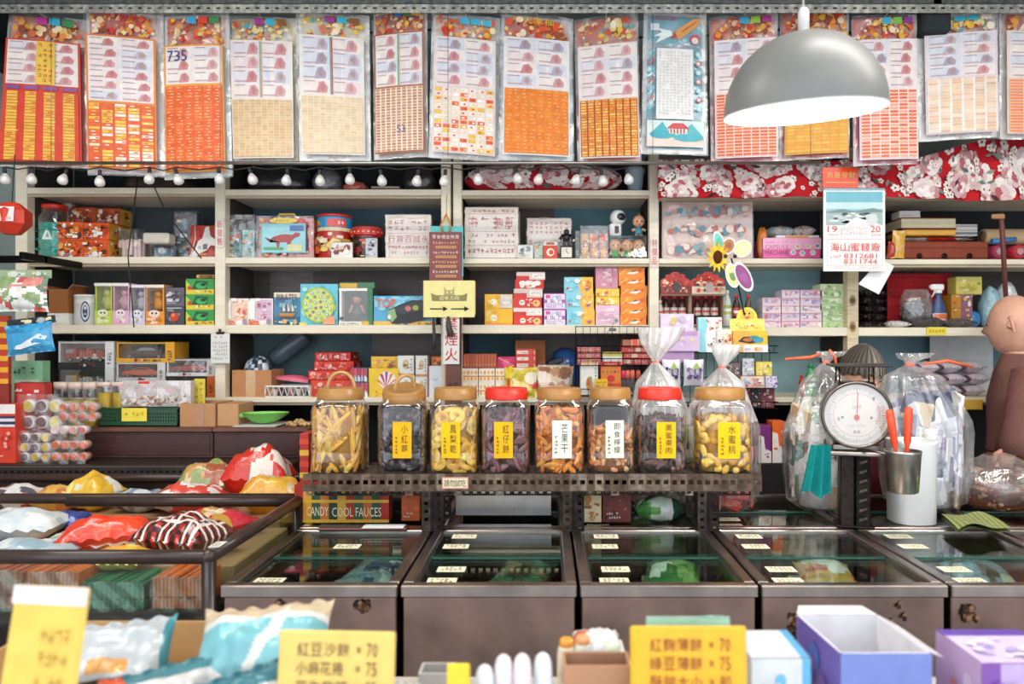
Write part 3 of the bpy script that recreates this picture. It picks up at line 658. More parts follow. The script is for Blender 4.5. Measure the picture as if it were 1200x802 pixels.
def pillow(mb, w, h, t, colf, m='foil', nu=14, nv=10, seed=0, seal=.06, crimp=.006, z=0., wr=.15, flat=False):
    """sealed pillow bag lying in the xy plane, w wide, h deep, t thick; colf(u,v,side)->colour or colour"""
    r=RR(seed); ph=[r.uniform(0, 6.3) for _ in range(8)]
    def bul(u, v):
        a=max(0, 1-abs(2*u-1)**2.6); s=seal
        vv=min(1, max(0, (v-s)/(1-2*s))); b=max(0, 1-abs(2*vv-1)**2.4)
        q=(a*b)**.55 if not flat else (a*b)**.3
        return q*(1+wr*(sin(9*u+7*v+ph[0])*.5+sin(15*u-11*v+ph[1])*.35+sin(23*v+5*u+ph[2])*.25))
    def sh(u, v):
        k=1-.07*(1-abs(2*v-1)**2)*(1 if not flat else .3); e=crimp*sin(37*u+ph[3])*(1 if v<.02 or v>.98 else .2)
        return (u-.5)*w*k, (v-.5)*h*(1-.05*(1-(2*u-1)**2)), e
    for sd in (1,-1):
        def fn(u, v):
            x, y, e=sh(u, v); return Vector((x, y, z+t*.5+e+sd*t*.5*bul(u, v)))
        mb.grid(fn, nu, nv, (lambda u, v, sd=sd: colf(u, v, sd)) if callable(colf) else colf, m, flip=sd<0)
    return lambda u, v, d=0.: Vector((sh(u, v)[0], sh(u, v)[1], z+t*.5+sh(u, v)[2]+t*.5*bul(u, v)+d+.0008))
def patches(pal, seed, n=14, base=None):
    r=RR(seed); S=[(r.random(), r.random(), r.uniform(.04, .22), r.choice(pal)) for _ in range(n)]
    b=base or pal[0]
    def f(u, v, sd=1):
        c=b
        for (a, e, q, k) in S:
            if (u-a)**2+(v-e)**2<q*q: c=k
        return c
    return f
def window_box(name, rect, D, depth, col, inner, win, content, label, cat='toy box', zb=None, art=None, group=None, rz=0., cname='toy'):
    """carton with a clear front window and what stands behind it"""
    cx, z0, w, h=span(*[rect[i] for i in (0, 2, 1, 3)], D, zb); w -= .0012
    root=thing(name, (cx, D, z0), label, cat, group, rz)
    mb=MB(); u0, v0, u1, v1=win; X0, X1, Z0, Z1=-w/2+w*u0,-w/2+w*u1, h*v0, h*v1; t=.002
    mb.box(-w/2, depth-t, 0, w/2, depth, h, inner, 'card'); mb.box(-w/2, 0, 0,-w/2+t, depth, h, col); mb.box(w/2-t, 0, 0, w/2, depth, h, col)
    mb.box(-w/2, 0, 0, w/2, depth, t, col); mb.box(-w/2, 0, h-t, w/2, depth, h-.0005, col)
    for (a, b, c, d) in ((-w/2, X0, 0, h), (X1, w/2, 0, h), (X0, X1, 0, Z0), (X0, X1, Z1, h)):
        if b-a>.0005 and d-c>.0005: mb.box(a, 0, c, b, t, d, col)
    p=panels(mb, w, depth, h)
    if art: art(p)
    part(mb, 'carton', root)
    cm=MB(); content(cm, (X0+X1)/2, depth*.5, max(Z0, t), X1-X0, Z1-max(Z0, t), depth); part(cm, cname, root)
    wm=MB(); wm.box(X0, .0005, Z0, X1, .001, Z1, 'ffffff', 'box_window'); part(wm, 'window_film', root)
    return root
def figure(cs, skin='e3b48c'):
    """little standing figure"""
    def f(mb, x, y, z, w, h, d):
        a=min(w*.42, h*.25)
        mb.sphere((x, y, z+h*.74), min(h*.16, w*.38), skin, 'plastic', 10, 7); mb.sphere((x, y+.002, z+h*.8), min(h*.15, w*.38), cs[0], 'plastic', 10, 6, (1.05, 1.05, .8))
        mb.lathe([(a*.7, z+h*.08), (a*.8, z+h*.3), (a*.55, z+h*.6)], cs[1], 'plastic', 10, c=(x, y, 0), sy=.6)
        for s in (-1, 1):
            mb.tube([(x+s*a*.5, y, z+h*.56), (x+s*a*1.0, y-.004, z+h*.3)], a*.22, cs[2%len(cs)], 'plastic', 6)
            mb.box(x+s*a*.35-a*.25, y-.008, z, x+s*a*.35+a*.25, y+.006, z+h*.12, cs[-1], 'plastic', .001)
    return f
def car(c1, c2, truck=False, load=None):
    def f(mb, x, y, z, w, h, d):
        L, H=w*.92, h*.8; x0=x-L/2; k=d*.35
        if truck:
            mb.box(x0, y-k, z+H*.22, x0+L*.26, y+k, z+H*.95, c1, 'gloss', .004); mb.box(x0+.003, y-k-.0006, z+H*.6, x0+L*.2, y+k, z+H*.85, '9fb0b8', 'gloss')
            mb.box(x0+L*.27, y-k, z+H*.2, x0+L, y+k, z+H*.34, c2, 'gloss', .002)
            r=RR(5)
            for i in range(7): mb.box(x0+L*(.32+.085*i), y-k*.9, z+H*.34, x0+L*(.39+.085*i), y+k*.9, z+H*r.uniform(.55, .9), r.choice(load or [c2]), 'gloss', .002)
        else:
            sec=[(-.5, .22), (-.5, .5), (-.42, .6), (-.22, .64), (-.1, .95), (.2, .95), (.36, .66), (.48, .58), (.5, .22)]
            for sd in (-1, 1):
                pts=[(x+a*L, y+sd*k, z+b*H) for a, b in sec]; mb.poly(pts if sd<0 else pts[::-1], c1, 'gloss')
            for (a, b), (c, e) in zip(sec, sec[1:]): mb.poly([(x+a*L, y-k, z+b*H), (x+a*L, y+k, z+b*H), (x+c*L, y+k, z+e*H), (x+c*L, y-k, z+e*H)], c1 if not (.3<(b+e)/2-.5) else '23282c', 'gloss')
            mb.poly([(x-.18*L, y-k-.0005, z+.66*H), (x+.28*L, y-k-.0005, z+.68*H), (x+.18*L, y-k-.0005, z+.9*H), (x-.09*L, y-k-.0005, z+.9*H)], c2, 'gloss')
        M=ROT(PI/2, 4, 'X'); rr=H*.17
        for a in ((-.34, .34) if not truck else (-.37,-.1, .1, .36)):
            mb.lathe([(rr, 0), (rr, .006)], '1b1b1d', 'rubber', 12, M=TRA((x+a*L, y-k+.004, z+rr)) @ M); mb.lathe([(rr*.5, .0065), (rr*.5, .007)], 'c9c9c9', 'metal', 10, M=TRA((x+a*L, y-k+.004, z+rr)) @ M)
    return f
def wrapped_stack(x0, x1, y0, D, zb, dep, rows, label, seed, tilt=0.):
    """stack of printed paper in cloudy plastic"""
    cx, z, w, h=span(x0, x1, y0, 0, D, zb); root=thing('paper_bundle', (cx, D, zb), label, 'package', 'wrapped paper bundles on the shelf'); r=RR(seed)
    mb=MB(); n=14
    for i in range(n): j=r.uniform(-.003, .003); mb.box(-w/2+.006+j, .006+j, h*i/n+.001, w/2-.006+j, dep, h*(i+1)/n-.006*(i==n-1), jit('e2d5cb', r, .05), 'paper', .001)
    f=Fc.flat(mb, (-w/2+.008, .0, .006), (w-.016, 0, 0), (0, 0, h-.018), 'paper'); f.fill('eadfd6')
    for row in rows: row(f, r)
    part(mb, 'paper_stack', root)
    s=MB(); ph=r.uniform(0, 6)
    def shell(u, v):
        a=2*PI*u; ca, sa=cos(a), sin(a); k=(abs(ca)**7+abs(sa)**7)**(-1/7); q=1+.012*sin(9*a+14*v+ph)+r.uniform(-.006, .006)
        t=1-.35*max(0, (v-.93)/.07)
        return Vector((w/2*k*ca*q*t, dep/2+(dep/2+.006)*k*sa*q*t, .0015+(h-.003)*v+.004*sin(5*a+ph)*v))
    s.grid(shell, 40, 12, 'ffffff', 'film', closeu=True); s.face(range(len(s.v)-40, len(s.v)), 'ffffff', 'film'); part(s, 'plastic_wrap', root)
    return root
def baglump(mb, w, d, h, colf, m='foil', seed=0, n=18, k=10, sq=2.6, wr=.08):
    r=RR(seed); ph=[r.uniform(0, 6.3) for _ in range(5)]
    def fn(u, v):
        a=2*PI*u; ca, sa=cos(a), sin(a); q=(abs(ca)**sq+abs(sa)**sq)**(-1/sq)
        p=sin(PI*min(.995, max(.005, .10+.9*v)))**.6
        z=h*(1-cos(PI*v))/2; f=1+wr*(sin(3*a+5*v+ph[0])+.6*sin(7*a-9*v+ph[1]))
        return Vector((w/2*q*ca*p*f, d/2*q*sa*p*f, max(0, z*(1+wr*.6*sin(2*a+ph[2])*v))))
    mb.grid(fn, n, k, colf, m, closeu=True)
# ================================================================ shelf row one
D=DS+.05
PALO=['e8641e', 'f5f0ea', 'c9381c', '7b3318', 'f2a33a', 'fdf6ee', '5a2a1c']
def candyjar(name, rect, D, zb, lid, fillc, label, pal, lidh=.02, lab=None, seed=1):
    cx, z, w, h=span(rect[0], rect[2], rect[1], 0, D, zb); r=w/2; root=thing(name, (cx, D+r, zb), label, 'jar'); rr=RR(seed)
    mb=MB(); hh=(h-lidh)*.72
    mb.lathe([(r*.93, .003), (r*.93, hh)], fillc, 'candy', 20, sq=4)
    f=cyl(mb, r*.94, hh, 'candy', sq=4); 
    for i in range(40): f.R(*(lambda u, v: (u, v, u+.12, v+.03))(rr.uniform(.1, .8), rr.uniform(.02, .95)), jit(rr.choice(pal), rr))
    part(mb, 'sweets', root)
    mb=MB(); mb.lathe([(r*.95, 0), (r, .006), (r, (h-lidh)*.82), (r*.8, (h-lidh)*.95), (r*.78, h-lidh)], 'ffffff', 'jar', 24, sq=4, cap1=False)
    if lab: lab(cyl(mb, r*1.0, h-lidh, 'paper', sq=4))
    part(mb, 'jar_body', root)
    mb=MB(); mb.lathe([(r*.84, h-lidh), (r*.86, h-.004), (r*.8, h)], lid, 'plastic', 24, sq=3); part(mb, 'lid', root)
candyjar('plastic_jar', (40, 238, 69, 300), 3.34, ZB, 'd8322a', '2fae9c', 'clear plastic jar of turquoise sweets with red lid on top left shelf', ['2fae9c', '3fc0ae', '259a8a'], .022,
         lambda f: (f.P([(.38, .38), (.64, .38), (.51, .62)], 'eef2f0'), f.P([(.47, .42), (.58, .42), (.52, .54)], '8fb8b0')))
candyjar('plastic_jar', (69, 238, 83, 300), 3.5, ZB, 'd6d4d0', '8a4038', 'narrow dark jar with grey lid behind the orange cartons', ['8a4038', '6a302c'], .03)
k=0
for (x0, y0, x1, y1, DD, nm) in ((68, 282, 97.5, 302, D, 'bottom left orange candy carton of the front stack beside the turquoise jar'), (98, 281, 128, 302, D, 'bottom right orange candy carton in the stack with yellow sides'),
                                 (67, 260, 97.5, 282, D, 'upper left orange candy carton touching the turquoise jar'), (98, 261, 128, 281, D, 'upper right orange candy carton of the front stack'),
                                 (83, 243, 111, 264, D+.13, 'dark orange carton at the back, topmost on the left'), (113, 244, 141, 264, D+.13, 'dark orange carton at the back, topmost on the right')):
    k += 1
    if y1==264:
        carton('candy_carton', (x0, 264, x1, 302), DD, .1, 'c8501e', busyart(PALO, 30, 60+k), 'carton standing on the shelf behind the front orange cartons, '+('left' if x0<90 else 'right')+' of two', zb=ZB, side='d9a53a', group='orange candy cartons')
        carton('candy_carton', (x0, y0, x1, y1), DD, .1, 'b4481c', busyart(['c85a28', 'e6d8c8', '8a3018', '5a2414', 'e0a050'], 34, 70+k, lo=.03, hi=.12), nm, group='orange candy cartons', side='d9a53a')
    else: carton('candy_carton', (x0, y0, x1, y1), DD, .11, 'de5a1c', busyart(PALO, 40, 60+k, lo=.03, hi=.13), nm, zb=ZB if y1==302 else None, group='orange candy cartons', side='d9a53a')
def clearbin(rect, D, zb, label, fill, seed, name='clear_bin', taper=.92, level=.7, lidc=None):
    cx, z, w, h=span(rect[0], rect[2], rect[1], 0, D, zb); r=w/2; root=thing(name, (cx, D+r, zb), label, 'container'); rr=RR(seed)
    mb=MB()
    for i in range(60):
        a, b=rr.uniform(-.8, .8)*r, rr.uniform(-.8, .8)*r; mb.box(a-.008, b-.008, h*rr.uniform(.01, level-.1), a+.008, b+.008, h*rr.uniform(level-.1, level), jit(rr.choice(fill), rr), 'candy', .003)
    part(mb, 'contents', root)
    mb=MB(); mb.lathe([(r*taper, 0), (r*taper, .002), (r, h*.97), (r*1.04, h)], 'ffffff', 'jar', 24, sq=6, cap1=False); part(mb, 'bin_body', root)
    if lidc: mb=MB(); mb.lathe([(r*1.05, h), (r*1.05, h+.008)], lidc, 'plastic', 24, sq=6); part(mb, 'lid', root)
clearbin((135, 268, 166, 302), D, ZB, 'open clear plastic bin half full of pale pink sweets', ['e8cfcb', 'f0e0dc', 'd8b8b4'], 4)
clearbin((173, 286, 197, 302), D, ZB, 'low clear tub under the white adapter', ['aebcc4', '5a8fb0', 'd8dcde'], 5, 'clear_tub', .96, .8)
mb=MB(); cx, z, w, h=span(167, 198, 272, 284.5, D, None); mb.box(-w/2, 0, 0, w/2, .07, h, 'd9d3c6', 'plastic', .008); f=Fc.flat(mb, (-w/2,-.0005, 0), (w, 0, 0), (0, 0, h), 'plastic')
for i in range(2): f.RS(.1, .3+.25*i, .9, .33+.25*i, 'b9b3a6', 3, 1)
single(mb, 'power_adapter', (cx, D-.005, WZ(285.4, D)), 'rounded cream power adapter block resting on a clear tub', 'adapter')
mb=MB(); cx, z, w, h=span(205, 231, 250, 0, 3.45, ZB); mb.box(-w/2, 0, 0, w/2, .05, h, '4a5256', 'card', .003); f=panels(mb, w, .05, h)['front']; f.busy(.05, .05, .95, .95, ['3a4044', '7a8890', 'd8dcdc', 'a8703a', '8fa8b8'], 30, R, .05, .2)
o=thing('toy_pack', (cx, 3.45, ZB), 'dark toy pack in clear plastic behind the red guitar pack', 'toy pack'); mb2=mb; part(mb2, 'carton', o); mb=MB(); mb.box(-w/2-.006,-.008, 0, w/2+.006, .055, h+.01, 'ffffff', 'film', .006); part(mb, 'plastic_bag', o)
def redguitar():
    cx, z, w, h=span(217, 252, 262, 0, D, ZB); root=thing('toy_guitar_pack', (cx, D+.04, ZB), 'red card pack with a white guitar shape leaning by the upright', 'toy pack', rot=(math.radians(-8), 0, math.radians(6)))
    mb=MB(); mb.box(-w/2, 0, 0, w/2, .012, h*1.02, 'b9261f', 'gloss', .002); f=panels(mb, w, .012, h)['front']; f.busy(.05, .05, .95, .95, ['d0402a', 'c9301f', 'e0903a', '8a1a16'], 14, R, .05, .16)
    f.P([(.02, .1), (.2, .3), (.3, .55), (.42, .62), (.5, .95), (.62, .98), (.68, .7), (.98, .52), (.94, .4), (.7, .42), (.6, .28), (.38, .18), (.2, .02)], 'e9e4de'); f.R(.45, .3, .6, .46, '77706c'); f.R(.3, .3, .4, .4, 'b8b0aa')
    part(mb, 'card', root)
    mb=MB(); mb.tube([(-w*.35,-.004, h*1.0), (-w*.3,-.008, h*.6), (-w*.42,-.006, .02)], .003, 'dedad4', 'rubber', 6); part(mb, 'white_cable', root)
redguitar()
# --- bay two
def bagged(name, rect, D, zb, inner, label, cat='toy pack'):
    cx, z, w, h=span(rect[0], rect[2], rect[1], 0, D, zb); root=thing(name, (cx, D, zb), label, cat)
    mb=MB(); inner(mb, w, h); part(mb, 'contents', root)
    s=MB(); r=RR(int(rect[0])); s.grid(lambda u, v: Vector(((u-.5)*w*(1+.02*sin(20*v)),-.006+.003*sin(19*u+11*v)+r.uniform(-.0015, .0015), h*v)), 10, 14, 'ffffff', 'bagclear'); part(s, 'plastic_bag', root); return root
def two(mb, w, h):
    for (a, b, c, t) in ((-.46,-.02, '4f7f86', .62), (.04, .44, '8fc0c0', .66)):
        mb.box(w*a, .0, .001, w*b, .05, h*t, c, 'card', .002); f=Fc.flat(mb, (w*a,-.0005, 0), (w*(b-a), 0, 0), (0, 0, h*t)); f.busy(.03, .03, .97, .97, [c, 'e0e8e4', 'c85a4a', '3a8f98', '2a5a66', 'e8b08a', '5ab0a0'], 26, R, .06, .2)
bagged('toy_bag', (265, 252, 300, 302), D, ZB, two, 'clear bag with two small teal story boxes at the shelf end')
def dinocase():
    cx, z, w, h=span(302, 367, 255, 0, D, ZB); root=thing('dinosaur_set', (cx, D, ZB), 'flat carry case toy set with a red dinosaur on blue inside a red border', 'toy set')
    mb=MB(); mb.box(-w/2, 0, 0, w/2, .05, h, 'c23a30', 'gloss', .006); f=panels(mb, w, .05, h, 'gloss')['front']
    f.busy(.02, .02, .98, .98, ['d8453a', 'e8b03a', '3a8a5a', '3a6ab0', 'c22e2a', 'e0d0b0'], 60, R, .03, .07)
    f.R(.1, .13, .9, .84, '6fc0cc'); f.R(.12, .15, .88, .82, '9ad4dc'); f.E(.5, .9, .26, .07, 'e8c23a'); f.marks(.36, .87, .64, .94, 1, 6, '3a8a4a', R)
    f.P([(.25, .38), (.3, .5), (.42, .56), (.55, .58), (.66, .56), (.72, .62), (.8, .6), (.79, .53), (.7, .48), (.64, .4), (.62, .26), (.58, .26), (.56, .38), (.44, .38), (.42, .26), (.38, .26), (.37, .4), (.3, .4), (.16, .5)], 'a83a30'); f.busy(.3, .4, .6, .55, ['8a2a24', 'c0544a'], 6, R, .05, .1)
    f.R(.58, .17, .84, .33, 'dcd49a'); f.R(.15, .2, .5, .26, '58a05a'); f.R(.62, .66, .86, .78, '4a6ab0')
    part(mb, 'case', root); mb=MB(); mb.tube([(-.04, .02, h), (-.035, .02, h+.018), (.035, .02, h+.018), (.04, .02, h)], .005, 'd8b040', 'plastic', 7); part(mb, 'carry_handle', root)
    s=MB(); s.grid(lambda u, v: Vector(((u-.5)*w*1.04,-.007+.003*sin(14*u+9*v), h*v*1.03)), 10, 8, 'ffffff', 'bagclear'); part(s, 'plastic_bag', root)
dinocase()
def tinart1(f):
    r=RR(2); f.RS(0, .74, 1, .98, '2f8fc0', 10); f.RS(0, .66, 1, .74, 'f4e4b0', 10); f.RS(.45, .76, .8, .94, 'e04a3c', 6); f.marks(.49, .80, .77, .91, 1, 4, 'ffffff', r); f.E(.2, .84, .1, .08, 'e8b838'); f.busy(.1, .1, .9, .62, ['f0d070', 'f6ecd4', 'e8c050', 'd8754a', 'f2e2c0', '9a5a3a', 'f8f2e4'], 34, r, .04, .12)
tin('snack_tin', 366, 407, 250, D, ZB, [(.02, 'c22a22'), (.7, 'ecd05a'), (.74, '2f8fc0')], 'd1281f', 'large yellow snack tin with blue top and red lid', art=tinart1)
carton('small_card', (388, 284, 413, 302), DS+.02, .016, 'f0ebe4', busyart(['f4efe8', '8a4a38', 'e8c8b8', '5a3028'], 12, 91), 'small white cartoon card box in front of the yellow tin', zb=ZB)
def tinart2(f):
    r=RR(4); f.busy(.05, .05, .6, .9, ['d8342a', 'e8a04a', '3a2420', '8a2a22', 'e0c08a', '5a2a20'], 30, r, .05, .12); f.RS(.0, .8, 1, 1, 'cf2a20', 8)
    for i in range(9): f.E(.15+.09*i, .9, .02, .03, 'f0b8a0', n=6)
tin('snack_tin', 409, 443, 265, D, ZB, [(.02, '2a2220'), (.75, 'c62a20')], 'd83a28', 'shorter red snack tin with dark cartoon front', art=tinart2)
carton('small_card', (428, 279, 442, 302), DS+.02, .015, 'c8c8cc', busyart(['d8d8dc', '2a2a30', '8a8a90', 'f0f0f0'], 14, 92), 'narrow grey picture box in front of the short red tin', zb=ZB)
def rowt(t, v0, v1, c, u0=.04, u1=.96): return lambda f, r: f.TH(t, u0, v0, u1, v1, c)
def rowm(v0, v1, c, rows=1, cols=12): return lambda f, r: f.marks(.05, v0, .95, v1, rows, cols, c, r)
def line(v, c='c98a80'): return lambda f, r: f.R(.03, v, .97, v+.008, c)
RD='c4524c'
wrapped_stack(450, 507, 250, D, ZB, .15, [rowt('行貨百誠永', .36, .53, 'b8443e'), rowm(.62, .92, 'cc7a72', 2, 7), line(.58), line(.33), rowm(.06, .3, 'd09088', 2, 13), rowm(.2, .3, 'c9766e', 1, 12)], 'bundle of red printed paper in cloudy wrap, left of the brown hanging sign', 11)
wrapped_stack(543, 609, 241, D, ZB, .16, [rowt('行', .62, .78, 'b8443e', .1, .26), rowt('興冶', .62, .78, 'b8443e', .56, .92), rowm(.56, .84, RD, 3, 4), line(.88), line(.52), rowm(.4, .5, RD, 1, 13), rowm(.28, .37, 'cc7a72', 1, 12), line(.24), rowm(.06, .2, RD, 1, 11), rowm(.9, .98, 'cc7a72', 1, 10)], 'largest bundle of red printed paper in cloudy wrap, beside the upright', 12)
wrapped_stack(616, 671, 254, DS+.14, ZB, .14, [rowm(.62, .95, 'c4766e', 3, 8), rowm(.1, .5, 'cc9088', 3, 10)], 'smaller paper bundle behind the little clock figure', 13)
carton('small_card', (606, 287, 625, 302), D-.02, .04, 'dfe0da', busyart(['e8e6e0', 'c0808a', '8a9aa0', 'd8c0c0', '6a7a80'], 18, 95), 'white patterned little box beside the large paper bundle', zb=ZB)
carton('small_card', (626, 285, 636, 302), D-.02, .04, 'b8c8b8', busyart(['e8e6e0', '5a8f8a', 'd8a05a', '8ab0a0'], 14, 96), 'thin pale green packet among the small boxes', zb=ZB)
def cart(p): f=p['front']; f.R(0, 0, 1, .75, 'd8442c'); f.C(.5, .36, .3, 'f2e4d4'); f.C(.56, .36, .18, 'd8442c'); f.R(0, .75, 1, 1, 'cfd8d0'); f.R(.2, .8, .8, .95, 'c05a40')
carton('small_card', (637, 283, 653, 302), D-.02, .04, 'd8442c', cart, 'small red box with a white ring mark', zb=ZB)
def clockman():
    cx, z, w, h=span(655, 673, 269, 0, D-.02, ZB); root=thing('clock_ornament', (cx, D, ZB), 'black suited toy figure standing on a little square white clock', 'ornament')
    mb=MB(); mb.box(-w*.42,-.01, 0, w*.42, .03, h*.45, '2a2422', 'plastic', .003); part(mb, 'clock_case', root)
    mb=MB(); f=Fc.flat(mb, (-w*.34,-.0105, h*.05), (w*.68, 0, 0), (0, 0, h*.34), 'paper'); f.fill('e6ddd0'); f.L([(.5, .5), (.5, .85)], .05, '222222'); f.L([(.5, .5), (.75, .4)], .05, '222222'); part(mb, 'clock_face', root)
    mb=MB(); z0=h*.45
    for s in (-1, 1):
        mb.box(s*w*.14-w*.1, 0, z0, s*w*.14+w*.1, .015, z0+h*.2, '1c1c20', 'plastic', .002); mb.tube([(s*w*.22, .008, z0+h*.4), (s*w*.45, .004, z0+h*.22)], w*.1, '1c1c20', 'plastic', 7); mb.sphere((s*w*.47, .004, z0+h*.2), w*.1, 'd8d0c8', 'plastic', 7, 5)
    mb.lathe([(w*.26, z0+h*.18), (w*.24, z0+h*.42)], '202024', 'plastic', 10, c=(0, .008, 0)); mb.sphere((0, .008, z0+h*.49), w*.2, '2a2a2e', 'plastic', 10, 7); mb.box(-w*.08,-.0045, z0+h*.22, w*.08,-.002, z0+h*.38, 'e0dcd6', 'plastic'); part(mb, 'toy_man', root)
clockman()
carton('small_card', (674, 270, 680, 302), D, .03, '7a7a78', busyart(['8a8a88', 'd8d4cc', '4a4a4a'], 8, 98), 'thin grey upright packet right of the clock figure', zb=ZB)
def dolls(mb, w, h):
    for i in range(3):
        x=w*(-.33+.33*i); figure(['c8703a', 'e8a03a', 'e8a03a', 'c85a3a'], 'e0a080')(mb, x, .02, .001, w*.3, h*.62, .04)
        mb.box(x-w*.13, .03, .001, x+w*.13, .034, h*.8, ['e8a84a', 'e0763a', 'd8402c'][i], 'card')
bagged('doll_bag', (680, 265, 713, 302), D, ZB, dolls, 'clear bag holding three small orange toy dolls')
def dollcase():
    cx, z, w, h=span(714, 758, 276, 0, D, ZB); root=thing('doll_case', (cx, D, ZB), 'low clear case displaying three baby dolls side by side', 'doll case')
    mb=MB(); mb.box(-w/2, 0, 0, w/2, .09, .008, '2c2a2c', 'plastic', .002); part(mb, 'case_base', root)
    for i, (hc, cc) in enumerate((('e8b890', '5ab06a'), ('8a5a3a', '4a9a5a'), ('c98a5a', '3a7ab8'))):
        m2=MB(); x=w*(-.32+.32*i); m2.sphere((x, .045, h*.62), h*.27, 'e6b48e', 'plastic', 12, 8); m2.sphere((x, .05, h*.7), h*.26, hc, 'plastic', 12, 7, (1.02, 1, .8)); m2.lathe([(h*.2, .008), (h*.22, h*.25), (h*.12, h*.45)], cc, 'plastic', 10, c=(x, .045, 0))
        for s in (-1, 1): m2.sphere((x+s*h*.1, .045-h*.25, h*.6), h*.035, '2a2020', 'plastic', 6, 4); m2.tube([(x+s*h*.15, .045, h*.38), (x+s*h*.27, .03, h*.18)], h*.06, 'e6b48e', 'plastic', 6)
        part(m2, 'baby_doll', root)
    mb=MB(); mb.box(-w/2, 0, .008, w/2, .09, h, 'ffffff', 'jar', .002); part(mb, 'case_cover', root)
dollcase()
zt=WZ(276, D)
def astronaut():
    root=thing('astronaut_toy', (WX(723, D), D+.045, zt+.001), 'white astronaut helmet toy sitting on the clear doll case', 'toy'); s=D/F
    mb=MB(); mb.box(-8*s,-.018, 0, 6*s, .018, 15*s, 'e6e6e4', 'plastic', .006); mb.box(-2*s,-.02, 3*s, 3*s,-.015, 12*s, '3a3c40', 'plastic', .002)
    for q in (-1, 1): mb.box(-1*s+q*4*s-2.5*s,-.02, 0,-1*s+q*4*s+2.5*s, .018, 4*s, 'd8d8d6', 'plastic', .003)
    part(mb, 'toy_body', root); mb=MB(); mb.sphere((2*s, 0, 22.5*s), 9.3*s, 'ededeb', 'plastic', 18, 12); part(mb, 'helmet', root)
    mb=MB(); mb.sphere((3.4*s,-.006, 22.5*s), 8.4*s, '202226', 'gloss', 18, 12, (.9, 1, .8)); part(mb, 'visor', root, 'black glossy visor')
astronaut()
def kewpie():
    root=thing('kewpie_doll', (WX(750, D), D+.045, zt+.001), 'baby doll with topknot in blue standing on the clear case', 'doll'); s=D/F
    mb=MB(); mb.sphere((0, 0, 18*s), 7.4*s, 'e0a884', 'plastic', 14, 10, (1, .95, 1)); mb.sphere((0, .003, 22*s), 5.6*s, 'b87848', 'plastic', 10, 6, (1, 1, .7)); mb.lathe([(1.6*s, 24*s), (1*s, 27*s), (.2*s, 28.5*s)], 'b87848', 'plastic', 8)
    for q in (-1, 1): mb.sphere((q*2.6*s,-6.6*s, 17*s), 1.1*s, '2a2020', 'plastic', 6, 4); mb.tube([(q*4*s, 0, 9*s), (q*8*s,-.005, 7*s)], 1.7*s, 'e0a884', 'plastic', 7); mb.tube([(q*2.4*s, 0, 4*s), (q*2.8*s,-.004, 0.6*s)], 2*s, 'e0a884', 'plastic', 7)
    mb.sphere((0,-6.6*s, 14*s), .9*s, 'b8443c', 'plastic', 6, 4, (1.6, .6, .6)); part(mb, 'doll_figure', root)
    mb=MB(); mb.lathe([(4.6*s, 2.4*s), (5*s, 5*s), (3.4*s, 11*s)], '4a9ab8', 'plastic', 12); part(mb, 'dress', root)
kewpie()
# --- bay four and five
def bigsheet():
    cx, z, w, h=span(776, 882, 236, 0, D-.01, ZB); root=thing('paper_bundle', (cx, D-.01, ZB), 'wide wrapped bundle printed with three rows of faded pink and blue pictures', 'package', 'wrapped paper bundles on the shelf')
    mb=MB(); mb.box(-w/2, 0, 0, w/2, .16, h, 'd9c2b8', 'paper', .004); f=panels(mb, w, .16, h, 'paper')['front']; r=RR(8)
    for j in range(3):
        f.l=2; f.RS(.02, .03+j*.325, .98, .3+j*.325, 'd8b8ae', 4, 1)
        f.busy(.03, .04+j*.325, .97, .29+j*.325, ['cf9a90', 'a9bcc0', 'e2d0c6', 'b88f8c', '94adb4', 'e8dcd0', 'c4766c', '6f98a8'], 54, r, .012, .05, 'eeet')
    part(mb, 'paper_stack', root); s=MB(); s.grid(lambda u, v: Vector(((u-.5)*w*1.01,-.007+.003*sin(15*u+8*v)+r.uniform(-.001, .001), h*v)), 20, 18, 'ffffff', 'film'); part(s, 'plastic_wrap', root)
bigsheet()
def capsule():
    cx, z, w, h=span(894, 962, 279, 0, D-.02, ZB); root=thing('capsule_machine_box', (cx, D-.02, ZB), 'flat pink toy box with rows of printed daisies and capital lettering', 'toy box')
    mb=MB(); mb.box(-w/2, 0, 0, w/2, .22, h, 'd9559a', 'gloss', .003); p=panels(mb, w, .22, h, 'gloss'); f=p['front']; f.RS(0, .45, 1, 1, 'e9a8c8', 2, 1); f.T('CAPSULE', .04, .46, .44, .66, 'b02a6a'); f.T('MACHINE', .04, .16, .44, .38, '8a1a50'); f.marks(.04, .72, .44, .86, 1, 10, 'd8669a', R)
    for (u, v, c) in ((.52, .3, '8fc8d8'), (.6, .58, 'f2b03a'), (.68, .25, '9ad0a0'), (.78, .6, 'f0d85a'), (.86, .28, 'e8e4f0'), (.94, .62, '8a6ab0')):
        for i in range(6): f.C(u+.03*cos(i*PI/3), v+.03*w/h*sin(i*PI/3), .024, 'f4eef0', l=3)
        f.C(u, v, .022, c, l=4)
    p['top'].fill('ece0e6'); part(mb, 'carton', root)
capsule()
zt=WZ(279, D-.02)
mb=MB(); mb.box(-.1, 0, 0, .1, .1, .016, 'ede4ea', 'card', .003); mb.box(-.06,-.0006, .002, .05, .0, .013, 'e8a04a', 'card'); single(mb, 'flat_card_box', (WX(935, D), D+.0, zt), 'thin white box lying on top of the pink capsule toy box', 'box')
zt += .0165
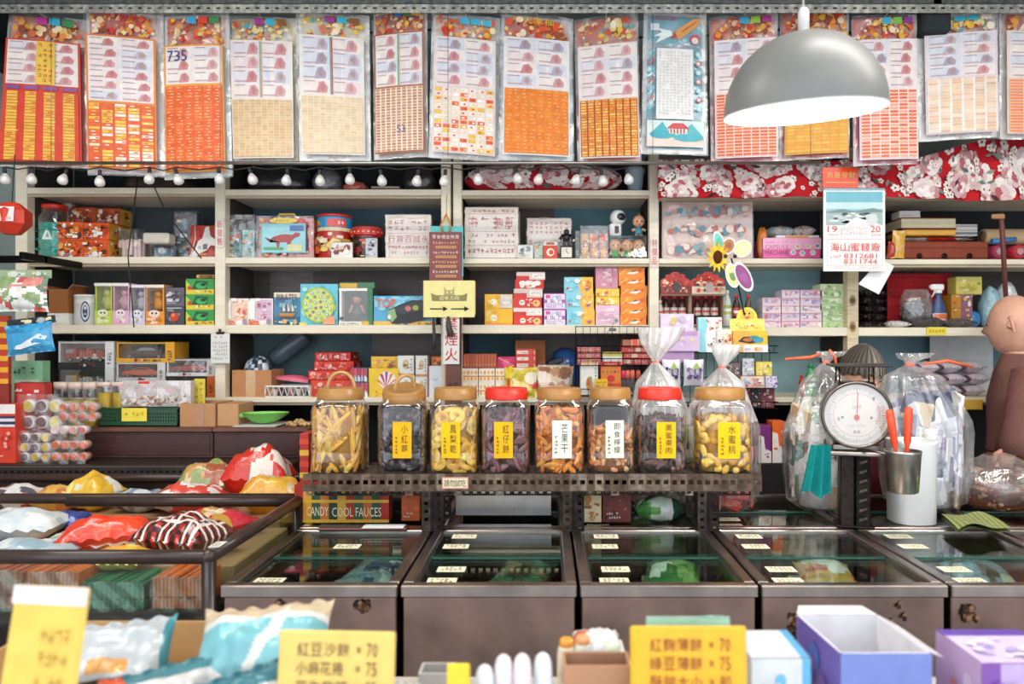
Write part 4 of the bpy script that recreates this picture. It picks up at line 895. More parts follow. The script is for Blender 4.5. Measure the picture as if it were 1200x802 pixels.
for i, (x0, x1, pal, lab) in enumerate(((904, 934, ['c8d4d4', 'e89a3a', 'd8602c', '5aa0b0', 'e8e4dc'], 'foil snack bag with orange print lying on the pink toy box'), (934, 961, ['d8ccc8', 'a86a4a', 'e6e0dc', '8a4a34'], 'pale foil bag with brown end beside the calendar'))):
    w=(x1-x0)*D/F; mb=MB(); pillow(mb, w*1.05, .14, .052, patches(pal, 30+i, 16), 'foil', seed=i); single(mb, 'snack_bag', (WX((x0+x1)/2, D), D+.08, zt), lab, 'snack bag', rot=(math.radians(0), 0, .3-.5*i))
mb=MB(); cx, z, w, h=span(889, 901, 267, 0, D, ZB); baglump(mb, w, .05, h, lambda u, v: 'c8742c' if v>.3 else 'a85a24', 'plastic', 3); single(mb, 'orange_toy', (cx, D+.02, ZB), 'rounded orange brown toy standing left of the pink box', 'toy')
def calendar():
    Dc=3.1; cx, z, w, h=span(965, 1037, 222, 318, Dc); root=thing('hanging_wall_calendar', (cx, Dc, z), 'white wall calendar with river photograph and red characters hanging by the upright', 'calendar')
    mb=MB(); mb.box(-w/2, 0, 0, w/2, .006, h, 'efece8', 'paper', .001); f=panels(mb, w, .006, h, 'paper')['front']; f.l=1; r=RR(6)
    f.fill('f1efec'); f.R(.04, .56, .96, .97, '9cc8d2'); f.R(.04, .84, .96, .97, '7fbccb'); f.R(.04, .76, .96, .84, 'c9e0e4'); f.R(.04, .56, .96, .74, 'a7b7b6'); l=f.l
    for i in range(34): f.l=l; u=r.uniform(.12, .86); f.E(u, r.uniform(.59, .73), r.uniform(.03, .09), r.uniform(.006, .02), r.choice(['6b7a7c', '8b9a98', 'c4cfcc', 'e4e9e6', '54666a', 'dfe6e4']), n=8)
    f.P([(.04, .72), (.3, .76), (.5, .73), (.8, .77), (.96, .74), (.96, .72), (.04, .71)], '7f9496')
    f.P([(.35, .56), (.5, .65), (.56, .65), (.96, .56)], 'e9eeec'); f.C(.78, .63, .1, 'cfd6d2', n=10)
    f.T('19', .06, .475, .22, .55, 'd85a52'); f.T('20', .76, .475, .92, .55, 'd85a52'); f.marks(.26, .44, .72, .54, 4, 9, 'e0a8a4', r); f.marks(.06, .42, .24, .46, 1, 4, 'e0a8a4', r); f.marks(.76, .42, .94, .46, 1, 4, 'e0a8a4', r)
    f.R(.05, .385, .95, .39, 'e09a94'); f.R(.05, .06, .95, .065, 'e09a94'); f.R(.05, .06, .056, .39, 'e09a94'); f.R(.944, .06, .95, .39, 'e09a94')
    f.TH('海山蜜餞廠', .09, .24, .92, .345, 'd0504a', .12); f.T('8312681', .32, .155, .86, .215, 'd0605a'); f.T('8311744', .32, .085, .86, .145, 'd0605a'); f.marks(.08, .15, .28, .2, 1, 4, 'd88a84', r); f.marks(.1, .02, .9, .05, 1, 18, 'd8b0ac', r)
    part(mb, 'calendar_page', root); mb=MB(); mb.box(-w/2,-.002, h-.006, w/2, .008, h+.006, '7f98a0', 'metal', .002); part(mb, 'binding', root)
calendar()
def shelf5():
    cx, z, w, h=span(1054, 1159, 283, 0, D, ZB); root=thing('brown_case', (cx, D, ZB), 'long brown leatherette case lying flat with three metal catches', 'suitcase')
    mb=MB(); mb.box(-w/2, 0, 0, w/2, .22, h, '8a4636', 'matte', .008); mb.box(-w/2-.001,-.001, h*.6, w/2+.001, .221, h*.64, '6a3428', 'matte'); part(mb, 'case_body', root)
    for u in (-.28, .0, .28): mb=MB(); mb.lathe([(.013, 0), (.013, .004), (.008, .006)], '2c2422', 'metal', 10, M=TRA((w*u, 0, h*.16)) @ ROT(PI/2, 4, 'X')); part(mb, 'catch', root)
    return WZ(283, D)
zt=shelf5()
mb=MB(); pillow(mb, .36, .17, .028, patches(['c8322a', 'd8d4d0', 'b02822', 'e8e4e0', 'c03a30'], 5, 20), 'foil', 18, 8, seed=4); single(mb, 'snack_bag', (WX(1098, D), D+.09, zt), 'flat red and white foil bag lying on the brown case', 'snack bag')
zt += .03
def book(x0, x1, y0, y1, D, dep, cov, pg, label, zb, name='hardback_book'):
    cx, z, w, h=span(x0, x1, y0, y1, D, zb); root=thing(name, (cx, D, zb), label, 'book'); t=min(.005, h*.18)
    mb=MB(); mb.box(-w/2, 0, 0, w/2, dep, t, cov, 'matte', .001); mb.box(-w/2, 0, h-t, w/2, dep, h, cov, 'matte', .001); mb.box(-w/2, dep-t, t, w/2, dep, h-t, cov, 'matte'); part(mb, 'cover', root)
    mb=MB(); n=12
    for i in range(n): mb.box(-w/2+.003, .003, t+(h-2*t)*i/n, w/2-.003, dep-t, t+(h-2*t)*(i+1)/n, jit(pg, R, .06), 'paper')
    part(mb, 'page_block', root); return zb+h
zt1=book(1060, 1121, 269, 274.5, D+.01, .18, 'd89a3a', 'e8b860', 'thin yellow edged book under the red hardback', zt, 'paperback_book')
zt1=book(1056, 1121, 255, 268, D, .19, '7a2a28', 'd8cfae', 'thick red hardback book with cream pages in the pile', zt1+.0005)
mb=MB(); w=25*D/F; mb.box(-w/2, 0, 0, w/2, .08, .035, 'e6e2dc', 'card', .003); p=panels(mb, w, .08, .035); p['front'].R(.1, .2, .6, .5, 'd8d2ca'); single(mb, 'white_box', (WX(1069, D), D+.02, zt1+.0005), 'small plain white box on the red hardback book', 'box')
mb=MB()
for i in range(9): mb.box(-.055+R.uniform(-.006, .006), 0, .006*i, .055, .16, .006*i+.0055, R.choice(['c8c4c0', '8a9298', 'e0dcd8', '6a7278', 'a8a09c']), 'paper', .0005)
single(mb, 'magazine_stack', (WX(1136, D), D+.03, zt), 'small stack of grey magazines right of the red hardback', 'magazines')
mb=MB(); M=ROT(PI/2, 4, 'Y'); mb.lathe([(.035, 0), (.036, .004), (.036, .26), (.034, .262)], 'c9aa84', 'paper', 18, M=TRA((0, .04, .036)) @ M); mb.lathe([(.028,-.001), (.012,-.0012)], '8a6a48', 'paper', 14, M=TRA((0, .04, .036)) @ M)
single(mb, 'paper_roll', (WX(1162, D), D+.03, WZ(284, D)), 'tan paper roll lying at the right end of the upper shelf', 'roll')
for i, (x, col, lab) in enumerate(((1172, 'a83a5a', 'magenta rolled cloth under the tan paper roll'), (1196, 'c03a44', 'red rolled cloth at the far right of the shelf'))):
    mb=MB(); mb.lathe([(.03, 0), (.034, .01), (.034, .2), (.03, .21)], col, 'fabric', 14, M=TRA((0, 0, .034)) @ ROT(-PI/2, 4, 'X')); mb.lathe([(.022,-.001), (.008,-.0012)], mixc(col, 'ffffff', .25), 'fabric', 12, M=TRA((0, 0, .034)) @ ROT(-PI/2, 4, 'X'))
    single(mb, 'cloth_roll', (WX(x, D), D, ZB), lab, 'cloth')
mb=MB(); mb.tube([(0, 0, 0), (.11, .0, .01)], .012, '3a7ab0', 'plastic', 9); single(mb, 'blue_tube', (WX(1163, D), D+.005, ZB+.081), 'short blue plastic tube tucked below the tan roll', 'tube')
for (x0, x1, y0, c, lab) in ((1039, 1050, 283, 'b83a2c', 'red folded packet standing beside the calendar'), (1044, 1060, 270, 'd9a83a', 'yellow folded bag leaning between the calendar and brown case')):
    cx, z, w, h=span(x0, x1, y0, 0, D, ZB); mb=MB(); pillow(mb, w, h, .03, patches([c, mixc(c, 'ffffff', .3), mixc(c, '000000', .3)], int(x0), 8), 'foil', 6, 10, seed=int(x0))
    for i, v in enumerate(mb.v): mb.v[i]=(v[0]+.012*(v[1]/h),-v[2], v[1]+h/2)
    single(mb, 'folded_bag', (cx, D+.01, ZB), lab, 'bag')
mb=MB(); mb.tube([W(1172, 250, 3.15)-W(1180, 372, 3.15), W(1174, 262, 3.15)-W(1180, 372, 3.15), (0, 0, 0)], [.012, .011, .009], '6a3a32', 'wood', 8); mb.box(-.075,-.02, .425,-.02,-.008, .445, 'a87a50', 'wood', .002)
single(mb, 'hanging_wooden_stick', W(1180, 372, 3.15), 'dark brown wooden stick hanging upright in front of the books', 'stick')
# --- shelf A, above: loose bags and bundles
for (x0, x1, y0, c, m, lab, nm) in ((290, 366, 196, '26262a', 'foil', 'crumpled black plastic bag on the top shelf, left of the pale one', 'plastic_bag'), (370, 402, 200, '6a6a70', 'foil', 'crumpled grey plastic sheet on the top shelf behind the bulbs', 'plastic_bag'), (474, 513, 196, '2e2a2a', 'foil', 'dark bundled bag at the right end of the second top shelf', 'plastic_bag'), (405, 432, 215, 'c05a4a', 'foil', 'small folded red packet on the top shelf', 'folded_packet'), (150, 225, 208, '4a3a36', 'matte', 'brown folded carton end on the leftmost top shelf', 'folded_carton')):
    cx, z, w, h=span(x0, x1, y0, 0, DS+.12, ZA); mb=MB(); r=RR(int(x0)); baglump(mb, w, .16, h, lambda u, v: jit(c, r, .3), m, int(x0), 22, 10, 3, .06); single(mb, nm, (cx, DS+.12, ZA), lab, 'bag')
mb=MB(); w=.13
for i in range(4): mb.box(-w/2+R.uniform(-.01, .01), 0, .008*i, w/2, .14, .008*i+.007, ['b8b0a8', '7a8a84', '9a5a4a', 'c8c4bc'][i], 'paper', .001)
single(mb, 'magazine_stack', (WX(450, D), D+.03, ZA), 'low pile of folded papers on the second top shelf', 'papers')
def bundle():
    cx, z, w, h=span(543, 728, 190, 0, DS+.03, ZA); r=RR(4)
    base=Vector((cx, DS+.12, ZA)); mb=MB()
    def fn(u, v, d=0.):
        a=-PI*u; q=3.2; ca, sa=cos(a), sin(a); k=(abs(ca)**q+abs(sa)**q)**(-1/q); p=min(1, sin(PI*(.12+.86*v))**.35); f=1+.02*sin(9*a+6*v)
        return Vector((-(w/2*k*p*f+d)*-ca, (.13*k*p*f+d)*sa, h*v))
    mb.grid(fn, 30, 8, 'c02830', 'fabric'); mb.grid(lambda u, v: Vector((fn(u, v).x,-fn(u, v).y*.8, fn(u, v).z)), 30, 8, 'b0242c', 'fabric', flip=True)
    fc=Fc(mb, fn, w*1.3, h, 'fabric', .0005); floral(fc, 60, r, .12, .88, .05, .95, .055); single(mb, 'cloth_bundle', base, 'bundle of red peony patterned cloth on the third top shelf', 'cloth')
bundle()
mb=MB(); cx, z, w, h=span(735, 757, 194, 0, D, ZA); mb.lathe([(w*.36, 0), (w*.5, h*.8), (w*.54, h*.82), (w*.54, h), (w*.46, h)], '9fb4c4', 'plastic', 20); single(mb, 'plastic_pot', (cx, D+.06, ZA), 'pale blue plastic pot on the top shelf by the upright', 'pot')
# ================================================================ shelf row two
# --- bay one
def openbox(name, rect, D, dep, zb, col, label, cat='box', flaps=((-1, .9), (1, .5)), stuffc=None, tape=None, rz=0.):
    cx, z, w, h=span(rect[0], rect[2], rect[1], rect[3], D, zb); root=thing(name, (cx, D, z), label, cat, rz=rz); t=.004
    mb=MB(); mb.box(-w/2, 0, 0, w/2, dep, t, col, 'cardboard')
    for (a, b, c, d) in ((-w/2, w/2, 0, t), (-w/2, w/2, dep-t, dep), (-w/2,-w/2+t, t, dep-t), (w/2-t, w/2, t, dep-t)): mb.box(a, c, t, b, d, h, col, 'cardboard')
    if tape: Fc.flat(mb, (-w/2,-.0006, 0), (w, 0, 0), (0, 0, h), 'gloss').RS(*tape, 2, 2)
    part(mb, 'carton', root)
    for sx, k in flaps:
        mb=MB(); L=w*.45; a=math.radians(90*k)
        p0=Vector((sx*w/2, 0, h)); dv=Vector((sx*cos(a)*L, 0, sin(a)*L*.6))
        q=[p0, p0+Vector((0, dep, 0)), p0+Vector((0, dep, 0))+dv, p0+dv]; n=Vector((0, 0, .003))
        mb.poly(q, col, 'cardboard'); mb.poly([v-n for v in q[::-1]], col, 'cardboard')
        for i in range(4): mb.poly([q[i], q[i]-n, q[(i+1)%4]-n, q[(i+1)%4]], 'c8a684', 'cardboard')
        part(mb, 'flap', root)
    return root
mb=MB(); cx, z, w, h=span(55, 80, 367, 0, D, ZC); mb.box(-w/2, 0, 0, w/2, .14, h, 'e6e2dc', 'card', .003); f=panels(mb, w, .14, h)['front']; f.R(.1, .3, .5, .4, 'c8c8cc'); single(mb, 'white_box', (cx, D, ZC), 'low white box under the open brown carton', 'box')
openbox('cardboard_box', (57, 339, 80, 0), D, .13, WZ(366.8, D), '9c6238', 'small open brown cardboard box on top of a low white box', flaps=((-1, .5), (1, .7)))
def whitetin():
    f0=lambda f: (f.E(.62, .5, .11, .36, '2a3a58', n=18), f.E(.62, .5, .085, .29, 'd8dce0', n=18), f.E(.62, .5, .06, .22, '33456a', n=14), f.E(.62, .62, .03, .06, 'd8dce0', n=10), f.R(.585, .4, .655, .43, 'd8dce0'))
    tin('white_tub', 80, 108, 345, D, ZC, [(.02, 'd8d8d6'), (.8, 'e8e6e2')], 'eceae6', 'round white tub with a dark blue oval emblem', 'tub', f0)
whitetin()
WBX=[((111, 332, 132, 0), 'c9d84a', 'e8f0a0', ['c9d84a', 'd8e060', 'b8c840', '8aa030'], 'f0ece6', 'lime toy figure box, leftmost of the window boxes'), ((132, 332, 152, 0), 'e6b4cc', 'f0d8e4', ['d8707a', 'eab0c4', 'e8c8d8', 'c890b0'], 'f4ece8', 'pink toy figure box between the lime and the lilac one'),
       ((152, 334, 171, 0), 'd4cfe0', 'e4e0f0', ['f0eef4', 'dcd8ec', 'a0b060', 'b8b0d0'], 'eeeaf0', 'pale lilac toy figure box with window'), ((170, 334, 193, 0), 'ee9a30', 'f4c880', ['e8862a', 'f2b040', 'd86a20', '7a4a2a'], 'f4e8d8', 'orange toy figure box at the right of the window boxes')]
for i, (rc, col, inn, cs, top, lab) in enumerate(WBX):
    def art(p, col=col, top=top, i=i):
        r=RR(i+20); f=p['front']; f.R(.0, .0, 1, .36, col); f.busy(.1, .03, .9, .3, [mixc(col, 'ffffff', .5), mixc(col, '000000', .35), 'f4f0ec'], 10, r, .06, .2); f.R(0, .93, 1, 1, top); f.E(.5, .3, .3, .09, mixc(col, 'ffffff', .6)); f.C(.4, .31, .06, '3a3438', n=8); f.C(.6, .31, .06, '3a3438', n=8)
        p['right'].fill(mixc(col, 'ffffff', .2)); p['top'].fill(top)
    window_box('toy_figure_box', rc, D, .07, col, inn, (.1, .36, .9, .93), figure(cs, cs[1]), lab, zb=ZC, art=art, cname='toy_figure')
carton('toy_card', (194, 337, 216, 359), D, .06, '6a6470', busyart(['6a5a70', 'd8d0d8', '4a4450', '9a7a9a', 'c8b8b0', '5a6a60'], 26, 31, lo=.05, hi=.18), 'grey purple toy packet on top of the dark one with the red ball', gap=.002)
def appl(p): f=p['front']; f.fill('4a484c'); f.busy(.05, .05, .95, .95, ['5a585c', '3a383c', '8a8a8c'], 12, R, .06, .16); f.C(.5, .45, .24, 'c83a2a'); f.C(.44, .55, .1, 'e88a5a'); f.L([(.1, .9), (.9, .9)], .05, 'c8c8c8')
carton('toy_card', (194, 359, 216, 0), D, .06, '48464a', appl, 'dark toy packet printed with a red ball at the bottom', zb=ZC)
GR=['2f9a4a', 'e8c83a', '1f6a3a', '4ab04a', '18482a', 'd8d04a']
for i, (y0, y1) in enumerate(((327, 345), (345, 363), (363, 0))):
    def art(p, i=i):
        f=p['front']; r=RR(50+i); f.fill('3a9a48'); f.R(0, 0, 1, .32, 'e2c93c'); f.P([(.2, .3), (.35, .9), (.8, .85), (.75, .3)], '1d5a34'); f.E(.55, .55, .2, .2, '3fae5a'); f.E(.62, .62, .1, .1, '12301e'); f.P([(.0, .3), (.0, .9), (.2, .5)], 'b8d040'); f.C(.14, .42, .08, 'c8402a', n=8); f.busy(.3, .05, .95, .3, ['c85a2a', 'f0e8a0', '8a6a1a'], 8, r, .03, .08)
        p['right'].fill('e2c93c'); p['top'].fill('2f8a40')
    carton('toy_box', (218, y0, 251, y1), D, .1, '2f9a4a', art, 'green and yellow toy box, '+['topmost of the stack of three', 'middle of the stack of three', 'lowest of the stack of three'][i]+' by the upright', zb=ZC if y1==0 else None, group='green toy boxes')
cx, z, w, h=span(230, 251, 322, 326.6, D+.01); mb=MB(); mb.box(-w/2, 0, 0, w/2, .07, h, 'c89a3a', 'card', .002); f=panels(mb, w, .07, h)['front']; f.busy(.02, .1, .98, .9, ['e8c060', '8a5a2a', '3a2a20'], 10, R); single(mb, 'flat_card_box', (cx, D+.01, z), 'flat ochre packet lying on the green toy boxes', 'box')
# --- bay two
for (x0, x1, c, lab) in ((265, 292, 'e8983a', 'white box with orange cartoon bubbles at the left shelf end'), (293, 320, 'b04a9a', 'white box with purple cartoon bubbles, second on the shelf')):
    def art(p, c=c):
        f=p['front']; r=RR(c); f.fill('f0eae6'); f.R(.3, .2, .95, .95, mixc(c, 'ffffff', .45)); f.busy(.3, .25, .95, .95, [c, mixc(c, 'ffffff', .6), 'f4e8d8', 'd85a4a', mixc(c, 'ffffff', .25), 'e8d0e0'], 30, r, .04, .12); f.R(0, .0, .42, .18, 'e0622c'); f.marks(.04, .03, .4, .16, 1, 4, 'f4e8e0', r); f.E(.86, .15, .1, .12, '9a8a9a'); f.R(.28, .9, .5, 1, 'f6f2f0'); f.R(.0, .25, .26, .9, 'f6f1ee')
    carton('cartoon_box', (x0, 350, x1, 0), D, .09, 'f0eae6', art, lab, zb=ZC)
def ship(p):
    f=p['front']; r=RR(3); f.fill('4a86a8'); f.R(0, .86, 1, 1, 'e8dcc8'); f.R(0, .0, 1, .28, '2f6a8a'); f.busy(.02, .5, .98, .85, ['6aa0bc', '8ab8c8', '3a7898'], 14, r, .06, .16); f.T('PIRATES', .12, .76, .9, .95, '6a3a20')
    f.P([(.14, .4), (.24, .26), (.74, .24), (.92, .44), (.8, .36), (.3, .34)], '8a5428'); f.P([(.2, .38), (.26, .3), (.76, .3), (.84, .38)], 'c08a4a')
    for u in (.34, .52, .68): f.R(u, .38, u+.02, .72, '5a3a20'); f.P([(u+.02, .42), (u+.13, .46), (u+.02, .68)], 'e0d6c0')
    f.busy(.03, .03, .97, .22, ['5a9ab8', 'd8b070', 'e8e0d0', '2a5a78'], 14, r, .03, .1); f.E(.85, .12, .08, .08, 'b8a87a')
carton('ship_game_box', (321, 343, 352, 0), D, .06, '3f7a9a', ship, 'blue box with a brown sailing ship picture', 'game box', zb=ZC, side='6a4a34')
def fishing(p):
    f=p['front']; r=RR(4); f.fill('6cc4d8'); f.busy(.02, .02, .98, .98, ['8ad4e0', '4ab0cc', 'a8e0e4', 'e8d84a', 'f0e8c0'], 26, r, .05, .12); f.E(.5, .5, .44, .42, 'a8c04a', n=24); f.E(.5, .5, .40, .38, 'd2dc7a', n=24)
    for ring, n in ((.34, 13), (.22, 9), (.1, 4)):
        for i in range(n): a=2*PI*i/n+ring*9; f.l=40; u, v=.5+ring*cos(a), .5+ring*.95*sin(a); f.C(u, v, .042, '3f9ab0', l=41, n=9); f.C(u, v, .028, r.choice(['f0e8d8', 'd85a4a', 'e8b84a', 'f4f0e8', '5ab0a0']), l=42, n=8)
    f.P([(.62, .04), (.95, .04), (.95, .24), (.7, .2)], 'e89a7a', l=43); f.R(.0, .0, .2, .08, 'e8d24a', l=43); p['right'].fill('4ab0cc')
carton('fishing_game_box', (352, 333, 396, 0), D, .07, '62bcd0', fishing, 'square sky blue game box with rings of round fish counters', 'game box', zb=ZC)
def figart(p):
    f=p['front']; f.R(0, .93, 1, 1, 'f2eee6'); f.R(0, 0, 1, .12, 'ece6da'); f.R(.84, .0, 1, 1, '3f7a5a'); f.T('OLYMPIC', .04, .03, .6, .09, '4a4a6a'); f.E(.78, .08, .12, .06, 'd8b040'); f.E(.08, .2, .06, .05, '5a6a6a'); p['right'].fill('3a6a50'); p['top'].fill('e0a838')
window_box('action_figure_box', (397, 338, 437, 0), D, .09, 'eee8de', '5a4634', (.08, .12, .84, .93), figure(['4a2a18', '4a4030', 'c08a60', '3a3228'], 'b87c54'), 'green and white box with a muscular bearded toy man behind the window', zb=ZC, art=figart, cname='toy_figure')
cx, z, w, h=span(398, 439, 331, 337, D+.03); mb=MB(); mb.box(-w/2, 0, 0, w/2, .05, WZ(331, D+.03)-WZ(337.7, D) , '4a7a5c', 'card', .002); f=panels(mb, w, .05, h)['front']; f.R(0, 0, .5, 1, 'dcae44'); single(mb, 'flat_card_box', (cx, D+.03, WZ(337.7, D)), 'flat green and yellow box lying on the toy man box', 'box')
def topgame(p):
    f=p['front']; r=RR(5); f.fill('58a8d0'); f.busy(.0, .5, 1, 1, ['7ac0dc', '8ed0e4', '4a98c4'], 14, r, .06, .16); f.R(0, 0, 1, .16, 'e0b84a'); f.busy(.3, .0, 1, .16, ['4a8a4a', 'd86a3a', '3a6ab0', 'f0e0a0'], 12, r, .02, .06)
    f.P([(.22, .3), (.24, .52), (.42, .7), (.62, .86), (.98, .84), (.98, .3), (.6, .1), (.3, .08)], '26282c'); f.P([(.28, .5), (.44, .66), (.62, .8), (.96, .78), (.96, .6), (.5, .4)], '3c3f44'); f.P([(.22, .3), (.24, .5), (.34, .58), (.38, .3), (.3, .12)], '8fae7a'); f.E(.56, .58, .05, .09, 'd8707a'); f.E(.68, .6, .05, .09, 'a8b84a'); f.E(.26, .3, .03, .08, 'e0e0d0')
    f.T('TOP', .04, .6, .36, .9, 'c8381f'); f.T('TOP', .045, .615, .355, .885, 'e8663a')
carton('spinning_top_game_box', (438, 347, 511, 0), D, .08, '5aaad0', topgame, 'wide blue game box lettered TOP in red with a black launcher', 'game box', zb=ZC)
cx, z, w, h=span(265, 276, 337, 0, D+.15, ZC); mb=MB(); baglump(mb, w, .05, h, 'bfc0c0', 'foil', 8); single(mb, 'plastic_bag', (cx-.005, D+.16, ZC), 'small pale crumpled bag behind the orange bubble box', 'bag')
# --- bay three
Y1=['f2bc2a', 'f8d860', 'e8a020', 'f4e8c0']
for (r4, zb, lab) in (((568, 345, 601, 363), None, 'yellow snack carton on top of its twin behind the arrow sign'), ((568, 363, 601, 0), ZC, 'yellow snack carton at the bottom beside the red stack')):
    def art(p, k=r4[1]):
        f=p['front']; f.fill('f0b82a'); f.busy(.02, .02, .6, .98, ['f4c84a', 'e8a81c', 'f6d878'], 14, RR(k), .08, .2); f.E(.33, .5, .12, .2, 'f4ecd0'); f.marks(.24, .4, .42, .6, 1, 3, 'a08a5a', R)
        if k==345: f.R(.56, .1, .98, .95, 'd8cfc4'); f.busy(.56, .12, .97, .93, ['c8c0b8', 'e8e0d8'], 8, RR(2), .1, .2)
        else: f.R(0, 0, 1, .2, 'e89428')
    carton('snack_carton', r4, D, .14, 'f0b82a', art, lab, zb=zb, group='yellow snack cartons')
RDS=[(319, 328, 'd8c4bc', 'topmost'), (328, 338.5, 'c8281e', 'second from the top'), (338.5, 349, 'cfc0b8', 'third from the top'), (349, 361, 'd8301f', 'fourth from the top'), (361, 370, 'e6d6ce', 'second from the bottom'), (370, 0, 'd8341f', 'lowest')]
for i, (y0, y1, c, w_) in enumerate(RDS):
    def art(p, i=i, c=c):
        f=p['front']; r=RR(200+i); f.fill(c)
        if i in (3, 5):
            f.C(.32, .5, .1, 'f4efe8'); f.C(.29, .55, .025, '2a2a2a', n=7); f.C(.35, .55, .025, '2a2a2a', n=7); f.P([(.27, .35), (.37, .35), (.32, .22)], 'e89a2a'); f.busy(.45, .1, .7, .9, ['f4e8dc', 'f0b8a0'], 6, r, .1, .2); f.E(.82, .45, .13, .35, 'e8b878', n=10); f.E(.8, .5, .04, .1, '8a5a3a', n=7)
        elif i in (0, 2, 4): f.R(0, .0, .45, .5, 'c8342a'); f.R(.55, .2, .98, .8, 'ece4dc'); f.marks(.6, .25, .95, .75, 1, 5, 'a8908a', r)
        else: f.busy(.02, .05, .98, .95, ['e8e0d8', 'e05a3a', 'f0c8b0', 'b01f18', 'f4ece4'], 16, r, .05, .14)
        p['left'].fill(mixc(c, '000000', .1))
    dx=[3, 1.5, .0,-1.2,-.6,-.3][i]
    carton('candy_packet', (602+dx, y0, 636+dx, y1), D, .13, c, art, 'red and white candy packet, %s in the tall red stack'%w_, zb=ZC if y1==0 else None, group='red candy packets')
for (y0, y1, zb, lab) in ((344, 363, None, 'purple and white lollipop box on top of a matching one'), (363, 0, ZC, 'purple and white lollipop box at the bottom of the pair')):
    def art(p):
        f=p['front']; f.fill('b05aa8'); f.R(.03, .62, .97, .95, 'ecd8ec'); f.R(.03, .06, .97, .4, 'e4dcec'); f.C(.5, .68, .13, '9ad0dc'); f.C(.5, .68, .07, 'f4f0f4'); f.T('XO', .56, .66, .8, .88, '7a2a8a'); f.TH('loli', .15, .42, .85, .6, 'f4ecf4'); f.marks(.1, .1, .9, .36, 2, 8, '8a4a9a', RR(5)); f.R(.1, .7, .3, .9, 'd8548a')
    carton('lollipop_box', (637, y0, 663, y1), D, .13, 'b05aa8', art, lab, zb=zb, group='purple lollipop boxes')
for i, (r4, zb, lab) in enumerate((((661, 325, 695, 344), None, 'blue and orange cereal carton, topmost of the three'), ((663, 344, 696, 363), None, 'blue and orange cereal carton, middle of the three'), ((664, 363, 697, 0), ZC, 'blue and orange cereal carton, lowest of the three'))):
    def art(p, i=i):
        f=p['front']; r=RR(210+i); f.fill('88cfe0'); f.P([(.55, 0), (1, 0), (1, 1), (.62, 1), (.5, .5)], 'f0b844'); f.busy(.5, .1, .98, .9, ['e8a030', 'f8d880', 'f4e4b0', 'd87a2a'], 14, r, .05, .12); f.busy(.02, .1, .5, .95, ['a8dce8', 'c8e8ee', '6ac0d8'], 8, r, .08, .16); f.E(.45, .75, .1, .14, 'f4f0e4'); f.C(.12, .3, .045, 'd8442c', n=8); f.C(.78, .25, .05, '8a5ab0', n=8); f.C(.85, .3, .04, 'd85a3a', n=8); p['right'].fill('f0b844')
    carton('cereal_carton', r4, D, .13, '88cfe0', art, lab, zb=zb, group='blue and orange cartons')
def pinkart(c, sd):
    def art(p):
        f=p['front']; r=RR(sd); f.fill(c); f.busy(.02, .05, .98, .95, [mixc(c, 'ffffff', .2), mixc(c, '7a2a4a', .25), mixc(c, 'ffffff', .4), mixc(c, 'b04a70', .3)], 22, r, .05, .14)
        for k in range(6): f.L([(r.uniform(.05, .9), r.uniform(.1, .9)) for _ in range(2)], .015, mixc(c, 'ffffff', .5))
    return art
carton('candy_box', (698, 312, 724, 338), D, .12, 'cf8aa0', pinkart('cf8aa0', 6), 'dusky pink candy box, topmost above the yellow packets')
for i, (y0, y1) in enumerate(((338, 348), (348, 358))):
    carton('candy_packet', (698, y0, 726, y1), D, .12, 'f0cc4a', busyart(['f4dc70', 'e8a83a', 'd86a4a', 'f8ecb0', 'e8b83a'], 18, 220+i, lo=.03, hi=.1), 'yellow candy packet, %s between the pink boxes'%('upper' if i==0 else 'lower'))
carton('candy_box', (698, 358, 726, 0), D, .12, 'e8c0d4', pinkart('e8c0d4', 7), 'pale pink candy box under the yellow packets', zb=ZC)
OR=[(313, 324, 0), (324, 335, .4), (335, 347, 3), (347, 359, 2.2), (359, 370, 2.8), (370, 0, 2)]
for i, (y0, y1, dx) in enumerate(OR):
    def art(p, i=i):
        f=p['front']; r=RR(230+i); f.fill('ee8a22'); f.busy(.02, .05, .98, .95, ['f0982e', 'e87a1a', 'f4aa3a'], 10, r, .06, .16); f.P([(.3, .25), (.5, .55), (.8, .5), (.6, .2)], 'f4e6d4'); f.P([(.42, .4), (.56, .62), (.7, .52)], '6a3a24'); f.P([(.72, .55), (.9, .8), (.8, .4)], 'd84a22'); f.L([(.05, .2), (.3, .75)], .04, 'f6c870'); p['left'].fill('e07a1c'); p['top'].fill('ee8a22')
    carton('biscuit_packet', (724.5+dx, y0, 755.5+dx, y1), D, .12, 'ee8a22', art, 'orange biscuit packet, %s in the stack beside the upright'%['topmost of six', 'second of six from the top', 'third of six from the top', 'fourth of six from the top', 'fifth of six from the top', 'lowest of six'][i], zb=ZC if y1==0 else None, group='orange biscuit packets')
mb=MB(); mb.poly([(-.012, 0, 0), (.018, 0, 0), (.014, 0, .05), (-.01, 0, .045)], 'f0ece8', 'paper'); mb.poly([(-.012, .03, 0), (-.01, .03, .045), (.014, .03, .05), (.018, .03, 0)], 'f0ece8', 'paper'); mb.box(-.012, .0002, 0, .018, .0298, .03, 'e6e2dc', 'paper')
single(mb, 'folded_paper', (WX(752, D+.06), D+.06, WZ(313, D)), 'folded white paper standing on the orange packets', 'paper')
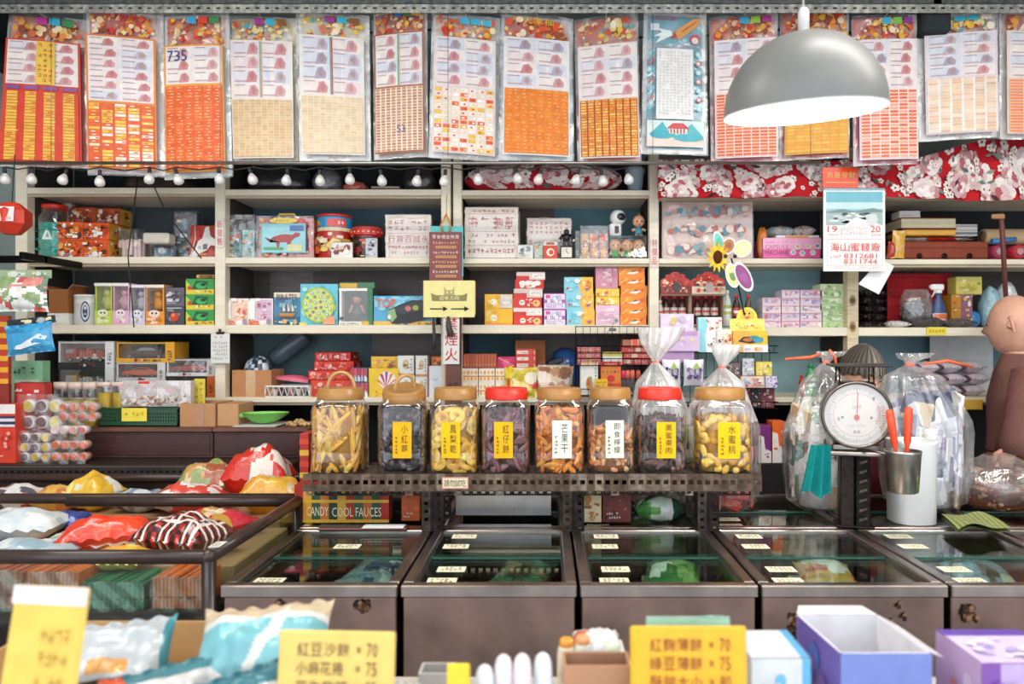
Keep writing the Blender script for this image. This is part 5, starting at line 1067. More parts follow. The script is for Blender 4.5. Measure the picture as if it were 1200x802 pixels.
# --- signs on the middle upright
def signs():
    Dg=3.24; cx, z, w, h=span(503, 541, 272, 329, Dg); root=thing('hanging_menu_card', (cx, Dg, z), 'dark red printed notice hanging by an orange clip over a turquoise card', 'notice')
    mb=MB(); mb.box(-w/2, 0, 0, w/2, .006, h, '7d3a38', 'card', .001); f=panels(mb, w, .006, h)['front']; r=RR(1); f.R(.02, .0, .98, 1, '83403c'); f.TH('零食禮盒特賣', .08, .86, .93, .94, 'ecdfd6')
    for j in range(4): v=.66-j*.2; f.marks(.1, v+.08, .9, v+.15, 1, 9, 'f0d8c8' if j%2 else 'e8a888', r, 1, .2); f.R(.2, v, .84, v+.055, 'c8925e'); f.marks(.22, v+.005, .82, v+.05, 1, 7, '7a3a30', r, 1)
    part(mb, 'notice_card', root); mb=MB(); mb.box(-w/2+.004, .008, .02, w/2+.006, .012, h+.028, '5fc4c0', 'card', .001); part(mb, 'backing_card', root, 'turquoise backing card')
    mb=MB(); mb.tube([(-.012, .0, h-.002), (-.02,-.004, h+.03), (-.008, 0, h+.055), (.004, 0, h+.08)], .004, 'd8902a', 'plastic', 7); mb.tube([(.018, .0, h-.002), (.024,-.004, h+.03), (.012, 0, h+.055), (.004, 0, h+.08)], .004, 'd8902a', 'plastic', 7); mb.tube([(.004, 0, h+.075), (.003, .02, h+.17)], .002, 'c8982a', 'plastic', 5); part(mb, 'clip', root, 'orange plastic clip')
    cx, z, w, h=span(496, 557, 329, 372, Dg-.03); root=thing('hanging_arrow_sign', (cx, Dg-.03, z), 'pale yellow card sign with two black arrows pointing right', 'sign')
    mb=MB(); mb.box(-w/2, 0, 0, w/2-.012, .003, h, 'e5d990', 'paper', .001); f=panels(mb, w-.006, .003, h, 'paper')['front']; f.R(.0, .0, 1, 1, 'e8dd98')
    f.P([(.16, .44), (.84, .44), (.86, .66), (.76, .6), (.24, .6), (.14, .66)], '8d8355'); f.TH('結帳方向', .3, .47, .7, .585, 'f0e8b8'); f.P([(.4, .6), (.4, .84), (.44, .74), (.56, .74), (.6, .84), (.6, .6)], 'b0a66c'); f.C(.46, .68, .02, 'e8dd98', n=7); f.C(.54, .68, .02, 'e8dd98', n=7)
    for u in (.12, .54): f.R(u, .215, u+.28, .245, '2a2822'); f.P([(u+.26, .16), (u+.35, .23), (u+.26, .3)], '2a2822')
    part(mb, 'sign_card', root); mb=MB(); mb.box(-w/2+.008, .004, .012, w/2, .007, h-.002, 'ece3b0', 'paper', .001); part(mb, 'second_card', root, 'paler card showing behind the edge')
    cx, z, w, h=span(519, 541, 372, 466, Dg+.02, ZD); root=thing('wooden_post', (cx, Dg-.01, 0), 'brown wooden post standing below the arrow sign', 'post'); mb=MB(); mb.box(-w/2+.012, 0, 0, w/2, .035, h+ZD, '6a3a30', 'darkwood', .003); f=Fc.flat(mb, (-w/2+.012,-.0004, ZD), (w-.012, 0, 0), (0, 0, h), 'card'); f.marks(.2, .03, .9, .22, 2, 2, '3a201c', R); f.L([(.05, 0), (.05, 1)], .06, 'b8805a'); part(mb, 'post_body', root)
    cx, z, w, h=span(519, 538, 370, 427, Dg-.03); root=thing('hanging_paper_strip', (cx, Dg-.022, z), 'white paper strip with large red characters on the wooden post', 'notice')
    mb=MB(); mb.box(-w/2, 0, 0, w/2, .003, h, 'dedcd8', 'paper'); f=panels(mb, w, .003, h, 'paper')['front']; f.TV('禁煙火', .12, .04, .9, .99, 'bf2a26'); part(mb, 'paper', root)
    mb=MB(); mb.tube([(-.012,-.006, h*.98), (-.01,-.016, h*.8), (0,-.018, h*.6), (.008,-.012, h*.58)], [.006, .012, .016, .006], '4a3a36', 'rubber', 8); part(mb, 'dark_tassel', root)
    mb=MB(); mb.tube([(.0, 0, .15), (.004,-.003, .05), (0, 0, 0)], [.006, .008, .011], '3a3836', 'rubber', 8); single(mb, 'hanging_rubber_strap', W(508, 410, Dg-.02), 'dark rubber handle dangling below the arrow sign', 'handle')
signs()
# --- bay four: tiers of bottles and small cartons
for (x0, x1, c, lab, sd) in ((774, 809, 'b8281f', 'red scalloped display header above the small cola bottles, darker left one', 1), (810, 849, 'cf3226', 'red scalloped display header with a pale band, right one', 2)):
    cx, z, w, h=span(x0, x1, 319, 345, D-.03); r=RR(sd); root=thing('bottle_display', (cx, D-.03, ZC), lab, 'display'); zz=z-ZC
    mb=MB(); out=[(-.5, 0), (.5, 0), (.5, .62), (.42, .72), (.36, .7), (.3, .9), (.16, .88), (.1, 1), (-.1, 1), (-.16, .88), (-.3, .9), (-.36, .7), (-.42, .72), (-.5, .62)]
    pts=[(a*w, zz+b*h) for a, b in out]; mb.poly([(a, 0, b) for a, b in pts], c); mb.poly([(a, .004, b) for a, b in pts[::-1]], c)
    for (a, b), (e, f_) in zip(pts, pts[1:]+pts[:1]): mb.poly([(a, .004, b), (e, .004, f_), (e, 0, f_), (a, 0, b)], 'e8d8d0')
    f=Fc.flat(mb, (-w/2,-.0004, zz), (w, 0, 0), (0, 0, h)); f.busy(.04, .3, .96, .68, ['7a1a18', 'd85a3a', 'e8b090', '5a2a24', 'c83a2a', 'f0d8c0'], 30, r, .03, .08); f.busy(.2, .6, .8, .95, ['d85a3a', 'e8c0a0', '8a2020'], 12, r, .03, .07); f.R(0, .0, 1, .34, 'e8d0b8' if sd==2 else '8a2a24'); f.busy(.02, .03, .98, .33, ['c83a2a', 'f0e0d0', '5a2a24', 'c8a080'], 16, r, .03, .07); f.R(.4, .1, .62, .5, '3a3638' if sd==1 else 'b8a8a8')
    part(mb, 'header_card', root); mb=MB(); mb.box(-w/2, .006, 0, w/2, .1, .006, 'c8a890', 'card', .001); mb.box(-w/2, .008, 0,-w/2+.003, .1, zz, 'c8a890', 'card'); mb.box(w/2-.003, .008, 0, w/2, .1, zz, 'c8a890', 'card'); mb.box(-w/2, .1, 0, w/2, .103, zz, '9a2a22', 'card'); mb.box(-w/2, .006, zz-.006, w/2, .103, zz, 'c8a890', 'card'); part(mb, 'display_tray', root)
kk=0
for x in (781, 790.5, 800, 818, 828, 838):
    kk += 1; bottle(x, 346, D+.0, ZC+.0065, 8.5, 'd4342a', '3a1c18', 'c8b8b0', 'tiny cola bottle with red cap under the red scalloped headers', 'cola bottles under the display headers', 'c23a30')
for (x, y0, cap, liq, lb, lab) in ((774, 352, 'e8e8e6', 'c8c0bc', 'd84a3a', 'small drink bottle with white cap at the left edge by the upright'), (853, 340, 'eceae6', 'dfe8e0', 'a8c060', 'taller clear drink bottle with white cap among the cola bottles'), (864, 345, 'd0302a', '3a1a16', 'c8382e', 'dark cola bottle with red cap left of the pinwheel stick'), (878, 345, 'd0302a', '5a3a36', 'b8c0c0', 'dark cola bottle with red cap right of the pinwheel stick')):
    bottle(x, y0, D+(.0 if x>800 else -.03), ZC, 11 if x==853 else 8.5, cap, liq, lb, lab, None)
SB=['e6d6da', 'ded0dc', 'eadede', 'd8cfe0', 'e6d2d6']
nn=0
for (x0, x1, yt, n) in ((893.5, 915, 349, 4), (916, 937, 340, 5), (938, 963, 340, 5)):
    ys=[yt+(384-yt)*i/n for i in range(n+1)]
    for i in range(n):
        nn += 1
        def art(p, k=nn):
            f=p['front']; r=RR(300+k); f.fill(SB[k%5]); f.busy(.02, .1, .98, .9, ['ecdfe6', 'cf9ab0', 'b8a8cc', 'e8c8cc', 'f0ecee', 'c8788a', 'a898c8'], 14, r, .04, .12); f.R(0, .82, 1, .92, 'd88a98')
        pos=['topmost', 'second from the top', 'third from the top', 'fourth from the top', 'lowest'][i if n==5 else (i if i<3 else 4)]
        carton('sweet_packet', (x0, ys[i], x1, ys[i+1]), D, .1, 'e6d8dc', art, 'pale pink sweet packet, %s in the %s stack'%(pos, {893.5: 'shortest left-hand', 916: 'middle', 938: 'widest'}[x0]), zb=ZC-.0115+.0 if i==n-1 else None, group='pale pink sweet packets')
for i, (y0, y1, x0, x1) in enumerate(((333, 341, 961, 988), (341, 349, 961, 988), (349, 357, 961, 988), (357, 364, 961, 988), (364, 371, 964, 991), (371, 377, 964, 991), (377, 384, 964, 991))):
    def art(p, i=i):
        f=p['front']; r=RR(330+i); f.fill('cfe0b4'); f.busy(.02, .05, .98, .95, ['b8d494', 'e4ecd8', 'a0c47c', 'e8f0dc', '88b070'], 14, r, .05, .14); f.R(0, 0, 1, .12, 'a8c88a')
    carton('green_tea_packet', (x0, y0, x1, y1), D+.0, .1, 'cfe0b4', art, 'pale green packet, %s of the seven stacked by the wooden upright'%['topmost', 'second from the top', 'third from the top', 'middle one', 'third from the bottom', 'second from the bottom', 'lowest'][i], 'box', group='pale green packets', zb=ZC-.0115 if i==6 else None)
def pinwheel():
    Dp=3.08; c=W(857, 303, Dp); root=thing('hanging_pinwheel', c, 'toy flower pinwheel with coloured petals and a sunflower on a black stick', 'pinwheel'); s=Dp/F
    def petal(dx, dy, ang, L, wd, c1, c2, y=-.004):
        mb=MB(); ca, sa=cos(ang), sin(ang); P0=[(cos(t) , sin(t)) for t in [2*PI*k/16 for k in range(16)]]
        for (k, cc, yy) in ((1., 'f0ece0', 0), (.82, c1,-.0012), (.45, c2,-.0018)):
            pts=[((dx+(L*(.55+.5*px*k))*ca-wd*k*py*sa)*s, y+yy-.006*(px+1)*.5, (dy+(L*(.55+.5*px*k))*sa+wd*k*py*ca)*s) for px, py in P0]
            mb.poly(pts if yy or 1 else pts, cc, 'plastic')
            if yy==0: mb.poly([(a, b+.0015, c_) for a, b, c_ in pts[::-1]], cc, 'plastic')
        part(mb, 'petal', root)
    petal(-9, 2, 1.9, 30, 6, '66c8b8', '58b8aa'); petal(-8, 4, 1.2, 20, 8, 'b8743c', '9a5a2a'); petal(3, 4, .65, 22, 10, 'ece09a', 'f2eab8'); petal(-3,-4,-1.35, 30, 8, 'dcd88a', '6a8a4a',-.008); petal(4,-3,-1.12, 38, 9, '8a3a7a', '9a4a8c',-.012)
    mb=MB(); 
    for i in range(13):
        a=2*PI*i/13; ca, sa=cos(a), sin(a); mb.poly([((-17+6*ca-3*sa)*s,-.016, (1+6*sa+3*ca)*1.2*s), ((-17+6*ca+3*sa)*s,-.016, (1+6*sa-3*ca)*1.2*s), ((-17+14*ca)*s,-.022, (1+14*sa)*1.4*s)], 'e8bc3a' if i%2 else 'f0cc4a', 'fabric')
    mb.sphere((-17*s,-.018, 1*s), 6*s, '5a3218', 'fabric', 12, 8, (.9, .5, 1.3)); part(mb, 'sunflower', root)
    mb=MB(); mb.sphere((-8*s,-.018, 2*s), 2.4*s, '26262a', 'plastic', 8, 6); mb.sphere((3*s,-.018, 2*s), 2.4*s, '26262a', 'plastic', 8, 6); part(mb, 'hub', root)
    mb=MB(); mb.tube([(0, 0, 0), (8*s, .02,-25*s), (20*s, .06,-66*s)], .0035, '1c1c1e', 'plastic', 7); part(mb, 'stick', root)
pinwheel()
# --- bay five
mb=MB(); r=RR(4); cx, z, w, h=span(1006, 1041, 336, 0, D, ZC)
for i in range(5):
    f1=lambda u, v, sd: mixc('1a1618', '6a5a58', (sin(60*u+9*sin(30*v))>.86)*.9)
    b=len(mb.v); pillow(mb, w, .16, h/5*1.02, f1, 'foil', 26, 10, seed=i, seal=.02); 
    for k in range(b, len(mb.v)): mb.v[k]=(mb.v[k][0]+.003*(-1)**i, mb.v[k][1]+.08, mb.v[k][2]+h/5*i)
single(mb, 'dried_seaweed_pack', (cx, D, ZC-.0115), 'stacked pack of dark dried strips in clear wrap by the wooden upright', 'package')
mb=MB(); cx, z, w, h=span(1040, 1115, 318, 0, D+.16, ZC); mb.box(-w/2, 0, 0, w/2, .006, h, 'a8272c', 'matte', .002); f=panels(mb, w, .006, h, 'matte')['front']; f.marks(.03, .03, .97, .97, 11, 16, '8f1e24', R); single(mb, 'red_board', (cx, D+.16, ZC-.0115), 'large red textured board standing at the back of the shelf', 'board')
def clearbag(name, x0, x1, y0, D_, zb, dep, pal, label, seed, n=150, cs=(.012, .008), cat='bag', top='open', grp=None, m='candy'):
    cx, z, w, h=span(x0, x1, y0, 0, D_, zb); root=thing(name, (cx, D_+dep/2, zb), label, cat, grp); r=RR(seed); mb=MB()
    baglump(mb, w*.84, dep*.8, h*.72, lambda u, v: jit(pal[0], r, .3), m, seed, 14, 8)
    for i in range(n):
        a=r.uniform(0, 2*PI); v=r.uniform(.04, .72); p=sin(PI*min(.95, .1+v))**.6; q=r.uniform(.8, .98)
        T=TRA((w/2*.86*cos(a)*p*q, dep/2*.84*sin(a)*p*q, h*v)) @ ROT(r.uniform(0, 6), 4, 'Z') @ ROT(r.uniform(0, 3), 4, 'X')
        mb.box(-cs[0],-cs[1],-cs[1], cs[0], cs[1], cs[1], jit(r.choice(pal), r, .2), m, cs[1]*.5, M=T)
    o=part(mb, 'contents', root); o['kind']='stuff'
    s=MB(); ph=r.uniform(0, 6)
    def fn(u, v):
        a=2*PI*u; p=min(1, sin(PI*min(.97, .06+v*(.8 if top=='open' else .94)))**.5); f=1+.05*sin(4*a+6*v+ph)+.03*sin(9*a-11*v)+r.uniform(-.01, .01)
        fl=1 if v<.75 else 1-(v-.75)*(1.6 if top=='open' else 0)
        return Vector((w/2*cos(a)*p*f, dep/2*sin(a)*p*f*fl, h*v+.002))
    s.grid(fn, 28, 18, 'ffffff', 'bagclear', closeu=True); part(s, 'plastic_bag', root); return root
ZC5=WZ(384, DS)
clearbag('dried_goods_bag', 1061, 1099, 339, D, ZC5, .1, ['3a3432', '5a504c', '2a2424', '8a807c'], 'clear zip bag of dark dried snacks before the red board', 5, 120, (.012, .003))
def spray():
    root=thing('spray_bottle', (WX(1106, D), D+.045, ZC5), 'blue spray bottle with white trigger head and orange label', 'spray bottle'); s=D/F
    mb=MB(); mb.lathe([(8*s, 0), (9*s, 2*s), (9*s, 18*s), (7*s, 27*s), (3.2*s, 36*s), (3*s, 42*s)], '37507c', 'plastic', 18, sy=.7); f=cyl(mb, 9.1*s, 15*s, 'gloss', 3*s); 
    f.fn=(lambda g: lambda u, v, d=0.: Vector((g(u, v, d).x, g(u, v, d).y*.7-.0005, g(u, v, d).z)))(f.fn); f.RS(.15, .1, .85, .95, 'dcd4cc', 6); f.RS(.2, .5, .8, .9, 'd86a3a', 6); f.RS(.25, .2, .75, .4, '4a6aa0', 6); part(mb, 'bottle_body', root)
    mb=MB(); mb.lathe([(4*s, 41*s), (4*s, 45*s)], 'eceae8', 'plastic', 12); mb.box(-9*s,-.008, 45*s, 6*s, .008, 52*s, 'eceae8', 'plastic', .004); mb.box(-11*s,-.006, 47*s,-9*s, .006, 51*s, 'd8d6d4', 'plastic', .002); part(mb, 'spray_head', root)
    mb=MB(); mb.tube([(-4*s, 0, 46*s), (-6*s, 0, 40*s), (-8*s, 0, 37*s)], .0035, 'e0dedc', 'plastic', 6); part(mb, 'trigger', root)
spray()
for (x0, x1, y0, c, lab, nm, zb) in ((1040, 1070, 376, 'd8d4d0', 'flat white packet lying at the front of the shelf by the red board', 'snack_bag', ZC5), (1068, 1110, 371, '4a4644', 'flat clear pack of dark snacks lying before the spray bottle', 'snack_bag', ZC5), (1110, 1146, 373, '5a5654', 'flat clear pack of grey snacks right of the spray bottle', 'snack_bag', ZC5)):
    cx, z, w, h=span(x0, x1, y0, 0, D-.03, zb); mb=MB(); r=RR(int(x0)); pillow(mb, w, .07, h, lambda u, v, sd: jit(c, r, .45 if c!='d8d4d0' else .08), 'foil', 20, 10, seed=int(x0)); single(mb, nm, (cx, D+.005, zb), lab, 'snack bag')
cx, z, w, h=span(1128, 1159, 323, 344.5, D); mb=MB(); mb.box(-w/2, 0, 0, w/2, .08, h, 'c8bf62', 'gloss', .004); f=panels(mb, w, .08, h, 'gloss')['front']; f.busy(.04, .1, .96, .9, ['d8d080', 'a8a04a', 'e8e4b0', '7a8a4a', 'c8b040'], 18, R, .04, .12); single(mb, 'yellow_green_pack', (cx, D+.05, z), 'yellow green wrapped pack on top of the coloured packets', 'package')
for i, (x0, x1, c, lab) in enumerate(((1115, 1127, 'b8802a', 'small ochre packet right of the spray bottle'), (1127, 1140, '8a5a7a', 'small purple packet beneath the yellow green pack'))):
    carton('sweet_packet', (x0, 345, x1, 0), D+.05, .09, c, busyart([c, 'e8d8b0', 'c84a2a', mixc(c, '000000', .4), 'd8a84a'], 16, 340+i), lab, zb=ZC5)
mb=MB(); mb.sphere((0, 0, .042), .042, '2a7ab8', 'gloss', 18, 12); single(mb, 'blue_ball', (WX(1151, D), D+.09, ZC5), 'shiny blue ball beneath the yellow green pack', 'ball'); 
for i, (x, y0, c) in enumerate(((1176, 335, '8fb4c0'), (1196, 330, 'c8d0d4'))):
    cx=WX(x, D); mb=MB(); baglump(mb, .09, .1, WZ(y0, D)-ZC5, lambda u, v: jit(c, R, .25), 'foil', 40+i); single(mb, 'plastic_bag', (cx, D+.1, ZC5), ['pale blue crumpled bag behind the man at shelf height', 'pale grey crumpled bag at the far right shelf end'][i], 'bag')
mb=MB(); cx, z, w, h=span(1086, 1109, 383.5, 393, DS-.006); mb.box(-w/2, 0, 0, w/2, .003, h, 'e4cf4a', 'paper'); f=panels(mb, w, .003, h, 'paper')['front']; f.marks(.1, .2, .9, .8, 1, 5, 'a8903a', R); single(mb, 'shelf_label', (cx, DS-.006, z), 'yellow paper label stuck on the front of the right shelf board', 'label')
q=[(1032, 304), (1048, 312), (1030, 345), (1006, 333)]; b0=W(1026, 326, 3.13); mb=MB(); pp=[W(x, y, 3.13)-b0 for x, y in q]; mb.poly(pp[::-1], 'eeecea', 'paper'); mb.poly([p+Vector((0, .002, 0)) for p in pp], 'eeecea', 'paper'); f=Fc.flat(mb, pp[3], pp[2]-pp[3], pp[0]-pp[3], 'paper'); 
single(mb, 'hanging_note', b0, 'tilted blank white note hanging below the wall calendar', 'paper')
for (x, y0, y1, D_, t, lab) in ((257.5, 256, 290, DS-.008, '新發售', 'small vertical paper label with red characters on the upright of the second bay'), (767, 278, 313, DS-.008, '特價品', 'vertical paper label with red characters on the upright by the dolls')):
    cx, z, w, h=span(x-4.5, x+4.5, y0, y1, D_); mb=MB(); mb.box(-w/2, 0, 0, w/2, .002, h, 'e6dcd4', 'paper'); panels(mb, w, .002, h, 'paper')['front'].TV(t, .15, .05, .85, .95, 'c4403a'); single(mb, 'shelf_label', (cx, D_, z), lab, 'label')
def minical():
    cx, z, w, h=span(247, 269, 391, 426, DS-.03); root=thing('hanging_note_pad', (cx, DS-.03, z), 'small white calendar pad on a clip under the second upright', 'note pad'); mb=MB(); mb.box(-w/2, 0, 0, w/2, .005, h, 'dcdad4', 'paper', .001); f=panels(mb, w, .005, h, 'paper')['front']; f.marks(.1, .1, .9, .75, 5, 7, '8a98a8', R); f.marks(.2, .82, .8, .93, 1, 4, '7a8898', R); part(mb, 'pad', root)
    mb=MB(); mb.box(-.018,-.003, h-.004, .018, .008, h+.008, '3a3430', 'metal', .002); mb.lathe([(.007, 0), (.007, .006)], '4a4038', 'metal', 10, M=TRA((0, 0, h+.014)) @ ROT(PI/2, 4, 'X')); part(mb, 'clip', root)
minical()
# ================================================================ shelf row three (bays one to three)
def truckart(band, c, txt=None):
    def a(p):
        f=p['front']; f.R(0, 0, 1, .2, c); f.R(.84, 0, 1, 1, band); f.busy(.25, .02, .75, .2, ['c8c8cc', '8a2a24', 'e0e0e0', '3a3a3e'], 8, R, .03, .07)
        if txt: f.T(txt, .5, .05, .78, .16, '3a3020')
        p['right'].fill(band); p['top'].fill('c8c8c8'); f.marks(.87, .1, .98, .6, 4, 1, '3a3a3a', R)
    return a
TB=[((68, 400, 134, 431), 'd0d0d2', 'c8c4c0', truckart('dcdcdc', '2a2a2c'), car('b8281f', 'e6e2de', True, ['c8342a', 'e8e2dc', 'd84a3a']), 'toy truck box with a red cab and white load, topmost on the left', None),
      ((68, 431, 134, 0), '2c2c30', '5a5452', truckart('d4d4d4', '242428'), car('d89a2a', 'd8d4d0', True, ['d8d8d8', 'c0c0c4']), 'toy truck box with a yellow cab under the red truck box', ZD),
      ((136, 401, 205, 425), 'd8a02a', '2c2426', truckart('d89a28', 'dca22c', 'MY CAR'), car('4a2a22', '8a9aa0'), 'yellow toy car box with a dark saloon behind the window', None),
      ((136, 425, 194, 447), 'd8d4d2', '3c3436', truckart('d0ccca', 'c8c4c4'), car('d8551f', '3a2a28'), 'pale toy car box with an orange sports car', None),
      ((136, 447, 194, 0), '3a3a40', '4a4450', truckart('8a8a90', '2c2c30'), car('9aa0a8', '2a2a30'), 'grey toy car box at the bottom under the orange car', ZD),
      ((195, 421, 252, 441), 'd4d0ce', '4a3c3a', truckart('c8c4c2', 'dcd8d6'), car('b3241e', '6a2a28'), 'toy box with a long red open bus, right of the orange car', None),
      ((195, 441, 252, 0), '222226', '3a3638', truckart('c05a20', '222226'), car('2c2c32', '8a8a90'), 'black toy car box below the red bus box', ZD)]
for rc, col, inn, art, cont, lab, zb in TB:
    window_box('toy_car_box', rc, D, .13, col, inn, (.04, .2, .84, .92), cont, lab, zb=zb, art=art, cname='toy_car')
# bay two
openbox('cardboard_box', (272, 434, 318, 0), D-.02, .16, ZD, 'bd875c', 'open brown cardboard box stuffed with blue plastic, on the third shelf', flaps=(), tape=(.35, 0, .6, 1, 'c89a6a'))
mb=MB(); r=RR(9); cx, z, w, h=span(270, 326, 414, 434, D); baglump(mb, .12, .1, .14, lambda u, v: r.choice(['2c3a48', 'c4d0d8', '5a7a94', 'e0e4e4', '20262c']), 'foil', 3, 20, 10); single(mb, 'plastic_bag', (WX(296, D), D+.065, ZD+.045), 'crumpled blue and white plastic sticking out of the open cardboard box', 'bag')
mb=MB(); mb.lathe([(.042, 0), (.044, .01), (.044, .19), (.04, .2), (.03, .2)], '50606e', 'plastic', 20, M=TRA((0, 0, .0)) @ ROT(math.radians(52), 4, 'Y')); single(mb, 'rolled_mat', (WX(302, D), D+.2, ZD+.17), 'grey blue rolled sheet leaning behind the cardboard box', 'roll')
def tray():
    cx, z, w, h=span(310, 363, 452, 0, D-.03, ZD); root=thing('white_lattice_tray', (cx, D-.03, ZD), 'white plastic lattice tray with zigzag sides', 'tray'); mb=MB(); t=.004
    mb.box(-w/2, 0, 0, w/2, .13, t, 'e4e0dc', 'plastic'); mb.box(-w/2, .126, 0, w/2, .13, h, 'e4e0dc', 'plastic')
    for z0, z1 in ((0, .008), (h-.008, h)): mb.box(-w/2, 0, z0, w/2, t, z1, 'eae6e2', 'plastic', .001)
    n=8
    for i in range(n):
        a=-w/2+w*i/n; b=a+w/n; mb.tube([(a, .002, .006), ((a+b)/2, .002, h-.006), (b, .002, .006)], .003, 'eae6e2', 'plastic', 6)
    mb.box(-w/2, 0, 0,-w/2+t, .13, h, 'eae6e2', 'plastic'); mb.box(w/2-t, 0, 0, w/2, .13, h, 'eae6e2', 'plastic'); part(mb, 'tray_body', root)
    mb=MB(); r=RR(3)
    for i in range(30): x, y=r.uniform(-.45, .45)*w, r.uniform(.02, .11); mb.box(x-.012, y-.008, .005, x+.012, y+.008, .005+r.uniform(.01, h*.7), r.choice(['c88a9a', '4a8a8a', 'e0d0c0', '5a3a3a']), 'plastic', .003)
    part(mb, 'tray_contents', root)['kind']='stuff'
    mb=MB()
    def sc(u, v):
        a=PI*v; k=1 if u>.3 else u/.3; ww=.03*(.25+.75*min(1, u*1.6))*(1 if u<.93 else .85)
        return Vector(((u-.35)*.19,-ww*cos(a), .03-ww*.9*sin(a)+.022*u+.03))
    mb.grid(sc, 16, 10, 'd8627a', 'plastic'); mb.grid(lambda u, v: sc(u, v)+Vector((0, 0, .003)), 16, 10, 'e07a90', 'plastic', flip=True)
    single(mb, 'scoop', (WX(326, D), D+.05, WZ(452.5, D-.03)), 'pink plastic scoop lying on the white lattice tray', 'scoop', rot=(PI, 0, .1)).location.z += .095
tray()
REDS=[((369, 413, 411, 423.5), None, 'b81f1c', 'red patterned box, topmost of the four'), ((368, 423.5, 414.5, 434.5), None, 'd8341f', 'red patterned box, second from the top'), ((361, 434.5, 413, 445.5), None, 'd83a22', 'wide red patterned box, third from the top'), ((364, 445.5, 413, 0), ZD, 'd8401f', 'deep red patterned box at the bottom of the four')]
for i, (rc, zb, c, lab) in enumerate(REDS):
    carton('red_box', rc, D, .15, c, busyart([c, mixc(c, '600000', .3), 'e8705a', mixc(c, 'ffffff', .15), 'f0b8a8'], 34, 350+i, lo=.02, hi=.07, txt=None, tc='f4d8d0'), lab+' beside the pink scoop', zb=zb, group='red patterned boxes', side='7a1614')
for i, (x0, x1, y0, y1, zb) in enumerate(((411, 431, 431, 448, None), (409, 432, 448, 467, ZD))):
    def art(p, i=i):
        f=p['front']; r=RR(360+i)
        for k in range(5): f.R(.02+k*.2, .05, .17+k*.2, .95, ['e6e0e0', 'b0c8d0', 'd8d0d4', '9ab8c8', 'e8e4e4'][k]); f.P([(.02+k*.2, .5), (.17+k*.2, .3), (.17+k*.2, .95), (.02+k*.2, .95)], ['c83a4a', 'd8506a', 'b83a4a', 'd84a5a', 'c04a6a'][k])
    carton('lipstick_candy_box', (x0, y0, x1, y1), D-.02, .1, '4a5a6a', art, 'small box of striped candy sticks, %s of the pair by the yellow boxes'%['upper', 'lower'][i], zb=zb, group='candy stick boxes')
def crayon(p, i):
    f=p['front']; r=RR(370+i); f.fill('e8c02e')
    if i==0: f.P([(.0, .5), (.15, .35), (.3, .5), (.5, .3), (.7, .5), (.85, .35), (1, .5), (1, 0), (0, 0)], 'f0d44a'); f.busy(.05, .55, .95, .95, ['9a5a5a', 'c88a6a', 'd8a83a', '8a4a6a'], 18, r, .04, .1)
    else:
        f.E(.62, .6, .3, .3, 'efe4d8', n=16)
        for k in range(5): a=.5+k*.55; f.P([(.6, .35), (.6+.34*cos(a)-.04, .38+.5*sin(a)), (.6+.34*cos(a)+.06, .4+.5*sin(a))], ['c83a3a', 'd86a4a', '8a4aa0', 'b83a5a', 'e07a4a'][k])
        f.busy(.1, .03, .8, .25, ['c86a5a', 'b08ab0', 'e8e0d0'], 10, r, .03, .07)
carton('lollipop_display_box', (435, 418, 466, 467), D+.06, .06, 'dcae2c', lambda p: (p['front'].fill('e2b62e'), p['front'].busy(.05, .7, .95, .97, ['9a5a5a', 'c88a6a', 'd8a83a', '8a4a6a', 'f0d44a'], 22, R, .04, .1)), 'taller yellow display box behind the lollipop picture box', zb=ZD)
carton('lollipop_display_box', (432, 432, 467, 0), D-.01, .06, 'e8c02e', lambda p: crayon(p, 1), 'yellow box with a fan of red and purple lollipops printed on it', zb=ZD)
for i, (x0, x1, y0, y1, zb) in enumerate(((466, 485, 417, 440, None), (487, 501, 417, 441, None), (466, 486, 440, 0, ZD), (487, 501, 441, 0, ZD))):
    def art(p, i=i):
        f=p['front']; r=RR(380+i); f.fill('dcdad6'); f.E(.5, .55, .2, .25, 'c8a878', n=10); f.E(.5, .62, .1, .1, 'e0b890'); f.busy(.2, .3, .8, .6, ['8a6a4a', '4a7a4a', 'd8c8a8', 'b85a3a'], 10, r, .05, .12); f.R(0, 0, 1, .1, 'c8854a'); f.marks(.75, .2, .95, .9, 5, 1, '5a5a6a', r)
    carton('white_candy_box', (x0, y0, x1, y1), D+.0, .08, 'dcdad6', art, 'white candy box with a small figure, '+['upper left', 'upper right', 'lower left', 'lower right'][i]+' of four by the post', zb=zb, group='white candy boxes')
carton('tall_pale_box', (502, 429, 519, 0), D-.03, .07, 'd8e0e8', lambda p: (p['front'].fill('dde4ea'), p['front'].L([(.03, 0), (.03, 1)], .05, 'c8583a'), p['front'].marks(.3, .5, .7, .62, 1, 3, '8aa8c0', R)), 'tall pale blue box with red edge left of the wooden post', zb=ZD)
carton('orange_card_box', (505, 418, 521, 429), D+.05, .06, 'd8762a', busyart(['e88a3a', 'b84a1a', 'f0c080', '7a3a18'], 14, 391), 'small orange box behind the tall pale box', zb=None)
carton('pale_stack_box', (505, 429, 521, 0), D+.05, .06, 'c8b49a', None, 'plain tan box hidden under the small orange box', zb=ZD)
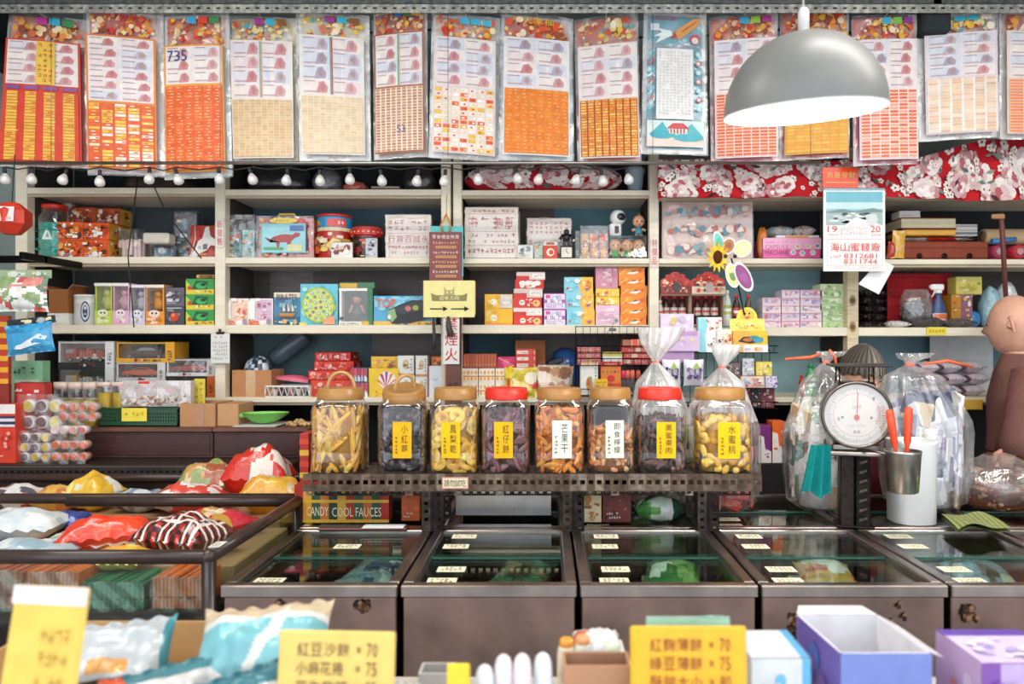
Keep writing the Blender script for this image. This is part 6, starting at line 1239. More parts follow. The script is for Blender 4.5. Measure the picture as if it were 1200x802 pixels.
# bay three
for i, x in enumerate((541.5, 561, 580.5)):
    for j, (y0, y1) in enumerate(((432, 449), (449, 0))):
        def art(p, i=i, j=j):
            f=p['front']; r=RR(400+i*2+j); f.fill('efe4d4'); 
            for c in range(4):
                for q in range(2): f.E(.14+c*.24, .72-q*.42, .08, .15, 'f0b45a' if (c+q)%2 else 'f4cf90', n=8, l=3); f.E(.14+c*.24, .72-q*.42, .04, .07, 'e8842a', n=6, l=4)
            f.R(0, .42, 1, .5, 'e08a30')
        carton('candy_box', (x, y0, x+18.8, y1), D, .1, 'efe4d4', art, 'white box with orange dots, %s row, %s from the post'%(['upper', 'lower'][j], ['first', 'second', 'third'][i]), zb=ZD if y1==0 else None, group='white boxes with orange dots')
mb=MB(); cx, z, w, h=span(543, 582, 415, 432, D+.0); mb.box(-w/2, 0, 0, w/2, .1, h, '9c4a2c', 'card', .002); f=panels(mb, w, .1, h)['front']; r=RR(2)
for i in range(11): f.R(.02+i*.09, .06, .08+i*.09, .94, jit('b85c36', r, .2), l=2); f.R(.03+i*.09, .2, .07+i*.09, .3, 'd88a5a', l=3)
single(mb, 'biscuit_tray', (cx, D, z+.0008), 'brown tray box of upright wafers on the white boxes with orange dots', 'box')
carton('magenta_packet', (582, 418, 605, 432), D+.02, .09, 'c42a5a', lambda p: (p['front'].busy(.05, .1, .95, .9, ['d83a6a', 'b01f4a', 'e05a88'], 10, R, .08, .2), p['front'].L([(.1, .9), (.9, .2)], .03, 'f0b8c8')), 'magenta foil packet right of the wafer tray')
openbox('cardboard_box', (604, 399, 639, 0), D+.1, .1, ZD, '96603f', 'upright brown cardboard box behind the striped chocolate bars', flaps=())
ys=[409, 416.5, 424, 432]
for i in range(3):
    def art(p, i=i): f=p['front']; f.fill('c83a2c'); f.R(.05, .2, .95, .7, 'e8dcd0'); f.marks(.1, .25, .6, .65, 1, 6, '6a3a34', R); f.R(.62, .2, .92, .7, 'c84a3a')
    carton('chocolate_bar_box', (604.5, ys[i], 628, ys[i+1]), D-.01+.02, .08, 'c83a2c', art, 'red and cream striped bar box, %s of three'%['topmost', 'middle', 'lowest'][i], group='striped bar boxes')
carton('pale_stack_box', (600.5, 432, 630, 0), D+.02, .08, 'dcd4c8', busyart(['e8e0d4', 'c8b8a0', 'd8a86a'], 12, 411), 'pale box supporting the striped bar boxes behind the gummy bags', zb=ZD)
carton('pale_stack_box', (630, 428, 668, 0), D+.02, .07, 'd8c8b0', busyart(['e8e0d4', 'c8a880', '8a6a4a'], 12, 412), 'cream box behind the brown gummy bag', zb=ZD)
def helmet():
    cx, z, w, h=span(646, 680, 408, 0, D+.1, ZD); root=thing('blue_pot', (cx, D+.2, ZD), 'rounded dark blue plastic pot with a black handle slot behind the gummy bag', 'pot'); mb=MB(); r=w/2
    mb.lathe([(r*.8, 0), (r, h*.4), (r, h*.7), (r*.8, h*.9), (r*.3, h)], '2a5a9a', 'gloss', 24); part(mb, 'pot_body', root); mb=MB(); mb.box(-r*.4,-r-.004, h*.68, r*.7,-r*.6, h*.8, '1a2230', 'plastic', .004, M=ROT(-.35, 4, 'Y')) ; part(mb, 'handle_slot', root)
helmet()
for (x0, x1, y0, pal, tc, lab, sd) in ((590, 630, 431, ['d8c04a', 'f0e090', 'c8b030', 'e8e0c8', 'a8b83a', 'e8d24a', 'd84a3a'], '8a6a2a', 'clear gold gummy candy bag with a yellow star and white nameplate', 1), (628, 673, 430, ['c89a7a', '8a5a44', 'e8d0b8', 'a8745a', 'f0e4d4', '6a3a30', 'd8a890'], '7a5a3a', 'clear brown cola gummy candy bag with white nameplate', 2)):
    cx, z, w, h=span(x0, x1, y0, 0, D-.05, ZD); root=thing('gummy_bag', (cx, D-.02, ZD), lab, 'candy bag', rot=(0, 0, 0)); mb=MB(); g=pillow(mb, w, h, .05, patches(pal, 500+sd, 60, pal[0]), 'foil', 26, 20, seed=sd)
    for i, v in enumerate(mb.v): mb.v[i]=(v[0],-v[2]+.02+.05*(v[1]/h), v[1]+h/2+.001)
    fc=Fc(mb, lambda u, v, d=0.: Vector((g(u, v).x,-g(u, v).z+.02+.05*g(u, v).y/h-d, g(u, v).y+h/2+.001)), w, h, 'gloss', .0008); fc.RS(.1, .2, .72, .38, 'f0e8d8', 5, 2); fc.l += 4; fc.T('HARIBO', .14, .24, .68, .35, '3a3a5a')
    if sd==1: fc.E(.12, .5, .06, .14, 'd8482e'); fc.P([(.2+(.1 if i%2 else .045)*cos(PI*i/5+.3), .97+(.16 if i%2 else .07)*sin(PI*i/5+.3)) for i in range(10)], 'f0cc2a')
    part(mb, 'bag_body', root)
# behind the counter on the right
mb=MB(); mb.box(-.155, 0, 0, .155, .006, .285, 'c3c6cc', 'card', .002); single(mb, 'pale_board', (WX(1127, D+.2), D+.2, ZD), 'pale grey board standing against the blue shelf back at the right', 'board')
for i in range(3):
    for j in range(3):
        x=1090+26*j+(6 if i==1 else 0); y1=468-14*i; mb=MB(); g=pillow(mb, .1, .13, 14*(D+.03)/F, lambda u, v, s=1: '7a4a70' if u<.1 or u>.9 or v>.9 else 'd8ccd4', 'foil', 14, 10, seed=i*3+j, wr=.08)
        single(mb, 'white_sweet_bag', (WX(x, D+.03), D+.08, ZD+.0545*i+.0005), 'white bag with plum edges, %s row, %s from left, beside robed person'%(['bottom', 'middle', 'top'][i], ['first', 'second', 'third'][j]), 'sweet bag', 'white bags with plum edges')
mb=MB(); mb.box(-.06, 0, 0, .06, .003, .045, 'e0b04a', 'paper'); single(mb, 'shelf_label', (WX(1136, DS-.006), DS-.006, WZ(480, DS)), 'ochre paper strip on the lowest shelf edge beside the robed person', 'label')
bottle(941, 440, D, ZD, 8, 'c8302a', 'c23a30', 'e8c0b0', 'red sauce bottle on the shelf left of the packed clear bag', None)
bottle(952, 427, D+.02, ZD, 12, '2f9a5a', '3fae6a', 'e6ece4', 'green bottle with white label left of the packed clear bag', None, '4a8a6a')
ZE=WZ(541, 3.1)
mb=MB(); mb.box(-.1, 0, 0, .1, .22, ZE, '2a2626', 'matte', .004); single(mb, 'low_dark_cabinet', (WX(905, 3.1), 3.04, 0), 'low black cabinet below the wire rack behind the counter', 'cabinet')
for x0, x1, y0, c, lab in ((889, 904, 499, '7a2a78', 'purple and white soap carton on the low black cabinet'), (905, 921, 494, 'e0621f', 'orange and white soap carton on the low black cabinet')): carton('soap_carton', (x0, y0, x1, 0), 3.06, .08, c, lambda p, c=c: (p['front'].P([(0, 0), (1, 0), (1, .3), (.5, .4), (.4, .7), (0, .75)], 'ece4e4'), p['front'].busy(.05, .1, .95, .9, [c, mixc(c, 'ffffff', .3), 'f0e8e4'], 10, R, .06, .16)), lab, zb=ZE+.0005)
# wire display rack with clips
def rack(x0, x1, y0, y1, D_, dep, label, tiers, colsn=10, zb=None, group=None):
    cx, z, w, h=span(x0, x1, y0, y1, D_); root=thing('hanging_wire_rack', (cx, D_, z), label, 'wire rack', group)
    mb=MB(); mb.tube([(-w/2, dep, 0), (-w/2, dep, h), (w/2, dep, h), (w/2, dep, 0), (-w/2, dep, 0)], .003, '1f1f22', 'metal', 6); 
    for i in range(1, colsn): mb.tube([(-w/2+w*i/colsn, dep, 0), (-w/2+w*i/colsn, dep, h)], .0014, '26262a', 'metal', 5)
    part(mb, 'back_grid', root)
    for t in tiers:
        zt=h*t; mb=MB()
        for k, hh in enumerate((0, .03)): mb.tube([(-w/2, dep, zt+hh), (-w/2, 0, zt+hh), (w/2, 0, zt+hh), (w/2, dep, zt+hh)], .0022, '1f1f22', 'metal', 6)
        for i in range(colsn*1): mb.tube([(-w/2+w*(i+.5)/colsn, dep, zt), (-w/2+w*(i+.5)/colsn, 0, zt), (-w/2+w*(i+.5)/colsn, 0, zt+.03)], .0013, '26262a', 'metal', 5)
        part(mb, 'wire_basket', root)
    return cx, z, w, h
DK=3.12
cx, z, w, h=rack(676, 765, 382, 466, DK, .12, 'black wire display rack with red snack packets below the orange biscuits', (.02, .445, .62), 10)
ztop=z+h*.62+.0025; zt2=z+h*.445; z3=z+h*.02
def rk(name, x0, x1, y0, zb, dep, c, art, lab, dy=.012, grp=None): return carton(name, (x0, y0, x1, 0), DK+dy, dep, c, art, lab, zb=zb, group=grp)
ys_=[415, 408, 401, 394]
for i in range(3):
    z0=zt2+.003+(WZ(ys_[i+1], DK)-WZ(ys_[i], DK))*i
    def art(p, i=i): f=p['front']; r=RR(420+i); f.fill('c83a34'); f.R(0, .0, 1, .35, '8a2a26'); f.R(.38, .3, .62, .9, 'b88a6a'); f.marks(.05, .4, .34, .8, 1, 4, 'f0c8b8', r); f.marks(.66, .4, .96, .8, 1, 4, 'f0c8b8', r); f.R(0, .86, 1, .96, 'e88a7a')
    w2=27*DK/F; h2=7*DK/F; mb=MB(); mb.box(-w2/2, 0, 0, w2/2, .08, h2-.001, 'c83a34', 'gloss', .003); art(panels(mb, w2, .08, h2-.001, 'gloss')); single(mb, 'red_snack_packet', (WX(690.5, DK), DK+.014, zt2+.003+h2*i), 'red snack packet, %s in the left pile on the wire rack'%['lowest', 'middle', 'topmost'][i], 'snack packet', 'red packets on the wire rack')
w2=23*DK/F; mb=MB(); mb.box(-w2/2, 0, 0, w2/2, .07, 15*DK/F, 'e0deda', 'card', .002); f=panels(mb, w2, .07, 15*DK/F)['front']; f.R(0, .66, 1, 1, 'ddd066'); f.marks(.1, .72, .9, .95, 1, 5, 'a89a3a', R); single(mb, 'price_label_box', (WX(718, DK), DK+.014, zt2+.003), 'white box with a yellow price strip in the middle of the wire rack', 'box')
ww=[(729, 763, 'bf2f24'), (731, 763, 'c83a2a'), (729, 762, 'c43226'), (730, 759, '9a5a3c')]
zc=zt2+.003
for i, (a, b, c) in enumerate(ww):
    w2=(b-a)*DK/F; h2=(7 if i<3 else 9)*DK/F; mb=MB(); mb.box(-w2/2, 0, 0, w2/2, .08, h2-.001, c, 'gloss', .002); f=panels(mb, w2, .08, h2, 'gloss')['front']
    if i==3: f.R(.38, 0, .62, 1, 'd8451f'); f.R(.36, 0, .38, 1, 'e8c8a8'); f.R(.62, 0, .64, 1, 'e8c8a8')
    else: f.marks(.1, .3, .9, .8, 1, 7, 'f0c0a8', R); f.R(0, .02, 1, .16, '6a1a16'); f.R(.1+.2*i, .25, .3+.2*i, .85, 'd8b898')
    single(mb, 'red_snack_packet' if i<3 else 'brown_card_box', (WX((a+b)/2, DK), DK+.014, zc), ['dark red packet at the bottom of the right pile on the wire rack', 'red packet in the middle of the right pile on the wire rack', 'red packet under the brown box on the wire rack', 'brown box with an orange band on top of the wire rack packets'][i], 'snack packet' if i<3 else 'box'); zc += h2
zb3=z3+.003
rk('white_candy_box', 680, 701, 425, zb3, .06, 'dedcd6', lambda p: (p['front'].R(0, .92, 1, 1, 'd8b890'), p['front'].E(.5, .35, .18, .22, 'c88a4a'), p['front'].E(.55, .48, .12, .1, '8aa05a'), p['front'].E(.45, .4, .1, .12, 'b85a2a'), p['front'].marks(.78, .3, .95, .85, 5, 1, '6a6a7a', R)), 'white candy box with a little brown figure on the lower wire rack')
rk('orange_candy_box', 704, 728, 424, zb3, .06, 'd87a2a', lambda p: (p['front'].R(0, .86, 1, 1, 'c02a1e'), p['front'].R(0, 0, 1, .35, 'c83a24'), [p['front'].C(.12+.19*i, .7, .06, ['c83a2a', '3a8a4a', 'd85a2a', '3a3a4a', 'd84a2a'][i]) for i in range(5)], p['front'].E(.5, .5, .2, .1, 'c8281c'), p['front'].marks(.2, .88, .8, .97, 1, 6, 'f4e0c0', R)), 'orange and red candy box with a row of coloured dots on the wire rack')
mb=MB(); mb.box(-.028, 0, 0, .028, .003, .04, 'e8b83a', 'paper'); f=panels(mb, .056, .003, .04, 'paper')['front']; f.marks(.08, .15, .92, .85, 2, 5, '6a4a2a', R); single(mb, 'hanging_price_card', (WX(704.5, DK-.012), DK-.012, WZ(455.5, DK-.012)), 'small yellow handwritten price card hooked on the lower wire rack', 'price card')
for i, x in enumerate((731, 736.5, 742, 749)):
    mb=MB(); mb.lathe([(.0085, 0), (.0095, .02), (.0095, .06), (.008, .075)], ['5a8aa0', '6a90a8', 'c8a0a8', '7a98a8'][i], 'jar', 10); mb.lathe([(.0105, .07), (.0105, .1), (.008, .108)], ['d84a6a', 'e0705a', 'e07a5a', 'd8604a'][i], 'plastic', 12); single(mb, 'candy_tube', (WX(x, DK), DK+.03, zb3), 'small candy tube, %s from the orange box on the wire rack'%['first', 'second', 'third', 'fourth'][i], 'candy tube', 'candy tubes')
mb=MB(); mb.lathe([(.011, 0), (.011, .004)], '8a8a88', 'metal', 14, M=ROT(PI/2, 4, 'X')); mb.lathe([(.004, .0045), (.004, .006)], '2a2a2a', 'metal', 8, M=ROT(PI/2, 4, 'X')); mb.tube([(-.006, 0,-.006), (-.035, 0,-.045), (-.042, 0,-.075)], .0013, '8a8a88', 'metal', 5); mb.box(-.03,-.006,-.045, .0, .006,-.032, '6a6a68', 'metal', .003); single(mb, 'hanging_clip_ring', W(722, 376, DK-.02), 'round steel clip with wire tail on top of the wire rack', 'clip')
# second wire rack with packs of grapes and boxes, bay four
DQ=3.1
cx, z, w, h=rack(796, 912, 411, 480, DQ, .12, 'black wire rack behind the jars holding toy packets under the yellow boxes', (.0, .42, .96), 12)
zu=z+h*.96+.003; zm=z+h*.42+.003; zl=z+.003
def qart(pal, sd, n=26, bg=None): return busyart(pal, n, sd, bg, lo=.04, hi=.13)
carton('lavender_bag_box', (774, 368, 813, 411), DQ-.03, .05, 'd4bfd8', lambda p: (p['front'].fill('d8c6dc'), p['front'].busy(.02, .3, .98, .98, ['e4d4e8', 'c8b0d0', 'ecdff0', 'd8c070'], 16, R, .05, .12), p['front'].R(0, 0, 1, .22, 'b08ab8')), 'lavender card pack with pale ribbons above the knotted bag', zb=WZ(425, DQ-.03))
carton('lavender_card_box', (776, 388, 820, 411.5), DQ-.05, .015, 'cfb4d4', lambda p: (p['front'].fill('d2b8d8'), p['front'].R(.1, .75, .95, .98, 'b890c0'), p['front'].busy(.4, .2, .95, .7, ['e8d890', 'e0cfe4', 'c8a8d0'], 8, R, .06, .12)), 'second lavender pack in front, touching the knotted bag')
carton('blue_cartoon_pack', (818, 372, 846, 411), DQ-.02, .04, 'e6ecec', lambda p: (p['front'].fill('ecefec'), p['front'].P([(0, 0), (.35, 0), (.3, .5), (.45, .95), (0, 1)], '8fd4dc'), p['front'].busy(.3, .1, .98, .95, ['f0a050', 'e8682c', 'f4ece4', 'd8442c', 'f0c080', '4a3a3a'], 26, R, .04, .11)), 'white and aqua cartoon pack between lavender and yellow boxes', zb=zu)
carton('cartoon_pack', (840, 386, 858, 411), DQ-.04, .015, 'f0e6da', lambda p: p['front'].busy(.02, .02, .98, .98, ['e8842c', 'f4e4cc', 'f0b060', 'c85a2a', '5a3a6a', 'f6efe6'], 26, R, .05, .14), 'small orange cartoon card in front of the aqua pack')
def arch():
    cx, z2, w, h=span(858, 899, 359, 388, DQ); root=thing('yellow_display_box', (cx, DQ-.01, zu), 'yellow display box with an arched header and printed smiling bird', 'display box'); zz=WZ(388, DQ)-zu
    mb=MB(); out=[(-.5, 0), (.5, 0), (.5, .5), (.3, .52)]+[(.3*cos(a), .52+.46*sin(a)) for a in [PI*k/10 for k in range(1, 10)]]+[(-.3, .52), (-.5, .5)]
    pts=[(a*w, zz+b*h) for a, b in out]; mb.poly([(a, .05, b) for a, b in pts], 'f0d84a'); mb.poly([(a, .054, b) for a, b in pts[::-1]], 'f0d84a')
    f=Fc.flat(mb, (-w/2, .0494, zz), (w, 0, 0), (0, 0, h)); f.E(.5, .62, .2, .26, 'f0b84a', n=14); f.P([(.4, .6), (.6, .6), (.5, .45)], 'd85a2a'); f.C(.44, .72, .03, '3a2a20', n=7); f.C(.56, .72, .03, '3a2a20', n=7); f.R(0, .0, 1, .48, 'f2df6a'); f.busy(.03, .05, .97, .45, ['e8a84a', 'f6f0d0', 'd8784a', 'a8c070', 'f8e8a0', 'e8c83a'], 26, R, .02, .05); part(mb, 'header_card', root)
    mb=MB(); mb.box(-w/2, 0, 0, w/2, .05, zz, 'eebc2e', 'card', .002); f=Fc.flat(mb, (-w/2,-.0004, 0), (w, 0, 0), (0, 0, zz)); f.R(0, 0, .5, 1, 'eaae44'); f.R(.3, 0, 1, .35, 'f0e8dc'); f.P([(.14, .5), (.3, .72), (.55, .74), (.86, .68), (.86, .5), (.5, .4), (.3, .45)], '2a2624'); f.E(.72, .58, .15, .14, '3a9ab8'); f.E(.6, .7, .14, .08, '2f8a8a'); f.E(.42, .58, .14, .09, 'c86a2c'); f.busy(.05, .05, .9, .25, ['e8983a', 'c8c0e0', 'f0b8a0'], 8, R, .04, .1); part(mb, 'box_body', root)
arch()
for i, (x0, x1, lab) in enumerate(((775, 797, 'white pouch printed with purple grapes by the knotted bag'), (800, 824, 'white pouch printed with purple grapes hanging on the wire rack'))):
    cx, z2, w, h=span(x0, x1, 421, 452, DQ-.03); mb=MB(); g=pillow(mb, w, h, .03, 'ddd6de', 'foil', 12, 12, seed=600+i)
    for k, v in enumerate(mb.v): mb.v[k]=(v[0],-v[2]+.015, v[1]+h/2)
    fc=Fc(mb, lambda u, v, d=0.: Vector((g(u, v).x,-g(u, v).z+.015-d, g(u, v).y+h/2)), w, h, 'gloss', .0006); r=RR(i)
    for k in range(16): fc.E(r.uniform(.2, .8), r.uniform(.3, .65), .1, .09, r.choice(['5a4a80', '453668', '7a6a9a']), n=8)
    fc.P([(.4, .62), (.6, .92), (.8, .66)], '8ab04a'); fc.TH('葡萄', .2, .4, .8, .62, 'f0ecf4')
    single(mb, 'hanging_grape_pouch', (cx, DQ-.045, z2), lab, 'candy pouch')
for i, (x0, x1, y0, c, pal, lab) in enumerate(((845, 868, 425, '6a5a5a', ['5a4a4a', '9a8a8a', 'c8b8b0', '3a3438'], 'dim packet in the middle of the wire rack behind the knotted bag'), (870, 884, 420, 'c8ccd0', ['e0e4e8', '8a98a4', 'b0b8c0', 'f0f0f0'], 'silver foil toy packet standing in the wire rack'), (886, 905, 424, 'e0cf5a', ['d8c84a', '9a8a3a', 'ece0a0'], 'yellow price labelled packet at the right end of the wire rack'))):
    carton('toy_packet', (x0, y0, x1, 0), DQ+.015, .06, c, qart(pal, 610+i), lab, zb=zm)
for i, (x0, x1, c, pal, lab) in enumerate(((868, 896, 'e0c8b8', ['d83a2c', 'e8e0d8', '9ab8d0', 'e0a08a'], 'low striped packet at the bottom left of the wire rack'), (897, 911, 'd8d0e0', ['7a5aa0', 'e8e4ec', '9a8ac0'], 'low purple striped packet at the bottom right of the wire rack'))):
    carton('toy_packet', (x0, 441, x1, 455), DQ-.028, .025, c, qart(pal, 620+i), lab)
for i, (x0, x1, c, lab) in enumerate(((868, 880, '8a2a30', 'dark red packet low in the wire rack'), (880, 892, '2f2a2c', 'black packet low in the wire rack'), (892, 908, '7a3a44', 'maroon packet low at the right of the wire rack'))):
    carton('toy_packet', (x0, 455, x1, 0), DQ+.02, .06, c, qart([c, 'c83a3a', 'd8c8c0', mixc(c, '000000', .4)], 630+i), lab, zb=zl)
# ================================================================ freezers
Z0=.913; FD=1.77
FX=[WX(x, FD) for x in (256, 467.5, 678.5, 891.5, 1114.5, 1330, 1540)]
ORD=['first', 'second', 'third', 'fourth', 'fifth', 'sixth']
def freezer(i, y0, y1, row):
    a, b=FX[i]+.003, FX[i+1]-.005; cx=(a+b)/2; w=(b-a)/2; dp=y1-y0; r=RR(700+i+9*row)
    root=thing('chest_freezer', (cx, y0, 0), '%s stainless chest freezer from the left, %s row, glass top'%(ORD[i], ['front', 'back'][row]), 'freezer', 'stainless chest freezers')
    mb=MB(); c='9c837a'; t=.025; hz=Z0-.03
    mb.box(-w+.004, .012, .04, w-.004, .012+t, hz, c, 'steel', .003); mb.box(-w+.004, dp-t, .04, w-.004, dp, hz, c, 'steel'); mb.box(-w+.004, .03, .04,-w+t, dp-t, hz, c, 'steel'); mb.box(w-t, .03, .04, w-.004, dp-t, hz, c, 'steel'); mb.box(-w+t, .03, .55, w-t, dp-t, .56, '4a4a4a', 'matte')
    f=Fc.flat(mb, (-w+.004, .0115, .04), (2*w-.008, 0, 0), (0, 0, hz-.04), 'matte')
    if row==0:
        for (u, v0, v1) in {0: ((.32, .955, .985), (.8, .96, .985)), 3: ((.18, .82, .96), (.74, .78, .985)), 4: ((.1, .93, .97),)}.get(i, ()):
            f.l=2
            for k in range(26): f.E(u+r.uniform(-.04, .04), r.uniform(v0, v1), .014, .008, r.choice(['4a3024', '6a4a34', '2e2420', '8a6a50']), n=7)
    part(mb, 'cabinet_body', root)
    mb=MB(); c='a89c96'
    mb.box(-w, 0, Z0-.03, w, .03, Z0, c, 'steel', .003); mb.box(-w, dp-.03, Z0-.03, w, dp, Z0, c, 'steel', .003)
    for s in (-1, 1): mb.box(min(s*w, s*(w-.028)), .03, Z0-.03, max(s*w, s*(w-.028)), dp-.03, Z0, c, 'steel', .003); mb.box(min(s*(w-.028), s*(w-.034)), .03, Z0-.03, max(s*(w-.028), s*(w-.034)), dp-.03, Z0-.012, '3c3836', 'plastic')
    part(mb, 'top_frame', root)
    ym=dp*.5; g=w-.033
    for k, (p, q, z) in enumerate(((.03, ym+.03, Z0-.014), (ym-.02, dp-.03, Z0-.007))):
        mb=MB(); mb.box(-g, p, z-.004, g, q, z, 'ffffff', 'glass'); mb.box(-g, p if k else q-.004, z-.005, g, (p+.004) if k else q, z+.001, '2f5a4a', 'gloss'); part(mb, 'glass_lid', root)
    if row==0 or i in (2, 3):
        for k, v in enumerate((.1, .27, .62, .82)):
            mb=MB(); u=-g+.02+.012*(k%2)+(.12 if i==0 else 0)*(k>1); z=Z0-(.0135 if k<2 else .0065); y=dp*v; lw, ld=(.075, .045)
            mb.box(u, y, z, u+lw, y+ld, z+.0008, 'e9e2c4', 'paper'); Fc.flat(mb, (u, y, z+.0009), (lw, 0, 0), (0, ld, 0), 'paper').marks(.1, .15, .9, .85, 2, 5, '5a4a42', r, .9)
            if i==0 and k in (1, 3): continue
            part(mb, 'price_label', root)
    if i<5 and (row==0 or i in (2, 3, 4)):
        for k, (x, y, pal, nm) in enumerate(((-.08, .13, [['6a8a7a', 'a8b8a8', '4a6a5a'], ['8a6a58', 'c8a87a', '6a5a4c'], ['c82a26', 'b01f1e', 'e0c0b0'], ['d8443a', 'e8d8d0', 'b82a2a'], ['e8e4de', 'b8c8c0', '6a9a7a']][i], 'left'), (.075, .36, [['8a9aa0', '2a4a6a', 'c8d0d0'], ['4a6a4a', '8a7a5a', '3a3a2a'], ['3f7a3a', 'e0e4d8', '88b060'], ['d8a04a', 'c83a2a', 'ece4d8'], ['8aa8b8', '6a5a4a', 'd8c8b8']][i], 'right'))):
            m=MB(); pillow(m, .165, .21, .07, patches(pal, i*7+k+row, 16), 'foil', 10, 10, seed=i*3+k)
            single(m, 'frozen_food_bag', (cx+x, y0+min(y+.04, dp-.17), .785), '%s frozen food bag under the glass of the %s freezer, %s row'%(['near left', 'far right'][k], ORD[i], ['front', 'back'][row]), 'frozen food', 'frozen bags inside the freezers', rz=.2-.4*k)
            m=MB(); m.box(-.08,-.1, 0, .08, .1, .222, 'b8a898', 'card', .004); single(m, 'frozen_food_carton', (cx+x, y0+min(y+.04, dp-.17), .5615), 'pale carton beneath the %s bag in the %s freezer, %s row'%(nm, ORD[i], ['front', 'back'][row]), 'frozen food', 'cartons inside the freezers')
for row, (p, q) in enumerate(((FD, 2.33), (2.335, 2.88))):
    for i in range(6): freezer(i, p, q, row)
# ================================================================ jar rack of slotted angle
ZR=WZ(556, 2.28)-.006
def jarrack():
    x0, x1=WX(355, 2.28), WX(893, 2.28); cx=(x0+x1)/2; root=thing('slotted_angle_rack', (cx, 2.28, Z0+.0005), 'low rack of rusty slotted steel angle carrying the row of jars', 'rack'); zt=ZR-Z0; r=RR(2)
    for k, (y, d, top) in enumerate(((0, .03, False), (.22,-.03, False))):
        mb=MB(); angle_strip(mb, x0-cx, x1-cx, zt-.046, zt+.006, y, '6e5c4e', .026, (.015, .014), depth=d, top=False, r=r); b=len(mb.v)
        if k==0: angle_strip(mb, x0-cx, x1-cx, zt-.068, zt-.047, .03, '3a332f', .026, (.012, .008), depth=.02, r=r)
        part(mb, 'slotted_rail', root)
    mb=MB(); mb.box(x0-cx, .004, zt-.006, x1-cx, .218, zt, '6a5c52', 'zinc'); part(mb, 'shelf_plate', root)
    for x in (363, 507, 672, 830, 885):
        if x in (363, 885): continue
        for y in (.006, .2):
            px=WX(x, 2.29)-cx; mb=MB()
            for (a, b, c) in ((px-.034, px-.006, '4a423c'), (px+.004, px+.034, '332d2a')):
                n=5
                for j in range(n):
                    z0, z1=(zt-.05)*j/n, (zt-.05)*(j+1)/n; zm=(z0+z1)/2; xm=(a+b)/2
                    for (p, q, s, t) in ((a, xm-.006, z0, z1), (xm+.006, b, z0, z1), (xm-.006, xm+.006, z0, zm-.005), (xm-.006, xm+.006, zm+.005, z1)): mb.box(p, y, s, q, y+.003, t, jit(c, r, .25), 'zinc')
            mb.box(px-.006, y, 0, px+.004, y+.03, zt-.05, '2b2725', 'zinc'); part(mb, 'rack_leg', root)
    mb=MB(); f=Fc.flat(mb, (WX(518, 2.28)-cx,-.002, zt-.04), (.083, 0, 0), (0, 0, .036), 'paper'); f.fill('d8948c'); f.R(.04, .08, .96, .92, 'ead9b8'); f.TH('請勿試吃', .08, .18, .92, .82, '3a3420', .05); mb.box(WX(518, 2.28)-cx,-.0019, zt-.04, WX(518, 2.28)-cx+.083,-.0002, zt-.004, 'ead9b8', 'paper'); part(mb, 'rail_tag', root, 'small paper tag with black brush characters')
jarrack()
JAR=[((363, 425), 'a9793f', 'stick', ['e8a832', 'f0b83c', 'f4c860', 'd8922a'], .86, None, '', 1), ((441, 500), 'a9793f', 'bead', ['2a2028', '3e2e38', '5c4650', '1e181c', '74606c'], .86, 'f0b51e', '小紅莓', 2), ((502, 561), 'a9793f', 'ring', ['e8b43c', 'f0c450', 'f4cf6a', 'e0a52e'], .88, 'f2c01c', '鳳梨乾', 0), ((563, 622), 'd8301f', 'strip', ['6a3a3e', '84505a', '4a2a2e', '96646a'], .86, 'f2b81a', '紅仔餅', 0),
       ((625, 686), 'a9793f', 'strip', ['ee9426', 'e8841c', 'f2a83e', 'd8741a'], .88, 'eeeade', '芒果干', 0), ((688, 745), 'a9793f', 'curl', ['e0985a', 'e8a86c', 'd88a4a', 'f0bc88'], .62, 'efe9da', '即食檸檬', 0), ((746, 806), 'd8301f', 'curl', ['5a3a34', '7a5048', '3a2624', '8a645a'], .78, 'f2bc1c', '黑蜜棗肉', 0), ((813, 882), 'a9793f', 'chunk', ['f0b428', 'f4c040', 'e8a41e', 'f6cc62'], .8, 'f4c01a', '水蜜桃', 0)]
JL=['jar of golden fruit sticks with looped handle lid, leftmost', 'jar of black dried berries with tilted handled gold lid', 'jar of pale yellow fruit rings with gold lid', 'jar of dark plum coloured strips with red lid', 'jar of bright orange mango strips with white label', 'jar of pale orange peel, part filled, with white label', 'jar of dark brown dried plums with red lid', 'jar of yellow fruit chunks at the right end of the rack']
